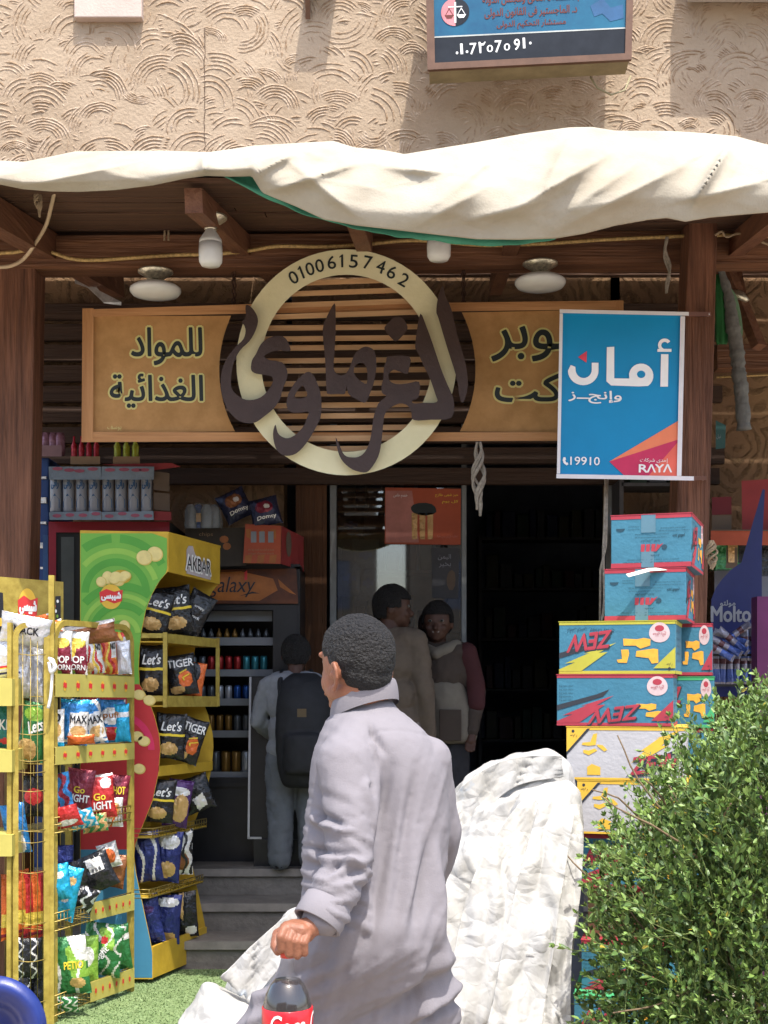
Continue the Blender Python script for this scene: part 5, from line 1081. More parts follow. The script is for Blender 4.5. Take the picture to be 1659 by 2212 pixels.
# ---------------- things on top of the fridges ----------------
m_wrap = M('shrink_wrap', (.16, .20, .24), .3, .15, 9, .3, 30, spec=.6); m_pack = M('pack_pale', (.26, .27, .30), .35, .1, metal=.2); m_pb = M('pack_blue', (.03, .09, .2), .35, .1); m_pkr = M('pack_pink', (.30, .08, .12), .4, .15)
for k, (xa, xb) in enumerate(((107, 218), (220, 331))):
    t = thing('can_pack', 'shrink-wrapped pack of pale juice cans on the red fridge, %s' % ('nearer the post' if k == 0 else 'beside the cartons'), 'can pack', P((xa+xb)/2, 1122, 7.5)); YY = 7.45
    b = MB(); n = 4; wd = (xb-xa)/n
    for i in range(n):
        for d in range(3):
            c = P(xa+wd*(i+.5), 1108, YY+.07+.075*d); r = wd*.47*mpp(YY); b.lathe([(r*.85, 0), (r, .01), (r, 72*mpp(YY)), (r*.8, 80*mpp(YY)), (0, 80*mpp(YY))], c, m_pack, 14)
    b.build('cans', t)['kind'] = 'stuff'
    b = MB()
    for i in range(n):
        cx = xa+wd*(i+.5); cm = lambda u, v, o=0, cx=cx: P(cx, 0, 1) if 0 else Vector((P(cx, v, YY+.07).x+sin((u-.5)*1.8)*(wd*.47*mpp(YY)+.002), YY+.07-cos((u-.5)*1.8)*(wd*.47*mpp(YY)+.002+o), P(cx, v, YY+.07).z))
        b.text('رانى', lambda u, v, o: cm(u, 1034+v*30, o), .15, .05, .85, .8, .001, m_pb, .03)
        b.prism([[(.05, 1085), (.5, 1068), (.95, 1080), (.95, 1098), (.05, 1098)]], cm, 0, m_pb, off=.001)
    b.build('can_print', t)
    b = MB(); b.prism([[(xa-2, 1008), (xb+2, 1008), (xb+1, 1036), (xa-1, 1036)]], lambda u, v, o=0: P(u, v, YY-o), .28, m_wrap); b.prism([[(xa-1, 1106), (xb, 1104), (xb+1, 1123), (xa, 1123)]], lambda u, v, o=0: P(u, v, YY-o), .28, m_wrap)
    for i in range(4): b.disc(lambda u, v, o=0: P(u, v, YY-.004), xa+18+26*i+rr(-6, 6), 1014+rr(-2, 4), 12, 4, 0, m_pkr, 8); b.disc(lambda u, v, o=0: P(u, v, YY-.004), xa+16+28*i, 1112+rr(-3, 3), 10, 4, 0, m_pkr, 8)
    b.build('wrap', t)
def smallbox(label, pts, Y, d, m, name='carton', cat='carton', extra=None, mside=None):
    b = MB(); mp = lambda u, v, o=0: P(u, v, Y-o); b.prism([pts], mp, d, m, mside or m)
    if extra: extra(b, mp)
    ys = [p[1] for p in pts]; xs = [p[0] for p in pts]
    return b.build(name, label=label, cat=cat, loc=P(sum(xs)/len(xs), max(ys), Y))
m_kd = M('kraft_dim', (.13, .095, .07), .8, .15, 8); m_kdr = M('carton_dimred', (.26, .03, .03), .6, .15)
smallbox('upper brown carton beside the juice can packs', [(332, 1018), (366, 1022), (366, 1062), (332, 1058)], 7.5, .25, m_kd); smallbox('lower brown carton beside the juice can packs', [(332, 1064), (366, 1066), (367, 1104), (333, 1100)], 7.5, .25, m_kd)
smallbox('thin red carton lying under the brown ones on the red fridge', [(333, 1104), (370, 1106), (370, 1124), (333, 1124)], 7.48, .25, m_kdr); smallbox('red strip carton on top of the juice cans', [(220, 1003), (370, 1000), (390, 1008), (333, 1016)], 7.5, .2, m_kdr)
def bottles(label, x0, x1, y0, y1, Y, m, n):
    t = thing('bottle_tray', label, 'tray', P((x0+x1)/2, y1, Y)); b = MB(); b.prism([[(x0, y1-17), (x1, y1-17), (x1, y1), (x0, y1)]], lambda u, v, o=0: P(u, v, Y-o), .2, m_kr); b.build('tray', t)
    for i in range(n):
        b = MB(); c = P(x0+(x1-x0)*(i+.5)/n, y1-6, Y+.07); r = (x1-x0)/n*.4*mpp(Y); h = (y1-y0)*mpp(Y); b.lathe([(r*.9, 0), (r, .01), (r, h*.6), (r*.4, h*.8), (r*.4, h), (0, h)], c, m, 12); b.build('bottle', t)
bottles('small tray of red bottles above the juice cans', 152, 216, 948, 1003, 7.55, foil('bottle_red', (.40, .02, .03)), 4); bottles('small tray of yellow-green bottles above the juice cans', 244, 302, 948, 1003, 7.55, foil('bottle_lime', (.35, .36, .03)), 3)
t = thing('bottle_pack', 'pale pink bottle pack on top of the dark blue fridge', 'bottle pack', P(105, 985, 7.6)); b = MB()
for i in range(4): b.lathe([(.025, 0), (.03, .02), (.03, .1), (.02, .13), (0, .13)], P(85+15*i, 984, 7.7), foil('bottle_pink', (.30, .14, .18)), 12)
b.build('bottles', t); b = MB(); b.prism([[(80, 962), (133, 962), (133, 986), (80, 986)]], lambda u, v, o=0: P(u, v, 7.62-o), .15, M('tray_pink', (.22, .13, .14), .6)); b.build('tray', t)
# top of the black fridge
t = thing('bottle_pack', 'clear wrapped pack of pale bottles with one blue and gold bottle, on the dark carton', 'bottle pack', P(437, 1140, 7.8)); b = MB()
m_clr = M('clear_plastic', (.30, .33, .36), .15, .2, 9, .3, 30, spec=.8)
for i in range(4): b.lathe([(.03, 0), (.034, .01), (.034, .10), (.02, .135), (0, .14)], P(412+17*i, 1141, 7.8+.05*(i % 2)), m_clr if i != 1 else foil('bottle_bluegold', (.05, .12, .4)), 12)
b.box(P(429, 1118, 7.765), (.03, .006, .05), f_tan); b.build('bottles', t); b = MB()
b.prism([[(399, 1098), (425, 1086), (455, 1088), (478, 1102), (482, 1141), (397, 1143)]], lambda u, v, o=0: P(u, v, 7.74-o), .2, M('film_clear', (.25, .28, .3), .1, 0, spec=.9, alpha=.25)); b.build('film', t)
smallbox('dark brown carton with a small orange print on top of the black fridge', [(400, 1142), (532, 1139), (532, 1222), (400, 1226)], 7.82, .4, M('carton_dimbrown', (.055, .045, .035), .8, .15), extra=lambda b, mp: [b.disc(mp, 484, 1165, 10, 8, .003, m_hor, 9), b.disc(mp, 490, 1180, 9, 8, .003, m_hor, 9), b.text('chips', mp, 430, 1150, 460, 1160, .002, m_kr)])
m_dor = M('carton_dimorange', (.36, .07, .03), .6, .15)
def ex(b, mp):
    for x in (545, 572, 598): b.prism([[(x-14, 1143 if x != 572 else 1150), (x-2, 1143), (x-2, 1165), (x-12, 1160)]], mp, 0, m_hor, off=.002); b.prism([[(x-15, 1200), (x, 1198), (x-3, 1216), (x-17, 1216)]], mp, 0, m_hor, off=.002)
    for x in (548, 566, 585): b.prism([[(x-6, 1148), (x+6, 1148), (x+6, 1172), (x-6, 1172)]], mp, 0, m_fgr, off=.004)
    b.text('the big snack box full of taste', mp, 536, 1185, 592, 1191, .003, m_kr); b.text('crispy cheese snack', mp, 536, 1193, 592, 1199, .003, m_kr)
t = thing('carton', 'red and orange printed carton on the right end of the black fridge', 'carton', P(580, 1222, 7.75)); b = MB(); mp = lambda u, v, o=0: P(u, v, 7.76-o)
b.prism([[(530, 1132), (607, 1136), (606, 1218), (525, 1216)]], mp, .3, m_dor); ex(b, mp); b.build('front', t); b = MB(); sd_ = quadmap(P(607, 1136, 7.76), P(655, 1160, 8.3), P(655, 1235, 8.3), P(606, 1218, 7.76)); b.rect(sd_, 0, 0, 1, 1, .003, m_kdr)
b.disc(sd_, .3, .4, .12, .35, .006, m_kd, 14); b.build('side', t)
def pack(label, x, y, w_, h_, roll, m, mprod, Y):
    bag(label, x, y, Y, w_, h_, m, [('ell', .5, .45, .3, .22, mprod), ('text', 'Domty', .2, .74, .85, .88, t_w), ('ell', .6, .45, .1, .08, f_wh)], roll=roll, fat=.6, pitch=-15)
f_nv = foil('foil_navy', (.03, .035, .08)); pack('navy wrapped bread pack with a brown loaf window, tilted against the wall', 508, 1092, 66, 70, 28, f_nv, f_brn, 7.85); pack('navy wrapped bread pack with a red window on the printed carton', 572, 1106, 66, 66, 14, f_nv, f_mar, 7.8)
# ---------------- posters on the glass ----------------
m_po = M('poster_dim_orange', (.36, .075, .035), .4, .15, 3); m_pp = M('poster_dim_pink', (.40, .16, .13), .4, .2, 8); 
def pex(b, mp):
    b.prism([[(833, 1060), (890, 1060), (905, 1172), (833, 1172)]], mp, 0, m_pp, off=.001); b.disc(mp, 912, 1100, 30, 12, .002, m_blk, 14, .2)
    for k in range(3): b.prism([[(889+17*k, 1108), (902+17*k, 1108), (901+17*k, 1165), (890+17*k, 1165)]], mp, 0, f_tan, off=.002)
    b.text('خبز شهى طازج', mp, 940, 1066, 990, 1074, .002, t_y); b.text('كل يوم', mp, 955, 1080, 990, 1088, .002, t_y); b.text('اطلبه الآن من هنا', mp, 945, 1155, 988, 1162, .002, m_pp)
    b.text('خصم خاص', mp, 850, 1066, 880, 1076, .002, t_w)
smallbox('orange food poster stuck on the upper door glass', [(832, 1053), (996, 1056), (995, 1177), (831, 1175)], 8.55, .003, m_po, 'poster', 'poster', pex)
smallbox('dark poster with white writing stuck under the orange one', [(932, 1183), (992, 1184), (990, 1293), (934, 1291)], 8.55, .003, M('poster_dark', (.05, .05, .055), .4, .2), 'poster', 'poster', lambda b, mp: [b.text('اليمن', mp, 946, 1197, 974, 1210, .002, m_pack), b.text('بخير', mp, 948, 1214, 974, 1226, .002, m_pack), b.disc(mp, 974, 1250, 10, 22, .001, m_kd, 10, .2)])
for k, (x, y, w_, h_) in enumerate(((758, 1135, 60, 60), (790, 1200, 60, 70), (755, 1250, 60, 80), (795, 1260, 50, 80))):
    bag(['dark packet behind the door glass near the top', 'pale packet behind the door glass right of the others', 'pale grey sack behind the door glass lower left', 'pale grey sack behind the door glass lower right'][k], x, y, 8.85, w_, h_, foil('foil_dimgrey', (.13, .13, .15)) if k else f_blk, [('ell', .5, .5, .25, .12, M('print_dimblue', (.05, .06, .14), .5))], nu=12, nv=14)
# ---------------- right stall ----------------
def C7(u, v): return ((2500+u/2.0115)/1.8228, (1600+v/2.0115)/1.8228)
ms_ = thing('display_stand', 'dark blue display stand with a pointed peak and a white name', 'display stand', P(1590, 1600, 7.3)); m_mb = M('stand_blue', (.014, .02, .10), .4, .12)
b = MB(); mp = lambda u, v, o=0: P(u, v, 7.3-o)
b.prism([[C7(*p) for p in ((1012, 655), (940, 900), (862, 1170), (845, 1235), (760, 1295), (690, 1370), (640, 1440), (605, 1530), (595, 2300), (1010, 2300), (1004, 1160), (1030, 660))]], mp, .04, m_mb)
b.text('مولتو', mp, *C7(675, 1535), *C7(795, 1590), .003, m_pack, .02); b.text('Molto', mp, *C7(605, 1585), *C7(915, 1705), .003, m_pack, .04)
b.build('back_panel', ms_); b = MB()
for v in (1960, 2200): b.prism([[C7(600, v), C7(1010, v), C7(1010, v+20), C7(600, v+20)]], lambda u, v, o=0: P(u, v, 7.12-o), .02, m_fblk)
b.build('shelf', ms_)
f_mol = foil('foil_molto', (.25, .25, .32)); f_mob = foil('foil_moltoblue', (.05, .10, .35)); f_mom = foil('foil_moltobrown', (.12, .05, .06))
k = 0
for (u, v, w_, h_, ro) in ((660, 1930, 16, 80, 60), (720, 1900, 16, 80, 62), (780, 1860, 16, 84, 50), (800, 1800, 16, 80, -55), (760, 1830, 16, 80, 70), (870, 1880, 18, 74, 2), (935, 1880, 18, 74, 0), (640, 2060, 18, 80, 3), (690, 2060, 18, 80, -3), (745, 2060, 18, 80, 2), (800, 2060, 18, 80, -2), (860, 2060, 18, 80, 2), (925, 2060, 18, 80, 0)):
    x, y = C7(u, v); bag('croissant packet on the dark blue stand, %s' % (ORD[k]+' of the leaning upper pile' if v < 2000 else ORD[k-7]+' from the left in the upright lower row'), x, y, 7.05+.02*k, w_, h_, f_mol, [('band', .3, .45, f_mom), ('band', .6, .95, f_mob)], roll=ro, group='croissant packets, %s' % ('upper pile' if v < 2000 else 'lower row'), nu=8, nv=14, fat=.7); k += 1
m_pinkp = M('post_pink', (.13, .025, .10), .5, .2, 4)
b = MB(); b.beam(P(1652, 2212, 7.0), P(1652, 1290, 7.0), .11, .11, m_pinkp, up=(0, 1, 0)); b.build('post', label='magenta pink post at the right picture edge beside the blue stand', cat='post')
smallbox('red box high at the right picture edge', [C7(845, 590), C7(1100, 575), C7(1100, 985), C7(850, 975)], 7.9, .3, m_kdr, 'box', 'box'); smallbox('small dark red box behind the wooden post', [C7(610, 720), C7(765, 715), C7(765, 855), C7(610, 860)], 7.9, .3, M('box_darkred', (.13, .01, .015), .6, .1), 'box', 'box'); smallbox('brown carton under the small dark red box', [C7(610, 862), C7(765, 862), C7(765, 975), C7(610, 975)], 7.9, .3, m_kd)
sh = thing('wall_shelf', 'long red-brown shelf behind the blue stand', 'shelf', P(1640, 1150, 7.9)); b = MB(); b.prism([[C7(600, 980), C7(1400, 985), C7(1400, 1100), C7(600, 1100)]], lambda u, v, o=0: P(u, v, 7.75-o), .03, m_dor); b.build('front_board', sh); b = MB(); b.prism([[C7(600, 976), C7(1400, 980), C7(1400, 988), C7(600, 984)]], lambda u, v, o=0: P(u, v, 7.74-o), .6, m_kd); b.build('top_board', sh)
b = MB()
for k in range(9): x, y = C7(640+45*k, 1180+rr(-20, 40)); b.box(P(x, y, 7.95), (.1, .1, rr(.1, .2)), R.choice([m_kd, f_blk, f_gr, f_tan]), rot=(0, 0, rr(-.3, .3)))
o = b.build('packets', label='jumble of dim packets behind the blue stand', cat='packets', kind='stuff')
b = MB(); b.prism([[C7(*p) for p in ((630, 1110), (1100, 1100), (1100, 2300), (630, 2300))]], lambda u, v, o=0: P(u, v, 8.1-o), .4, m_dark); b.build('counter', label='dark counter behind the blue stand', cat='counter')
def C6(u, v): return ((2600+u/3.686)/1.8228, (1000+v/3.686)/1.8228)
b = MB(); V = []; L_ = [(820, 880, 300), (820, 930, 480), (818, 955, 700), (820, 975, 900), (820, 978, 1050), (822, 975, 1180), (830, 968, 1270), (850, 940, 1310)]
for (a, c, v) in L_:
    for j in range(7): x, y = C6(a+(c-a)*j/6, v); V.append(P(x, y, 7.0-.03*sin(pi*j/6)-.01*sin(j*2.5)))
b.add(V, [(i*7+j, i*7+j+1, (i+1)*7+j+1, (i+1)*7+j) for i in range(len(L_)-1) for j in range(6)], M('cloth_green', (.03, .17, .05), .6, .2, 8), True)
o = b.build('green_bag', label='green plastic bag hanging behind the wooden post', cat='bag'); md = o.modifiers.new('s', 'SOLIDIFY'); md.thickness = .01
m_gc = M('cloth_grey', (.14, .14, .13), .8, .25, 14, .5, 40)
b = MB(); pts = [P(*C6(u, v), 6.95) for u, v in ((860, 80), (900, 300), (980, 560), (1020, 800), (1040, 1000), (1080, 1200), (1110, 1400), (1130, 1600), (1140, 1750), (1170, 1900), (1180, 2100), (1200, 2300), (1215, 2550))]
b.tube(catmull(pts, 4), [(.014+.022*min(1, i/16)+.012*nz(i*.7, 2)) for i in range(len(catmull(pts, 4)))], m_gc, 10); b.build('twisted_cloth', label='twisted grey cloth hanging from the roof right of the wooden post', cat='cloth')
b = MB(); pts = [P(*C6(u, v), 7.2) for u, v in ((970, 500), (1060, 650), (1120, 900), (1145, 1150), (1110, 1210))]; b.tube(catmull(pts, 4), .02, M('cloth_mint', (.14, .24, .14), .6), 8); b.build('cloth_strip', label='pale green strip beside the twisted grey cloth', cat='cloth')
b = MB(); b.tube([P(1548, 815, 7.7), P(1700, 808, 7.7)], .006, m_rlight, 6); b.build('rope_light', label='thin amber cord crossing the plaster behind the twisted cloth', cat='cord')
b = MB(); b.lathe([(0, 0), (.05, .01), (.06, .03), (.02, .05), (0, .05)], P(1592, 648, 7.3), m_brs, 20, (.4, .5, 0)); b.build('ceiling_lamp', label='small brass lamp base beside the twisted grey cloth', cat='lamp')
smallbox('blue-green water pack on the shelf behind the wooden post', [C7(640, 110), C7(720, 150), C7(715, 330), C7(640, 340)], 7.95, .15, M('pack_teal', (.03, .09, .09), .5, .2), 'bottle_pack', 'bottle pack', lambda b, mp: b.text('نيل', mp, *C7(645, 220), *C7(680, 260), .002, m_pack))
# blue plastic chair
ch = thing('plastic_chair', 'dark blue plastic chair back at the lower left corner', 'chair', P(20, 2500, 4.6)); m_ch2 = M('chair_blue', (.014, .03, .17), .35, .15, 8, .08, 30, spec=.5)
def arcp(r, y0, n=26): return [(-10+r*sin(a), y0-r*1.0*cos(a)*1.0) for a in [-pi*.62+pi*1.12*k/n for k in range(n+1)]]
b = MB(); V = []; prof = [(112, 0, 0), (104, -9, -.015), (94, -10, -.035), (78, 2, -.02), (66, 8, .0), (60, 14, .02), (52, 16, .05), (30, 20, .06), (2, 30, .06)]
n = 28
for k in range(n+1):
    a = -pi*.55+pi*1.05*k/n
    for (r, dy, d) in prof: x = -12+r*sin(a); y = 2218-(r*.98)*cos(a)+(r < 100)*6; V.append(P(x, y, 4.5+d+.0*k))
m_ = len(prof); b.add(V, [(k*m_+j, (k+1)*m_+j, (k+1)*m_+j+1, k*m_+j+1) for k in range(n) for j in range(m_-1)], m_ch2, True)
o = b.build('backrest', ch); md = o.modifiers.new('s', 'SOLIDIFY'); md.thickness = .006; md = o.modifiers.new('u', 'SUBSURF'); md.levels = 1; md.render_levels = 2
b = MB()
for k in range(3): x = -40+26*k; b.beam(P(x, 2215, 4.5), P(x*.9, 2480, 4.45), .02, .008, m_ch2)
b.build('back_slat', ch); b = MB(); b.box(P(-12, 2500, 4.25)+Vector((0, 0, 0)), (.42, .42, .02), m_ch2, bev=.008); b.build('seat', ch)
for sx in (-1, 1):
    for sy in (-1, 1): c = P(-12, 2500, 4.25)+Vector((sx*.19, sy*.19, -.01)); b = MB(); b.beam(c, Vector((c.x+sx*.02, c.y+sy*.02, 0)), .035, .035, m_ch2); b.build('leg', ch)
# ---------------- cloth heaps ----------------
def loft(rows, n=40, pw=2.4, Yo=0):
    """rows: (y, xl, xr, half depth, Y centre) -> closed surface"""
    V = []; Fc = []
    for (y, xl, xr, d, Yc) in rows:
        c = P((xl+xr)/2, y, Yc); hw = (xr-xl)/2*mpp(Yc)
        for k in range(n):
            a = 2*pi*k/n; ca, sa = cos(a), sin(a)
            V.append(c+Vector((hw*math.copysign(abs(ca)**(2/pw), ca), d*math.copysign(abs(sa)**(2/pw), sa), 0)))
    m = len(rows)
    for i in range(m-1):
        for k in range(n): Fc.append((i*n+k, i*n+(k+1) % n, (i+1)*n+(k+1) % n, (i+1)*n+k))
    Fc.append(tuple(range(n))[::-1]); Fc.append(tuple((m-1)*n+k for k in range(n)))
    return ('m', V, Fc)
def dens(rows, k=5): return catmull([tuple(r) for r in rows], k)
def ridge(x, y, z, s): return 1-2.2*abs(noise.noise(Vector((x*s, y*s, z*s))))
m_shw = M('sheet_woven', (.44, .437, .425), .6, 0, 2.2, .5, 60, spec=.25, col2=(.36, .345, .305)); 
def sheet_mat(name, blue):
    m = M(name, (.43, .43, .425), .55, 0, 5, .5, 55, spec=.25, col2=(.36, .345, .31)); t = m.node_tree; b = t.nodes['Principled BSDF']
    n = t.nodes.new('ShaderNodeTexNoise'); n.inputs['Scale'].default_value = 2.6; n.inputs['Detail'].default_value = 8; tc = t.nodes.new('ShaderNodeTexCoord'); t.links.new(tc.outputs['Object'], n.inputs['Vector'])
    r = t.nodes.new('ShaderNodeMapRange'); r.inputs[1].default_value = .60; r.inputs[2].default_value = .66; t.links.new(n.outputs[0], r.inputs[0])
    mx = t.nodes.new('ShaderNodeMix'); mx.data_type = 'RGBA'; old = b.inputs['Base Color'].links[0].from_socket; t.links.new(old, mx.inputs[6]); mx.inputs[7].default_value = (*blue, 1); t.links.new(r.outputs[0], mx.inputs[0]); t.links.new(mx.outputs[2], b.inputs['Base Color']); return m
def crinkle(m):
    t = m.node_tree; b = t.nodes['Principled BSDF']; tc = t.nodes.new('ShaderNodeTexCoord'); prev = None
    nz_ = t.nodes.new('ShaderNodeTexNoise'); nz_.inputs['Scale'].default_value = 6; t.links.new(tc.outputs['Object'], nz_.inputs['Vector'])
    va = t.nodes.new('ShaderNodeVectorMath'); va.operation = 'MULTIPLY_ADD'; va.inputs[1].default_value = (.12, .12, .12); t.links.new(nz_.outputs['Color'], va.inputs[0]); t.links.new(tc.outputs['Object'], va.inputs[2])
    for sc_, st_ in ((8, .6), (21, .4), (55, .15)):
        v = t.nodes.new('ShaderNodeTexVoronoi'); v.feature = 'DISTANCE_TO_EDGE'; v.inputs['Scale'].default_value = sc_; t.links.new(va.outputs[0], v.inputs['Vector'])
        bp = t.nodes.new('ShaderNodeBump'); bp.inputs['Strength'].default_value = st_; bp.inputs['Distance'].default_value = .25/sc_
        t.links.new(v.outputs['Distance'], bp.inputs['Height'])
        if prev: t.links.new(prev.outputs[0], bp.inputs['Normal'])
        prev = bp
    t.links.new(prev.outputs[0], b.inputs['Normal']); return m
crinkle(m_shw); m_shb = crinkle(sheet_mat('sheet_blueprint', (.26, .34, .44)))
def crump(dirx, amp=1, lines=()):
    def f(c, n):
        x, y, z = c; q = x+dirx*z; px = CX+x*F/y; py = HZ-(z-EYE)*F/y; dd = 0
        for (a, b_, am, wd) in lines:
            s_, t_ = seg((px, py), a, b_)
            if abs(s_) < wd*5: dd += am*math.exp(-abs(s_)/(wd*(.9 if s_ > 0 else 1.8)))*min(1, 4*(t_+.02), 4*(1.02-t_))
        return dd+g_(x, y, z, q)
    def g_(x, y, z, q):
        w1 = .05*noise.noise(Vector((x*3, y*3, z*3)))
        return amp*(.03*noise.noise(Vector((q*5+w1, y*2, z*.9)))+.018*ridge(q+w1, y*.5, z*.16+5, 8)+.006*max(0, ridge(q+w1, y+3, z*.45, 14))**2-.012)
    return f
RB = [(1628, 1110, 1180, .06, 5.2), (1650, 1048, 1226, .16, 5.2), (1700, 975, 1235, .24, 5.18), (1760, 905, 1235, .28, 5.16), (1850, 800, 1230, .33, 5.12), (1930, 700, 1215, .36, 5.1), (2000, 600, 1200, .38, 5.08), (2060, 540, 1200, .38, 5.05), (2110, 488, 1200, .38, 5.0), (2160, 495, 1190, .38, 5.0), (2230, 505, 1190, .4, 5.0), (2340, 490, 1190, .42, 5.0)]
blob([loft(dens(RB))], .011, 2, 'woven_sheet', None, m_shb, crump(.55, .8, [((1225, 1650), (990, 1800), .04, 10), ((1150, 1640), (970, 1735), .03, 8), ((1060, 1660), (1140, 1700), .03, 8), ((1180, 1640), (1050, 1690), .03, 8), ((1050, 1720), (985, 1900), .035, 9), ((1000, 1830), (1060, 1960), .03, 8), ((700, 1940), (520, 2100), .04, 10), ((640, 2000), (560, 2180), .03, 9), ((760, 1900), (600, 2060), .03, 8)]), loc=P(900, 2340, 5.0), post=2, label='big white woven plastic sheet heaped over goods, sloping down to the left behind the man', cat='sheet')
RA = [(1688, 1185, 1228, .05, 4.85), (1712, 1130, 1240, .12, 4.82), (1760, 1098, 1245, .17, 4.8), (1850, 1072, 1243, .2, 4.76), (1930, 1055, 1237, .22, 4.72), (2010, 1035, 1228, .24, 4.7), (2090, 1005, 1205, .25, 4.68), (2150, 985, 1194, .25, 4.66), (2212, 980, 1216, .27, 4.64), (2300, 970, 1224, .28, 4.62), (2385, 955, 1232, .3, 4.62)]
blob([loft(dens(RA))], .010, 2, 'woven_sheet', None, m_shw, crump(-.28, .9, [((1215, 1705), (1090, 1950), .05, 9), ((1090, 1950), (1005, 2200), .04, 8), ((1222, 1712), (1170, 2000), .05, 9), ((1170, 2000), (1060, 2210), .04, 9), ((1238, 1740), (1205, 2090), .045, 8), ((1150, 1720), (1060, 1880), .035, 7), ((1060, 1880), (990, 2120), .035, 7), ((1120, 2040), (1200, 2120), .03, 8), ((1010, 2200), (1150, 2100), .03, 8)]), loc=P(1100, 2385, 4.62), post=2, label='tall white crumpled sheet hanging in long folds right of the man beside the cartons', cat='sheet')
RC = [(2126, 440, 470, .03, 4.62), (2150, 425, 505, .1, 4.62), (2180, 405, 560, .15, 4.62), (2215, 388, 610, .2, 4.62), (2300, 370, 650, .25, 4.6), (2405, 360, 660, .27, 4.6)]
blob([loft(dens(RC))], .012, 2, 'woven_sheet', None, m_shw, crump(.8, .8), loc=P(500, 2400, 4.6), label='small crumpled white sheet on the ground at the lower left of the man', cat='sheet')
def flap(pts, w0, w1, Y0, Y1, npl, amp, label_parent, m):
    pts = catmull(pts, 8); n = len(pts); nw = 46; V = []
    for i, (x, y) in enumerate(pts):
        t = i/(n-1); (xa, ya), (xb, yb) = pts[max(0, i-1)], pts[min(n-1, i+1)]; L = sqrt((xb-xa)**2+(yb-ya)**2) or 1; nx_, ny_ = -(yb-ya)/L, (xb-xa)/L
        if nx_ < 0: nx_, ny_ = -nx_, -ny_
        w = w0+(w1-w0)*t; Yc = Y0+(Y1-Y0)*t
        for j in range(nw):
            u = j/(nw-1)-.5; ph = npl*pi*(u+.5+.22*nz(t*3.5, u*2, npl*3)+.15*nz(u*4, t*1.2, npl))*2+2.2*nz(t*2.0, npl); pl = (abs(((ph/pi) % 2)-1)*2-1); pl = pl*(.45+.9*abs(nz(t*2.2, u*3, 11)))
            V.append(P(x+nx_*u*w*(1+.15*nz(t*4, 7)), y+ny_*u*w+10*nz(u*6, t*3, 5)*(t < .05 or t > .95), Yc-amp*pl*(.08+.92*min(1, t*1.8))-.035*nz(x/130+u*.5, y/170, 3)-.010*nz((x+u*w)/26, y/34, 9)-.055*abs(nz((x+u*w*.9)/42, y/130, 2))))
    b = MB(); b.add(V, [(i*nw+j, (i+1)*nw+j, (i+1)*nw+j+1, i*nw+j+1) for i in range(n-1) for j in range(nw-1)], m, True)
    o = b.build('fold_flap', label_parent); md = o.modifiers.new('s', 'SOLIDIFY'); md.thickness = .0025
SA = [o for o in COL.objects if o.name.startswith('woven_sheet')]
for o in SA: o['_w'] = 0
def flp(par, *a):
    n0 = len(COL.objects); flap(*a[:-1], None, a[-1]); o = COL.objects[-1]; off = Vector(par.location); o.data.transform(Matrix.Translation(-off)); o.location = (0, 0, 0); o.parent = par
hb, ha, hc_ = SA[0], SA[1], SA[2]
flp(ha, [(1175, 1745), (1115, 1830), (1060, 1960), (1015, 2230)], 90, 125, 4.62, 4.36, 1.1, .003, m_shw)
flp(ha, [(1205, 1735), (1180, 1850), (1150, 2000), (1110, 2230)], 76, 120, 4.58, 4.34, 0.9, .003, m_shw)
flp(ha, [(1238, 1800), (1225, 1930), (1200, 2060), (1195, 2230)], 46, 80, 4.56, 4.38, .7, .003, m_shw)
flp(hb, [(1215, 1655), (1110, 1668), (1030, 1720), (985, 1800)], 46, 90, 4.98, 4.86, .8, .003, m_shb)
flp(hb, [(760, 1905), (660, 1985), (580, 2060), (510, 2140)], 46, 90, 4.72, 4.60, 1, .004, m_shb)
# ---------------- figures ----------------
m_skin = M('skin_brown', (.25, .10, .055), .5, .12, 20, .12, 120, spec=.4, sss=.08); m_skin2 = M('skin_shaded', (.075, .036, .024), .5, .1); m_hair = M('hair_black', (.010, .009, .009), .65, .5, 60, 1, 150, spec=.4); m_hairs = M('hair_curl', (.014, .012, .012), .5, .5, 40, spec=.6); m_eye = M('eye_white', (.14, .13, .12), .3, 0); m_teeth = M('teeth', (.32, .29, .26), .3, 0); m_iris = M('eye_dark', (.01, .008, .006), .2, 0); m_lip = M('lip', (.20, .06, .05), .5, 0)
m_robe = M('robe_lilac', (.20, .187, .203), .85, .05, 5, .1, 260)
man = thing('person', 'man in a pale lilac-grey robe walking left with his back turned, holding a cola bottle', 'person', P(760, 2745, 3.45))
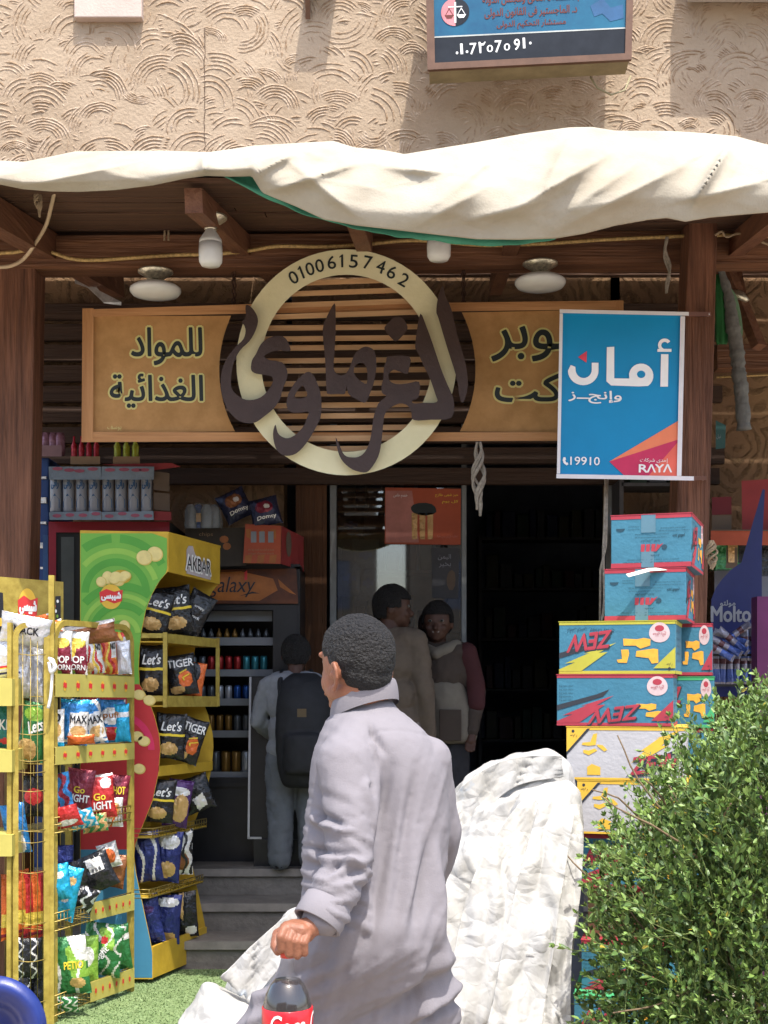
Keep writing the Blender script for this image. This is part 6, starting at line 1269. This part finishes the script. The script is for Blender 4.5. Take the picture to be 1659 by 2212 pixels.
# robe
MY = 3.45
RW = [(1512, 750, 850, .055, 3.47), (1532, 728, 862, .075, 3.47), (1555, 706, 892, .10, 3.46), (1590, 690, 928, .125, 3.45), (1625, 678, 955, .14, 3.45), (1665, 671, 972, .15, 3.455), (1740, 668, 978, .16, 3.46), (1840, 662, 978, .165, 3.45), (1940, 656, 974, .17, 3.435), (1990, 649, 974, .175, 3.425), (2035, 638, 977, .17, 3.435), (2080, 622, 980, .16, 3.455), (2140, 582, 984, .155, 3.495), (2212, 530, 985, .155, 3.53), (2280, 505, 990, .17, 3.54), (2400, 480, 996, .2, 3.53), (2520, 470, 1000, .21, 3.5), (2640, 455, 1006, .22, 3.47)]
RW = [(a, b, c-(10 if a > 1600 else 3), d, e) for a, b, c, d, e in RW]
def fold(c, n):
    x, y, z = c; px = CX+x*F/y; py = HZ-(z-EYE)*F/y; d = 0
    dn = 1 if n.y < .2 else .5
    if py > 2015 or px > 800 or px < 660:   # body
        # long folds falling from the shoulder blade, sweeping to the lower left
        q = px+.28*(py-1600) if py > 1600 else px
        am = .0065*min(1, max(.1, (py-1560)/320))
        d += am*1.5*(ridge(q/48, py/520, 2, 1))+am*.6*ridge(q/19, py/260, 7, 1)
        if py > 2030:
            k = min(1, (py-2030)/60); q2 = py+.55*px
            d += k*(.018*ridge(q2/62, px/330, 4, 1)+.005*ridge(q2/24, px/160, 8, 1))
        for (a, b, am, wd) in (((845, 1620), (800, 1890), .014, 12), ((930, 1780), (880, 2060), .014, 13), ((860, 1720), (770, 2100), .012, 14), ((900, 1650), (840, 1990), .009, 11), ((960, 1800), (975, 2120), .014, 12), ((980, 2080), (820, 2200), .014, 16), ((985, 2150), (880, 2215), .014, 12), ((940, 2040), (905, 2130), .012, 12), ((790, 1560), (835, 1640), .012, 8), ((700, 1560), (690, 1640), .01, 8)):
            s, t = seg((px, py), a, b)
            am *= 1.6
            if abs(s) < wd*3: d -= am*math.exp(-(s/wd)**2)*sin(pi*min(1, t+.05)) ; d += am*.6*math.exp(-((s-wd*1.6)/wd)**2)*sin(pi*t)
        if 1560 < py < 1605 and n.y < 0:
            ys = 1592-14*sin(pi*max(0, min(1, (px-765)/170)))
            if px > 760: d -= .0035*math.exp(-((py-ys)/2.2)**2)
    else:
        # sleeve wrinkles across
        q = py-.45*(px-750)
        d += .010*ridge(q/30, px/110, 3, 1)*min(1, max(.15, (py-1660)/120))+.005*ridge(q/12, px/60, 6, 1)*min(1, max(0, (py-1700)/100))
        for (a, b, am, wd) in (((700, 1765), (745, 1785), .022, 8), ((695, 1838), (770, 1850), .022, 9), ((700, 1895), (740, 1860), .018, 8), ((735, 1905), (775, 1880), .015, 7), ((690, 1935), (735, 1940), .012, 6), ((800, 1700), (820, 1760), .014, 8)):
            s, t = seg((px, py), a, b)
            if abs(s) < wd*3: d -= am*math.exp(-(s/wd)**2)*(.4+.6*sin(pi*t)); d += am*.7*math.exp(-((s-wd*1.5)/wd)**2)
        if px > 805: d -= .004*math.exp(-((px-815)/5)**2)
    return d*dn+.0012*ridge(x, y, z, 60)
S_, E_, W_ = P(748, 1648, 3.33), P(755, 1838, 3.25), P(706, 1972, 3.16)
slv = [('c', S_, .078, P(757, 1750, 3.28), .062), ('c', P(757, 1750, 3.28), .062, E_, .057), ('c', E_, .058, W_, .048), ('c', P(775, 1600, 3.40), .075, S_, .074)]
R2 = [P(925, 1640, 3.45), P(955, 1800, 3.52), P(940, 1930, 3.40)]
rarm = [('c', R2[0], .06, R2[1], .045), ('c', R2[1], .045, P(930, 1960, 3.62), .04)]
blob([loft(dens(RW), 48, 2.3)]+slv+rarm, .0075, 5, 'robe', man, m_robe, fold, post=1)
# cuff
b = MB(); ax = (P(650, 2012, 3.135)-P(706, 1950, 3.19)); V = []
def ringpts(c, ax, ru, rv, n=28, up=(0, -1, 0)):
    ax = ax.normalized(); u = ax.cross(Vector(up)).normalized(); v = ax.cross(u); return [c+u*ru*cos(2*pi*k/n)+v*rv*sin(2*pi*k/n) for k in range(n)]
c0, c1 = P(712, 1945, 3.17), P(684, 1995, 3.14); ax = c1-c0
prof = [(0, .050), (.08, .056), (.5, .0575), (.97, .0585), (1.0, .057), (.98, .050), (.5, .046), (.0, .044)]
for t, r in prof: V += ringpts(c0.lerp(c1, t), ax, r*1.04, r*.88)
n = 28; b.add(V, [(i*n+k, i*n+(k+1) % n, (i+1)*n+(k+1) % n, (i+1)*n+k) for i in range(len(prof)-1) for k in range(n)], m_robe, True); b.build('cuff', man)
# collar
b = MB(); V = []; n = 40
for (dz, r) in ((-.020, 1.03), (-.004, 1.03), (.018, 1.0), (.034, .94), (.035, .91), (.018, .92), (-.02, .95)):
    for k in range(n):
        a = 2*pi*k/n; x, y = cos(a), sin(a); tl = -.036*(-x*.75+y*.55)
        V.append(P(787, 1520, 3.465)+Vector((x*.087*r, y*.080*r, dz+tl)))
b.add(V, [(i*n+k, i*n+(k+1) % n, (i+1)*n+(k+1) % n, (i+1)*n+k) for i in range(6) for k in range(n)], m_robe, True)
o = b.build('collar', man); md = o.modifiers.new('s', 'SUBSURF'); md.levels = 1; md.render_levels = 1
# head, neck, hand: one skin body
Fv = Vector((-.67, .742, 0)); Lv = Vector((-.742, -.67, 0)); za = atan2(Fv.y, Fv.x)
HC = P(770, 1422, 3.46)
HS = 1.03
def hp_(f, l, z): return HC+(Fv*f+Lv*l+Vector((0, 0, z)))*HS
pr = [('s', hp_(-.005, 0, 0), (.104, .082, .102), (0, 0, za)), ('s', hp_(.035, 0, -.05), (.064, .068, .080), (0, 0, za)), ('s', hp_(.045, 0, -.095), (.042, .045, .040), (0, 0, za)), ('s', hp_(.078, 0, -.115), (.018, .022, .018), (0, 0, za)), ('s', hp_(.055, .035, -.06), (.030, .026, .032), (0, 0, za)), ('s', hp_(.055, -.035, -.06), (.030, .026, .032), (0, 0, za)),
      ('c', hp_(.088, 0, -.02), .009, hp_(.100, 0, -.058), .012), ('s', hp_(.098, 0, -.088), (.012, .024, .010), (0, 0, za)), ('s', hp_(.085, 0, .01), (.016, .055, .014), (0, 0, za)),
      ('s', hp_(.01, .045, -.082), (.055, .022, .03), (0, 0, za)), ('s', hp_(.01, -.045, -.082), (.055, .022, .03), (0, 0, za)),
      ('c', hp_(-.025, 0, -.06), .062, P(792, 1530, 3.48), .060), ('c', P(792, 1530, 3.48), .06, P(792, 1600, 3.48), .07)]
for sg in (1, -1):
    e0 = [(-.002, .080, .018), (-.018, .088, .022), (-.030, .092, .008), (-.030, .090, -.010), (-.020, .083, -.024), (-.010, .079, -.034)]
    for (p, q) in zip(e0, e0[1:]): pr.append(('c', hp_(p[0], sg*p[1], p[2]*1.1-.038), .0055, hp_(q[0], sg*q[1], q[2]*1.1-.038), .0055))
    pr.append(('s', hp_(-.008, sg*.080, -.075), (.009, .006, .010), (0, 0, za))); pr.append(('s', hp_(-.014, sg*.078, -.038), (.016, .006, .024), (0, 0, za))); pr.append(('s', hp_(.001, sg*.080, -.042), (.006, .006, .008), (0, 0, za)))
body = blob(pr, .0042, 3, 'body', man, m_skin, lambda c, n: .0006*ridge(c.x, c.y, c.z, 90))
def hairdisp(c, n):
    q = c-HC; f = q.dot(Fv); l = abs(q.dot(Lv)); z = q.z
    hl = -.082 if f < -.03 else (-.082+(f+.03)*1.2 if f < .02 else (-.012 if f < .05 else -.012+(f-.05)*1.6))
    if f < -.02 and l < .05: hl = -.088
    hl += .006*nz(f*40, l*40, z*20)
    k = (z-hl)/.034
    if k < 0: return -.014
    return -.006+min(1, k)*(.008+.0016*noise.noise(c*130)+.001*noise.noise(c*260)+.003*noise.noise(c*40))+.005*min(1, max(0, z/.06))
blob([('s', hp_(-.006, 0, .004), (.106, .084, .104), (0, 0, za), 4), ('s', hp_(-.035, 0, -.045), (.066, .068, .066), (0, 0, za), 4)], .0032, 1, 'hair', man, m_hair, hairdisp)
hr_ = man.children[-1]; b = MB(); HR = random.Random(3)
for v in hr_.data.vertices:
    p = v.co+Vector(man.location); q = p-HC; f = q.dot(Fv)
    if v.normal.dot(q) < 0 or q.length < .078 or HR.random() > .35: continue
    if q.z < -.075 or (f > .03 and q.z < -.01) or (f > -.02 and q.z < -.05): continue
    for _ in range(2):
        d = (v.normal*HR.uniform(.25, 1.0)+Vector((HR.gauss(0, .8), HR.gauss(0, .8), HR.gauss(0, .8)))).normalized(); s_ = d.cross(v.normal).normalized()*.0011; L_ = HR.uniform(.003, .006)*(1 if q.z > 0 else .6)
        t2 = (d+v.normal*.2+Vector((HR.gauss(0, .5), HR.gauss(0, .5), HR.gauss(0, .5)))).normalized(); p0 = p-v.normal*.001
        b.add([p0-s_, p0+s_, p0+d*L_*.6+s_, p0+d*L_*.6-s_, p0+d*L_*.6+t2*L_*.5], [(0, 1, 2, 3), (3, 2, 4)], m_hairs)
b.build('hair_curls', man)
b = MB()
for l in (-.03, .03): V, Fc = sph(hp_(.080, l, -.008), (.0105, .013, .0085), (0, 0, za), 2); b.add(V, Fc, m_eye, True); V, Fc = sph(hp_(.087, l, -.008), .005, None, 2); b.add(V, Fc, m_iris, True)
b.build('eyes', man); b = MB(); b.box(hp_(.100, 0, -.087), (.004, .038, .003), m_lip, rot=(0, 0, za)); b.build('mouth', man)
# hand gripping the cap
def H_(x, y, d=0): return P(x, y, 3.13+d)
hd_ = [('c', P(708, 1985, 3.15), .026, H_(668, 2004), .025), ('c', H_(668, 2004), .026, H_(640, 2014, .0), .030), ('s', H_(645, 2012), (.040, .030, .028), (0, radians(15), 0)), ('c', H_(622, 2008, -.012), .021, H_(652, 2012, -.016), .022)]
for i, (x, y) in enumerate(((607, 2020), (624, 2026), (641, 2030), (657, 2032))):
    r = (.0112, .0112, .0108, .0095)[i]; ex_ = (30, 34, 33, 26)[i]
    hd_ += [('c', H_(x+8, y-14, -.022), r*1.08, H_(x, y+4, -.040), r*1.08), ('c', H_(x, y+4, -.040), r*1.05, H_(x+1, y+ex_, -.034), r*.95), ('c', H_(x+1, y+ex_, -.034), r*.95, H_(x+1, y+ex_+2, -.008), r*.85)]
hd_ += [('c', H_(628, 2005, .012), .016, H_(600, 2018, .018), .0135), ('c', H_(600, 2018, .018), .0135, H_(594, 2043, -.004), .0115), ('c', H_(594, 2043, -.004), .0115, H_(600, 2056, -.02), .0095)]
hand = blob(hd_, .0024, 1, 'hand', man, m_skin, lambda c, n: .0004*ridge(c.x, c.y, c.z, 140))
b = MB()
for sx in (610, 880): 
    c = P(sx, 2700, 3.4); b.lathe([(.055, 0), (.055, .03), (.04, .07), (0, .08)], (c.x, 3.4, 0), m_brn if 0 else f_blk, 16); b.tube([(c.x, 3.4, .05), (c.x+.01, 3.42, .3)], .05, m_skin, 12)
b.build('feet', man)
# cola bottle
m_cola = M('cola_dark', (.012, .006, .006), .08, .2, 6, spec=.7, coat=1); m_pet = M('clear_pet', (.2, .2, .2), .06, 0, spec=1, alpha=.12); m_lab = M('label_red', (.52, .01, .018), .35, .06, coat=.5)
bo = thing('cola_bottle', 'big cola bottle with a red label held by its neck in the man\'s hand', 'bottle', P(620, 2360, 3.12)); BC = P(621, 2068, 3.115); s = mpp(3.115)
def zy(y): return (2068-y)*s
b = MB(); bt = [(0, zy(2395)), (48*s, zy(2393)), (53*s, zy(2380)), (52*s, zy(2170)), (46*s, zy(2146)), (36*s, zy(2126)), (27*s, zy(2115))]
b.lathe(bt+[(0, zy(2115))], BC, m_cola, 40); b.build('drink', bo)
b = MB(); b.lathe([(54*s, zy(2380)), (53.5*s, zy(2170)), (48*s, zy(2146)), (38*s, zy(2126)), (27*s, zy(2112)), (18*s, zy(2101)), (15*s, zy(2090)), (14*s, zy(2066)), (14*s, zy(2052))], BC, m_pet, 40); b.build('shell', bo)
b = MB(); b.lathe([(15.5*s, zy(2068)), (16*s, zy(2062)), (16*s, zy(2046)), (14*s, zy(2044)), (0, zy(2044))], BC, M('cap_red', (.5, .05, .03), .4, .05), 24); b.build('cap', bo)
b = MB(); b.lathe([(55*s, zy(2300)), (55.3*s, zy(2175)), (54.6*s, zy(2174))], BC, m_lab, 64)
def lm_(u, v, o=0): a = (u-.55)*2.0; r = 55.6*s+o; return BC+Vector((sin(a)*r+.0015*(v-1), -cos(a)*r, zy(2180+52*v)))
b.text('Coca-Cola', lm_, .24, .02, 1.75, .92, .0006, t_w, .008, shear=.28); b.prism([[(.1, .75), (.5, .95), (.9, .8), (1.3, 1.0), (1.3, 1.1), (.9, .92), (.5, 1.05), (.1, .86)]], lm_, 0, t_w, off=.0008)
b.build('label', bo)
# children at the doorway ------------------------------------------------------
def kid(label, cx, ytop, Y, zf, yaw, top, bot, hairc=None, bend=0, vox=.011, arms=None, hood=None, spread=.06, toph=(.46, .86), look=0):
    ztop = P(0, ytop, Y).z; H = ztop-zf; c = Vector((P(cx, 0, Y).x, Y, zf)); rz = Matrix.Rotation(radians(yaw), 3, 'Z')
    q = lambda x, y, z: c+rz@Vector((x*H, y*H, z*H))
    t = thing('person', label, 'person', c)
    hy = -bend; hc = q(0, hy, .925); hr = .066*H; hz = Matrix.Rotation(radians(yaw+look), 3, 'Z')
    h = lambda x, y, z: hc+hz@Vector((x*H, y*H, z*H)); ra = (0, 0, radians(yaw+look))
    pr = [('s', hc, (.056*H, .065*H, .070*H), ra), ('s', h(0, -.022, -.035), (.043*H, .045*H, .048*H), ra), ('s', h(0, -.045, -.066), (.018*H, .014*H, .014*H), ra), ('c', h(0, -.060, -.012), .006*H, h(0, -.070, -.030), .010*H), ('c', h(0, .01, -.04), .034*H, q(0, 0, .80), .036*H),
          ('s', h(.057, .005, -.015), (.006*H, .012*H, .018*H), ra), ('s', h(-.057, .005, -.015), (.006*H, .012*H, .018*H), ra), ('s', h(.025, -.05, -.03), (.016*H, .012*H, .016*H), ra), ('s', h(-.025, -.05, -.03), (.016*H, .012*H, .016*H), ra)]
    arms = arms or [((-.115, 0, .80), (-.145, .0, .62), (-.14, -.04, .46)), ((.115, 0, .80), (.145, .0, .62), (.14, -.04, .46))]
    cl = []; hn = []
    for (a, e, w_) in arms:
        hn += [('c', q(*a), .018*H, q(*e), .016*H), ('c', q(*e), .016*H, q(*w_), .015*H), ('c', q(0, 0, .80), .03*H, q(*a), .018*H)]; cl += [('c', q(*a), .038*H, q(*e), .033*H), ('c', q(*e), .033*H, q(*w_), .028*H)]
        d = (q(*w_)-q(*e)).normalized(); p0 = q(*w_); sd = d.cross(Vector((0, 1, 0))).normalized(); hn += [('c', p0, .016*H, p0+d*.045*H, .019*H)]
        for k in range(4): o_ = sd*(k-1.5)*.010*H; p1 = p0+d*.045*H+o_; hn += [('c', p1, .0065*H, p1+d*(.035+.006*(k in (1, 2)))*H+Vector((0, -.01*H, 0)), .0055*H)]
        hn += [('c', p0+d*.015*H-sd*.014*H, .007*H, p0+d*.045*H-sd*.030*H, .006*H)]
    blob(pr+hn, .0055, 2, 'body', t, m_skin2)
    def wr(c_, n): return .008*ridge(c_.x, c_.y, c_.z*.5, 12)+.004*ridge(c_.x, c_.y, c_.z, 30)-.002
    z0_, z1_ = toph
    blob([('c', q(-.075, 0, .795), .05*H, q(.075, 0, .795), .05*H), ('s', q(0, 0, .72), (.125*H, .085*H, .12*H), (0, 0, radians(yaw))), ('c', q(-.05, 0, z0_+.05), .075*H, q(.05, 0, z0_+.05), .075*H), ('c', q(-.045, 0, .6), .078*H, q(.045, 0, .6), .078*H)]+cl, vox, 3, 'top', t, top, wr)
    blob([('c', q(-spread, 0, .47), .072*H, q(-spread*1.05, 0, .25), .056*H), ('c', q(-spread*1.05, 0, .25), .056*H, q(-spread*1.1, 0, .05), .048*H), ('c', q(spread, 0, .47), .072*H, q(spread*1.05, 0, .25), .056*H), ('c', q(spread*1.05, 0, .25), .056*H, q(spread*1.1, 0, .05), .048*H)], vox, 2, 'trousers', t, bot, wr)
    for s_ in (-1, 1): blob([('s', q(s_*spread*1.1, -.03, .022), (.032*H, .07*H, .026*H), (0, 0, radians(yaw))), ('c', q(s_*spread*1.1, 0, .04), .03*H, q(s_*spread*1.1, 0, .07), .03*H)], .008, 1, 'shoe', t, f_blk)
    def hd2(c_, n):
        v = hz.transposed()@(c_-hc)/H; lim = .022 if v.y < -.03 else (-.01 if v.y < .02 else -.045)
        return .006*H*(1+.5*ridge(c_.x, c_.y, c_.z, 70)) if v.z > lim else -.03*H
    blob([('s', h(0, .002, .004), (.058*H, .067*H, .071*H), ra)], .006, 1, 'hair', t, hairc or m_hair, hd2)
    b = MB()
    for sx in (-.022, .022): V, Fc = sph(h(sx, -.058, -.002), (.010*H, .006*H, .006*H), ra, 2); b.add(V, Fc, m_eye, True); V, Fc = sph(h(sx, -.0632, -.002), .0042*H, None, 2); b.add(V, Fc, m_iris, True)
    b.build('eyes', t); b = MB(); b.box(h(0, -.0615, -.045), (.026*H, .006*H, .005*H), m_teeth, rot=ra); b.build('teeth', t)
    return t, q, H
m_gy = M('fleece_grey', (.20, .21, .23), .9, .1, 20); m_gy2 = M('trouser_grey', (.11, .12, .135), .9, .1, 20); m_bg = M('shirt_beige', (.13, .10, .075), .85, .1, 12); m_jk = M('jacket_brown', (.06, .045, .036), .85, .1); m_crc = M('coat_cream', (.17, .15, .12), .85, .12, 9); m_mrn = M('sleeve_maroon', (.06, .018, .02), .85, .1)  # doorway shade is put into these clothes and the children's skin colour
t, q, H = kid('child in a grey tracksuit with a big black backpack, facing the fridge', 638, 1372, 7.62, .45, 180, m_gy, m_gy2, bend=.04, arms=[((-.12, 0, .79), (-.16, -.03, .63), (-.10, -.16, .56)), ((.12, 0, .79), (.16, -.03, .63), (.10, -.16, .56))])
t = thing('backpack', 'big black backpack on the back of the child in grey', 'backpack', q(0, .12, .5)); b = 0
m_bp = M('bag_black', (.014, .015, .018), .7, .2, 12)
blob([loft(dens([(1455, 632, 682, .04, 7.5), (1470, 612, 700, .08, 7.48), (1510, 600, 714, .11, 7.46), (1580, 596, 718, .12, 7.45), (1650, 600, 714, .12, 7.45), (1690, 610, 706, .10, 7.46), (1700, 622, 694, .07, 7.47)], 4)), loft(dens([(1585, 622, 694, .05, 7.36), (1596, 614, 702, .07, 7.36), (1660, 614, 702, .07, 7.36), (1672, 624, 692, .05, 7.36)], 3))], .011, 2, 'body', t, m_bp, lambda c, n: .004*ridge(c.x, c.y, c.z, 14))
b = MB()
for sx in (-.07, .06):
    b = MB(); b.tube([q(sx, .07, .70), q(sx, .06, .80), q(sx*.95, .0, .845), q(sx*.95, -.07, .80), q(sx*.95, -.09, .70)], .016, m_bp, 8)
    b.build('strap', t)
b = MB(); b.box(P(652, 1540, 7.335), (.05, .004, .045), M('badge_brown', (.10, .07, .035), .6)); b.build('badge', t)
kid('taller boy in a beige shirt standing in the doorway, turned away', 842, 1264, 8.05, .45, 150, m_bg, M('trouser_sand', (.24, .20, .17), .9), bend=.02, look=-60)
t, q, H = kid('smiling child in a hooded brown and cream coat leaning at the doorway', 945, 1300, 8.2, .45, -8, m_jk, M('trouser_dark', (.03, .03, .035), .9), toph=(.44, .86), arms=[((-.11, 0, .80), (-.13, .0, .66), (-.10, -.06, .56)), ((.11, 0, .80), (.155, -.0, .64), (.14, -.05, .50))])
blob([loft(dens([(1474, 912, 996, .13, 8.2), (1500, 905, 1008, .15, 8.2), (1545, 903, 1020, .16, 8.2), (1588, 903, 1028, .17, 8.2), (1602, 910, 1022, .15, 8.2)], 4))], .012, 3, 'coat_skirt', t, m_crc, lambda c, n: .01*ridge(c.x, c.y, c.z*.3, 9))
blob([('c', q(-.075, -.01, .825), .028*H, q(0, -.072, .795), .024*H), ('c', q(.075, -.01, .825), .028*H, q(0, -.072, .795), .024*H), ('c', q(-.075, .0, .80), .03*H, q(.075, .05, .80), .032*H)], .008, 2, 'hood', t, m_crc)
blob([('c', q(.115, -.005, .80), .043*H, q(.152, -.01, .67), .038*H), ('c', q(.152, -.01, .67), .038*H, q(.155, -.03, .60), .036*H)], .01, 2, 'sleeve_patch', t, m_mrn)
b = MB(); b.box(q(.06, -.108, .52), (.085*H, .012*H, .12*H), m_jk, rot=(0, 0, radians(-8)), bev=.004); b.build('pocket', t)
# ---------------- shrub ----------------
BR = random.Random(11)
m_lf = [M('leaf_a', (.065, .125, .026), .5, .3, 30, spec=.5), M('leaf_b', (.105, .185, .038), .48, .3, 30, spec=.5), M('leaf_c', (.16, .25, .055), .48, .25, 30, spec=.5), M('leaf_yellow', (.35, .28, .04), .5, .2)]
for m in m_lf[:3]: m.node_tree.nodes['Principled BSDF'].inputs['Transmission Weight'].default_value = 0
m_twig = M('twig_bark', (.17, .12, .07), .8, .25, 30); m_twigg = M('twig_green', (.13, .17, .05), .7, .2, 30)
sb = thing('shrub', 'leafy green shrub with small pointed leaves in front of the carton stack', 'shrub', P(1620, 2500, 4.3))
BO = [(1900, 1510), (1720, 1515), (1660, 1545), (1625, 1570), (1600, 1610), (1545, 1640), (1510, 1680), (1475, 1730), (1445, 1780), (1405, 1820), (1365, 1850), (1345, 1890), (1340, 1940), (1320, 1990), (1305, 2050), (1320, 2110), (1345, 2150), (1340, 2210), (1320, 2270), (1270, 2420), (1350, 2500), (1900, 2500)]
lv = MB(); tw = MB()
def leaf(p, d, L, nrm, mi):
    d = d.normalized(); s = d.cross(nrm).normalized(); up = s.cross(d).normalized(); W = L*.23
    c = [p, p+d*L*.35+s*W+up*L*.05, p+d*L*.72+s*W*.75+up*L*.02, p+d*L-up*L*.08, p+d*L*.72-s*W*.75+up*L*.02, p+d*L*.35-s*W+up*L*.05, p+d*L*.38-up*L*.04, p+d*L*.72-up*L*.05]
    lv.add(c, [(0, 1, 6), (1, 2, 7, 6), (2, 3, 7), (0, 6, 5), (6, 7, 4, 5), (7, 3, 4)], m_lf[mi], True)
def rv(): return Vector((BR.gauss(0, 1), BR.gauss(0, 1), BR.gauss(0, 1)))
cen = P(1720, 2230, 4.35)
def twig(p, d, L, n, green=True):
    pts = [p]; q = p.copy(); dd = d.normalized()
    for k in range(n):
        dd = (dd+rv()*.10+Vector((0, 0, .03))).normalized(); q = q+dd*L/n; pts.append(q.copy())
    tw.tube(pts, [.0022*(1-.6*k/n) for k in range(n+1)], m_twigg if green else m_twig, 4)
    for k in range(1, n+1):
        for sg in (-1, 1):
            if BR.random() < .12: continue
            a = (pts[k]-pts[k-1]).normalized(); sd = a.cross(rv()).normalized(); dr = (a*.75+sd*.9*sg+Vector((0, -.05, .25))).normalized()
            r = BR.random(); leaf(pts[k], dr, BR.uniform(.016, .038)*(1 if k < n-1 else .75), (Vector((.1, -.35, .9))+rv()*.45).normalized(), 3 if r > .992 else (2 if k > n*.6 and r > .35 else (1 if r > .4 else 0)))
    if True:
        for _ in range(3): leaf(pts[-1], (dd+rv()*.35).normalized(), BR.uniform(.016, .028), rv().normalized(), 2)
cnt = 0
while cnt < 3000:
    x, y = BR.uniform(1240, 1900), BR.uniform(1440, 2500)
    if not inpoly(x, y, BO): continue
    if x < 1400 and BR.random() < .45: continue
    if x > 1700 and BR.random() < .6: continue
    if y > 2300 and BR.random() < .6: continue
    Yd = 4.35+BR.uniform(-.42, .38); k = 1-abs(Yd-4.35)/.7
    p = P(x, y, 4.35); p.y = Yd
    out = (p-cen); out.z = out.z*.7+.18; d = out.normalized()*.8+rv()*.45+Vector((-.1, 0, .25))
    twig(p, d, BR.uniform(.10, .20), BR.randint(5, 8)); cnt += 1
for i in range(len(BO)-1):   # sprays breaking the outline
    (x0, y0), (x1, y1) = BO[i], BO[i+1]
    if x0 > 1720 and x1 > 1720: continue
    n = int(sqrt((x1-x0)**2+(y1-y0)**2)/13)
    for k in range(n):
        t = k/max(1, n); p = P(x0+(x1-x0)*t, y0+(y1-y0)*t, 4.35+BR.uniform(-.25, .2)); d = (p-cen); d.y *= .3
        twig(p-d.normalized()*.03, d.normalized()+rv()*.28+Vector((0, 0, .25)), BR.uniform(.05, .13), BR.randint(4, 7))
for (x0, y0, x1, y1) in ((1540, 1700, 1480, 1600), (1610, 1600, 1595, 1465), (1330, 1930, 1215, 1985), (1330, 2060, 1195, 2072), (1340, 2160, 1222, 2210), (1350, 1830, 1268, 1860), (1340, 1790, 1285, 1745), (1440, 1720, 1385, 1690), (1620, 1560, 1655, 1480), (1330, 2000, 1235, 1915)):
    p, q_ = P(x0, y0, 4.2), P(x1, y1, 4.15); twig(p, q_-p, (q_-p).length, 11)
for k in range(70):
    x, y = BR.uniform(1400, 1850), BR.uniform(1750, 2400); p = P(x, y, 4.35); p.y = BR.uniform(4.0, 4.6); d = (p-cen)+Vector((-.1, 0, .25)); L = BR.uniform(.15, .4); d = d.normalized()+rv()*.3
    pts = [p]; 
    for j in range(6): d = (d.normalized()+rv()*.12); pts.append(pts[-1]+d.normalized()*L/6)
    tw.tube(pts, [.0045*(1-.08*j) for j in range(7)], m_twig, 5)
for k in range(6):
    a = k*1.05; x = P(1700, 0, 4.4).x+.12*cos(a); base = Vector((x, 4.4+.1*sin(a), 0)); top = P(1560+60*k, 2000-30*(k % 3), 4.4); pts = [base.lerp(top, j/6)+Vector((.03*sin(j+k), .03*cos(j*1.3+k), 0)) for j in range(7)]; tw.tube(pts, [.014-.0015*j for j in range(7)], m_twig, 6)
lv.build('foliage', sb); tw.build('branches', sb)
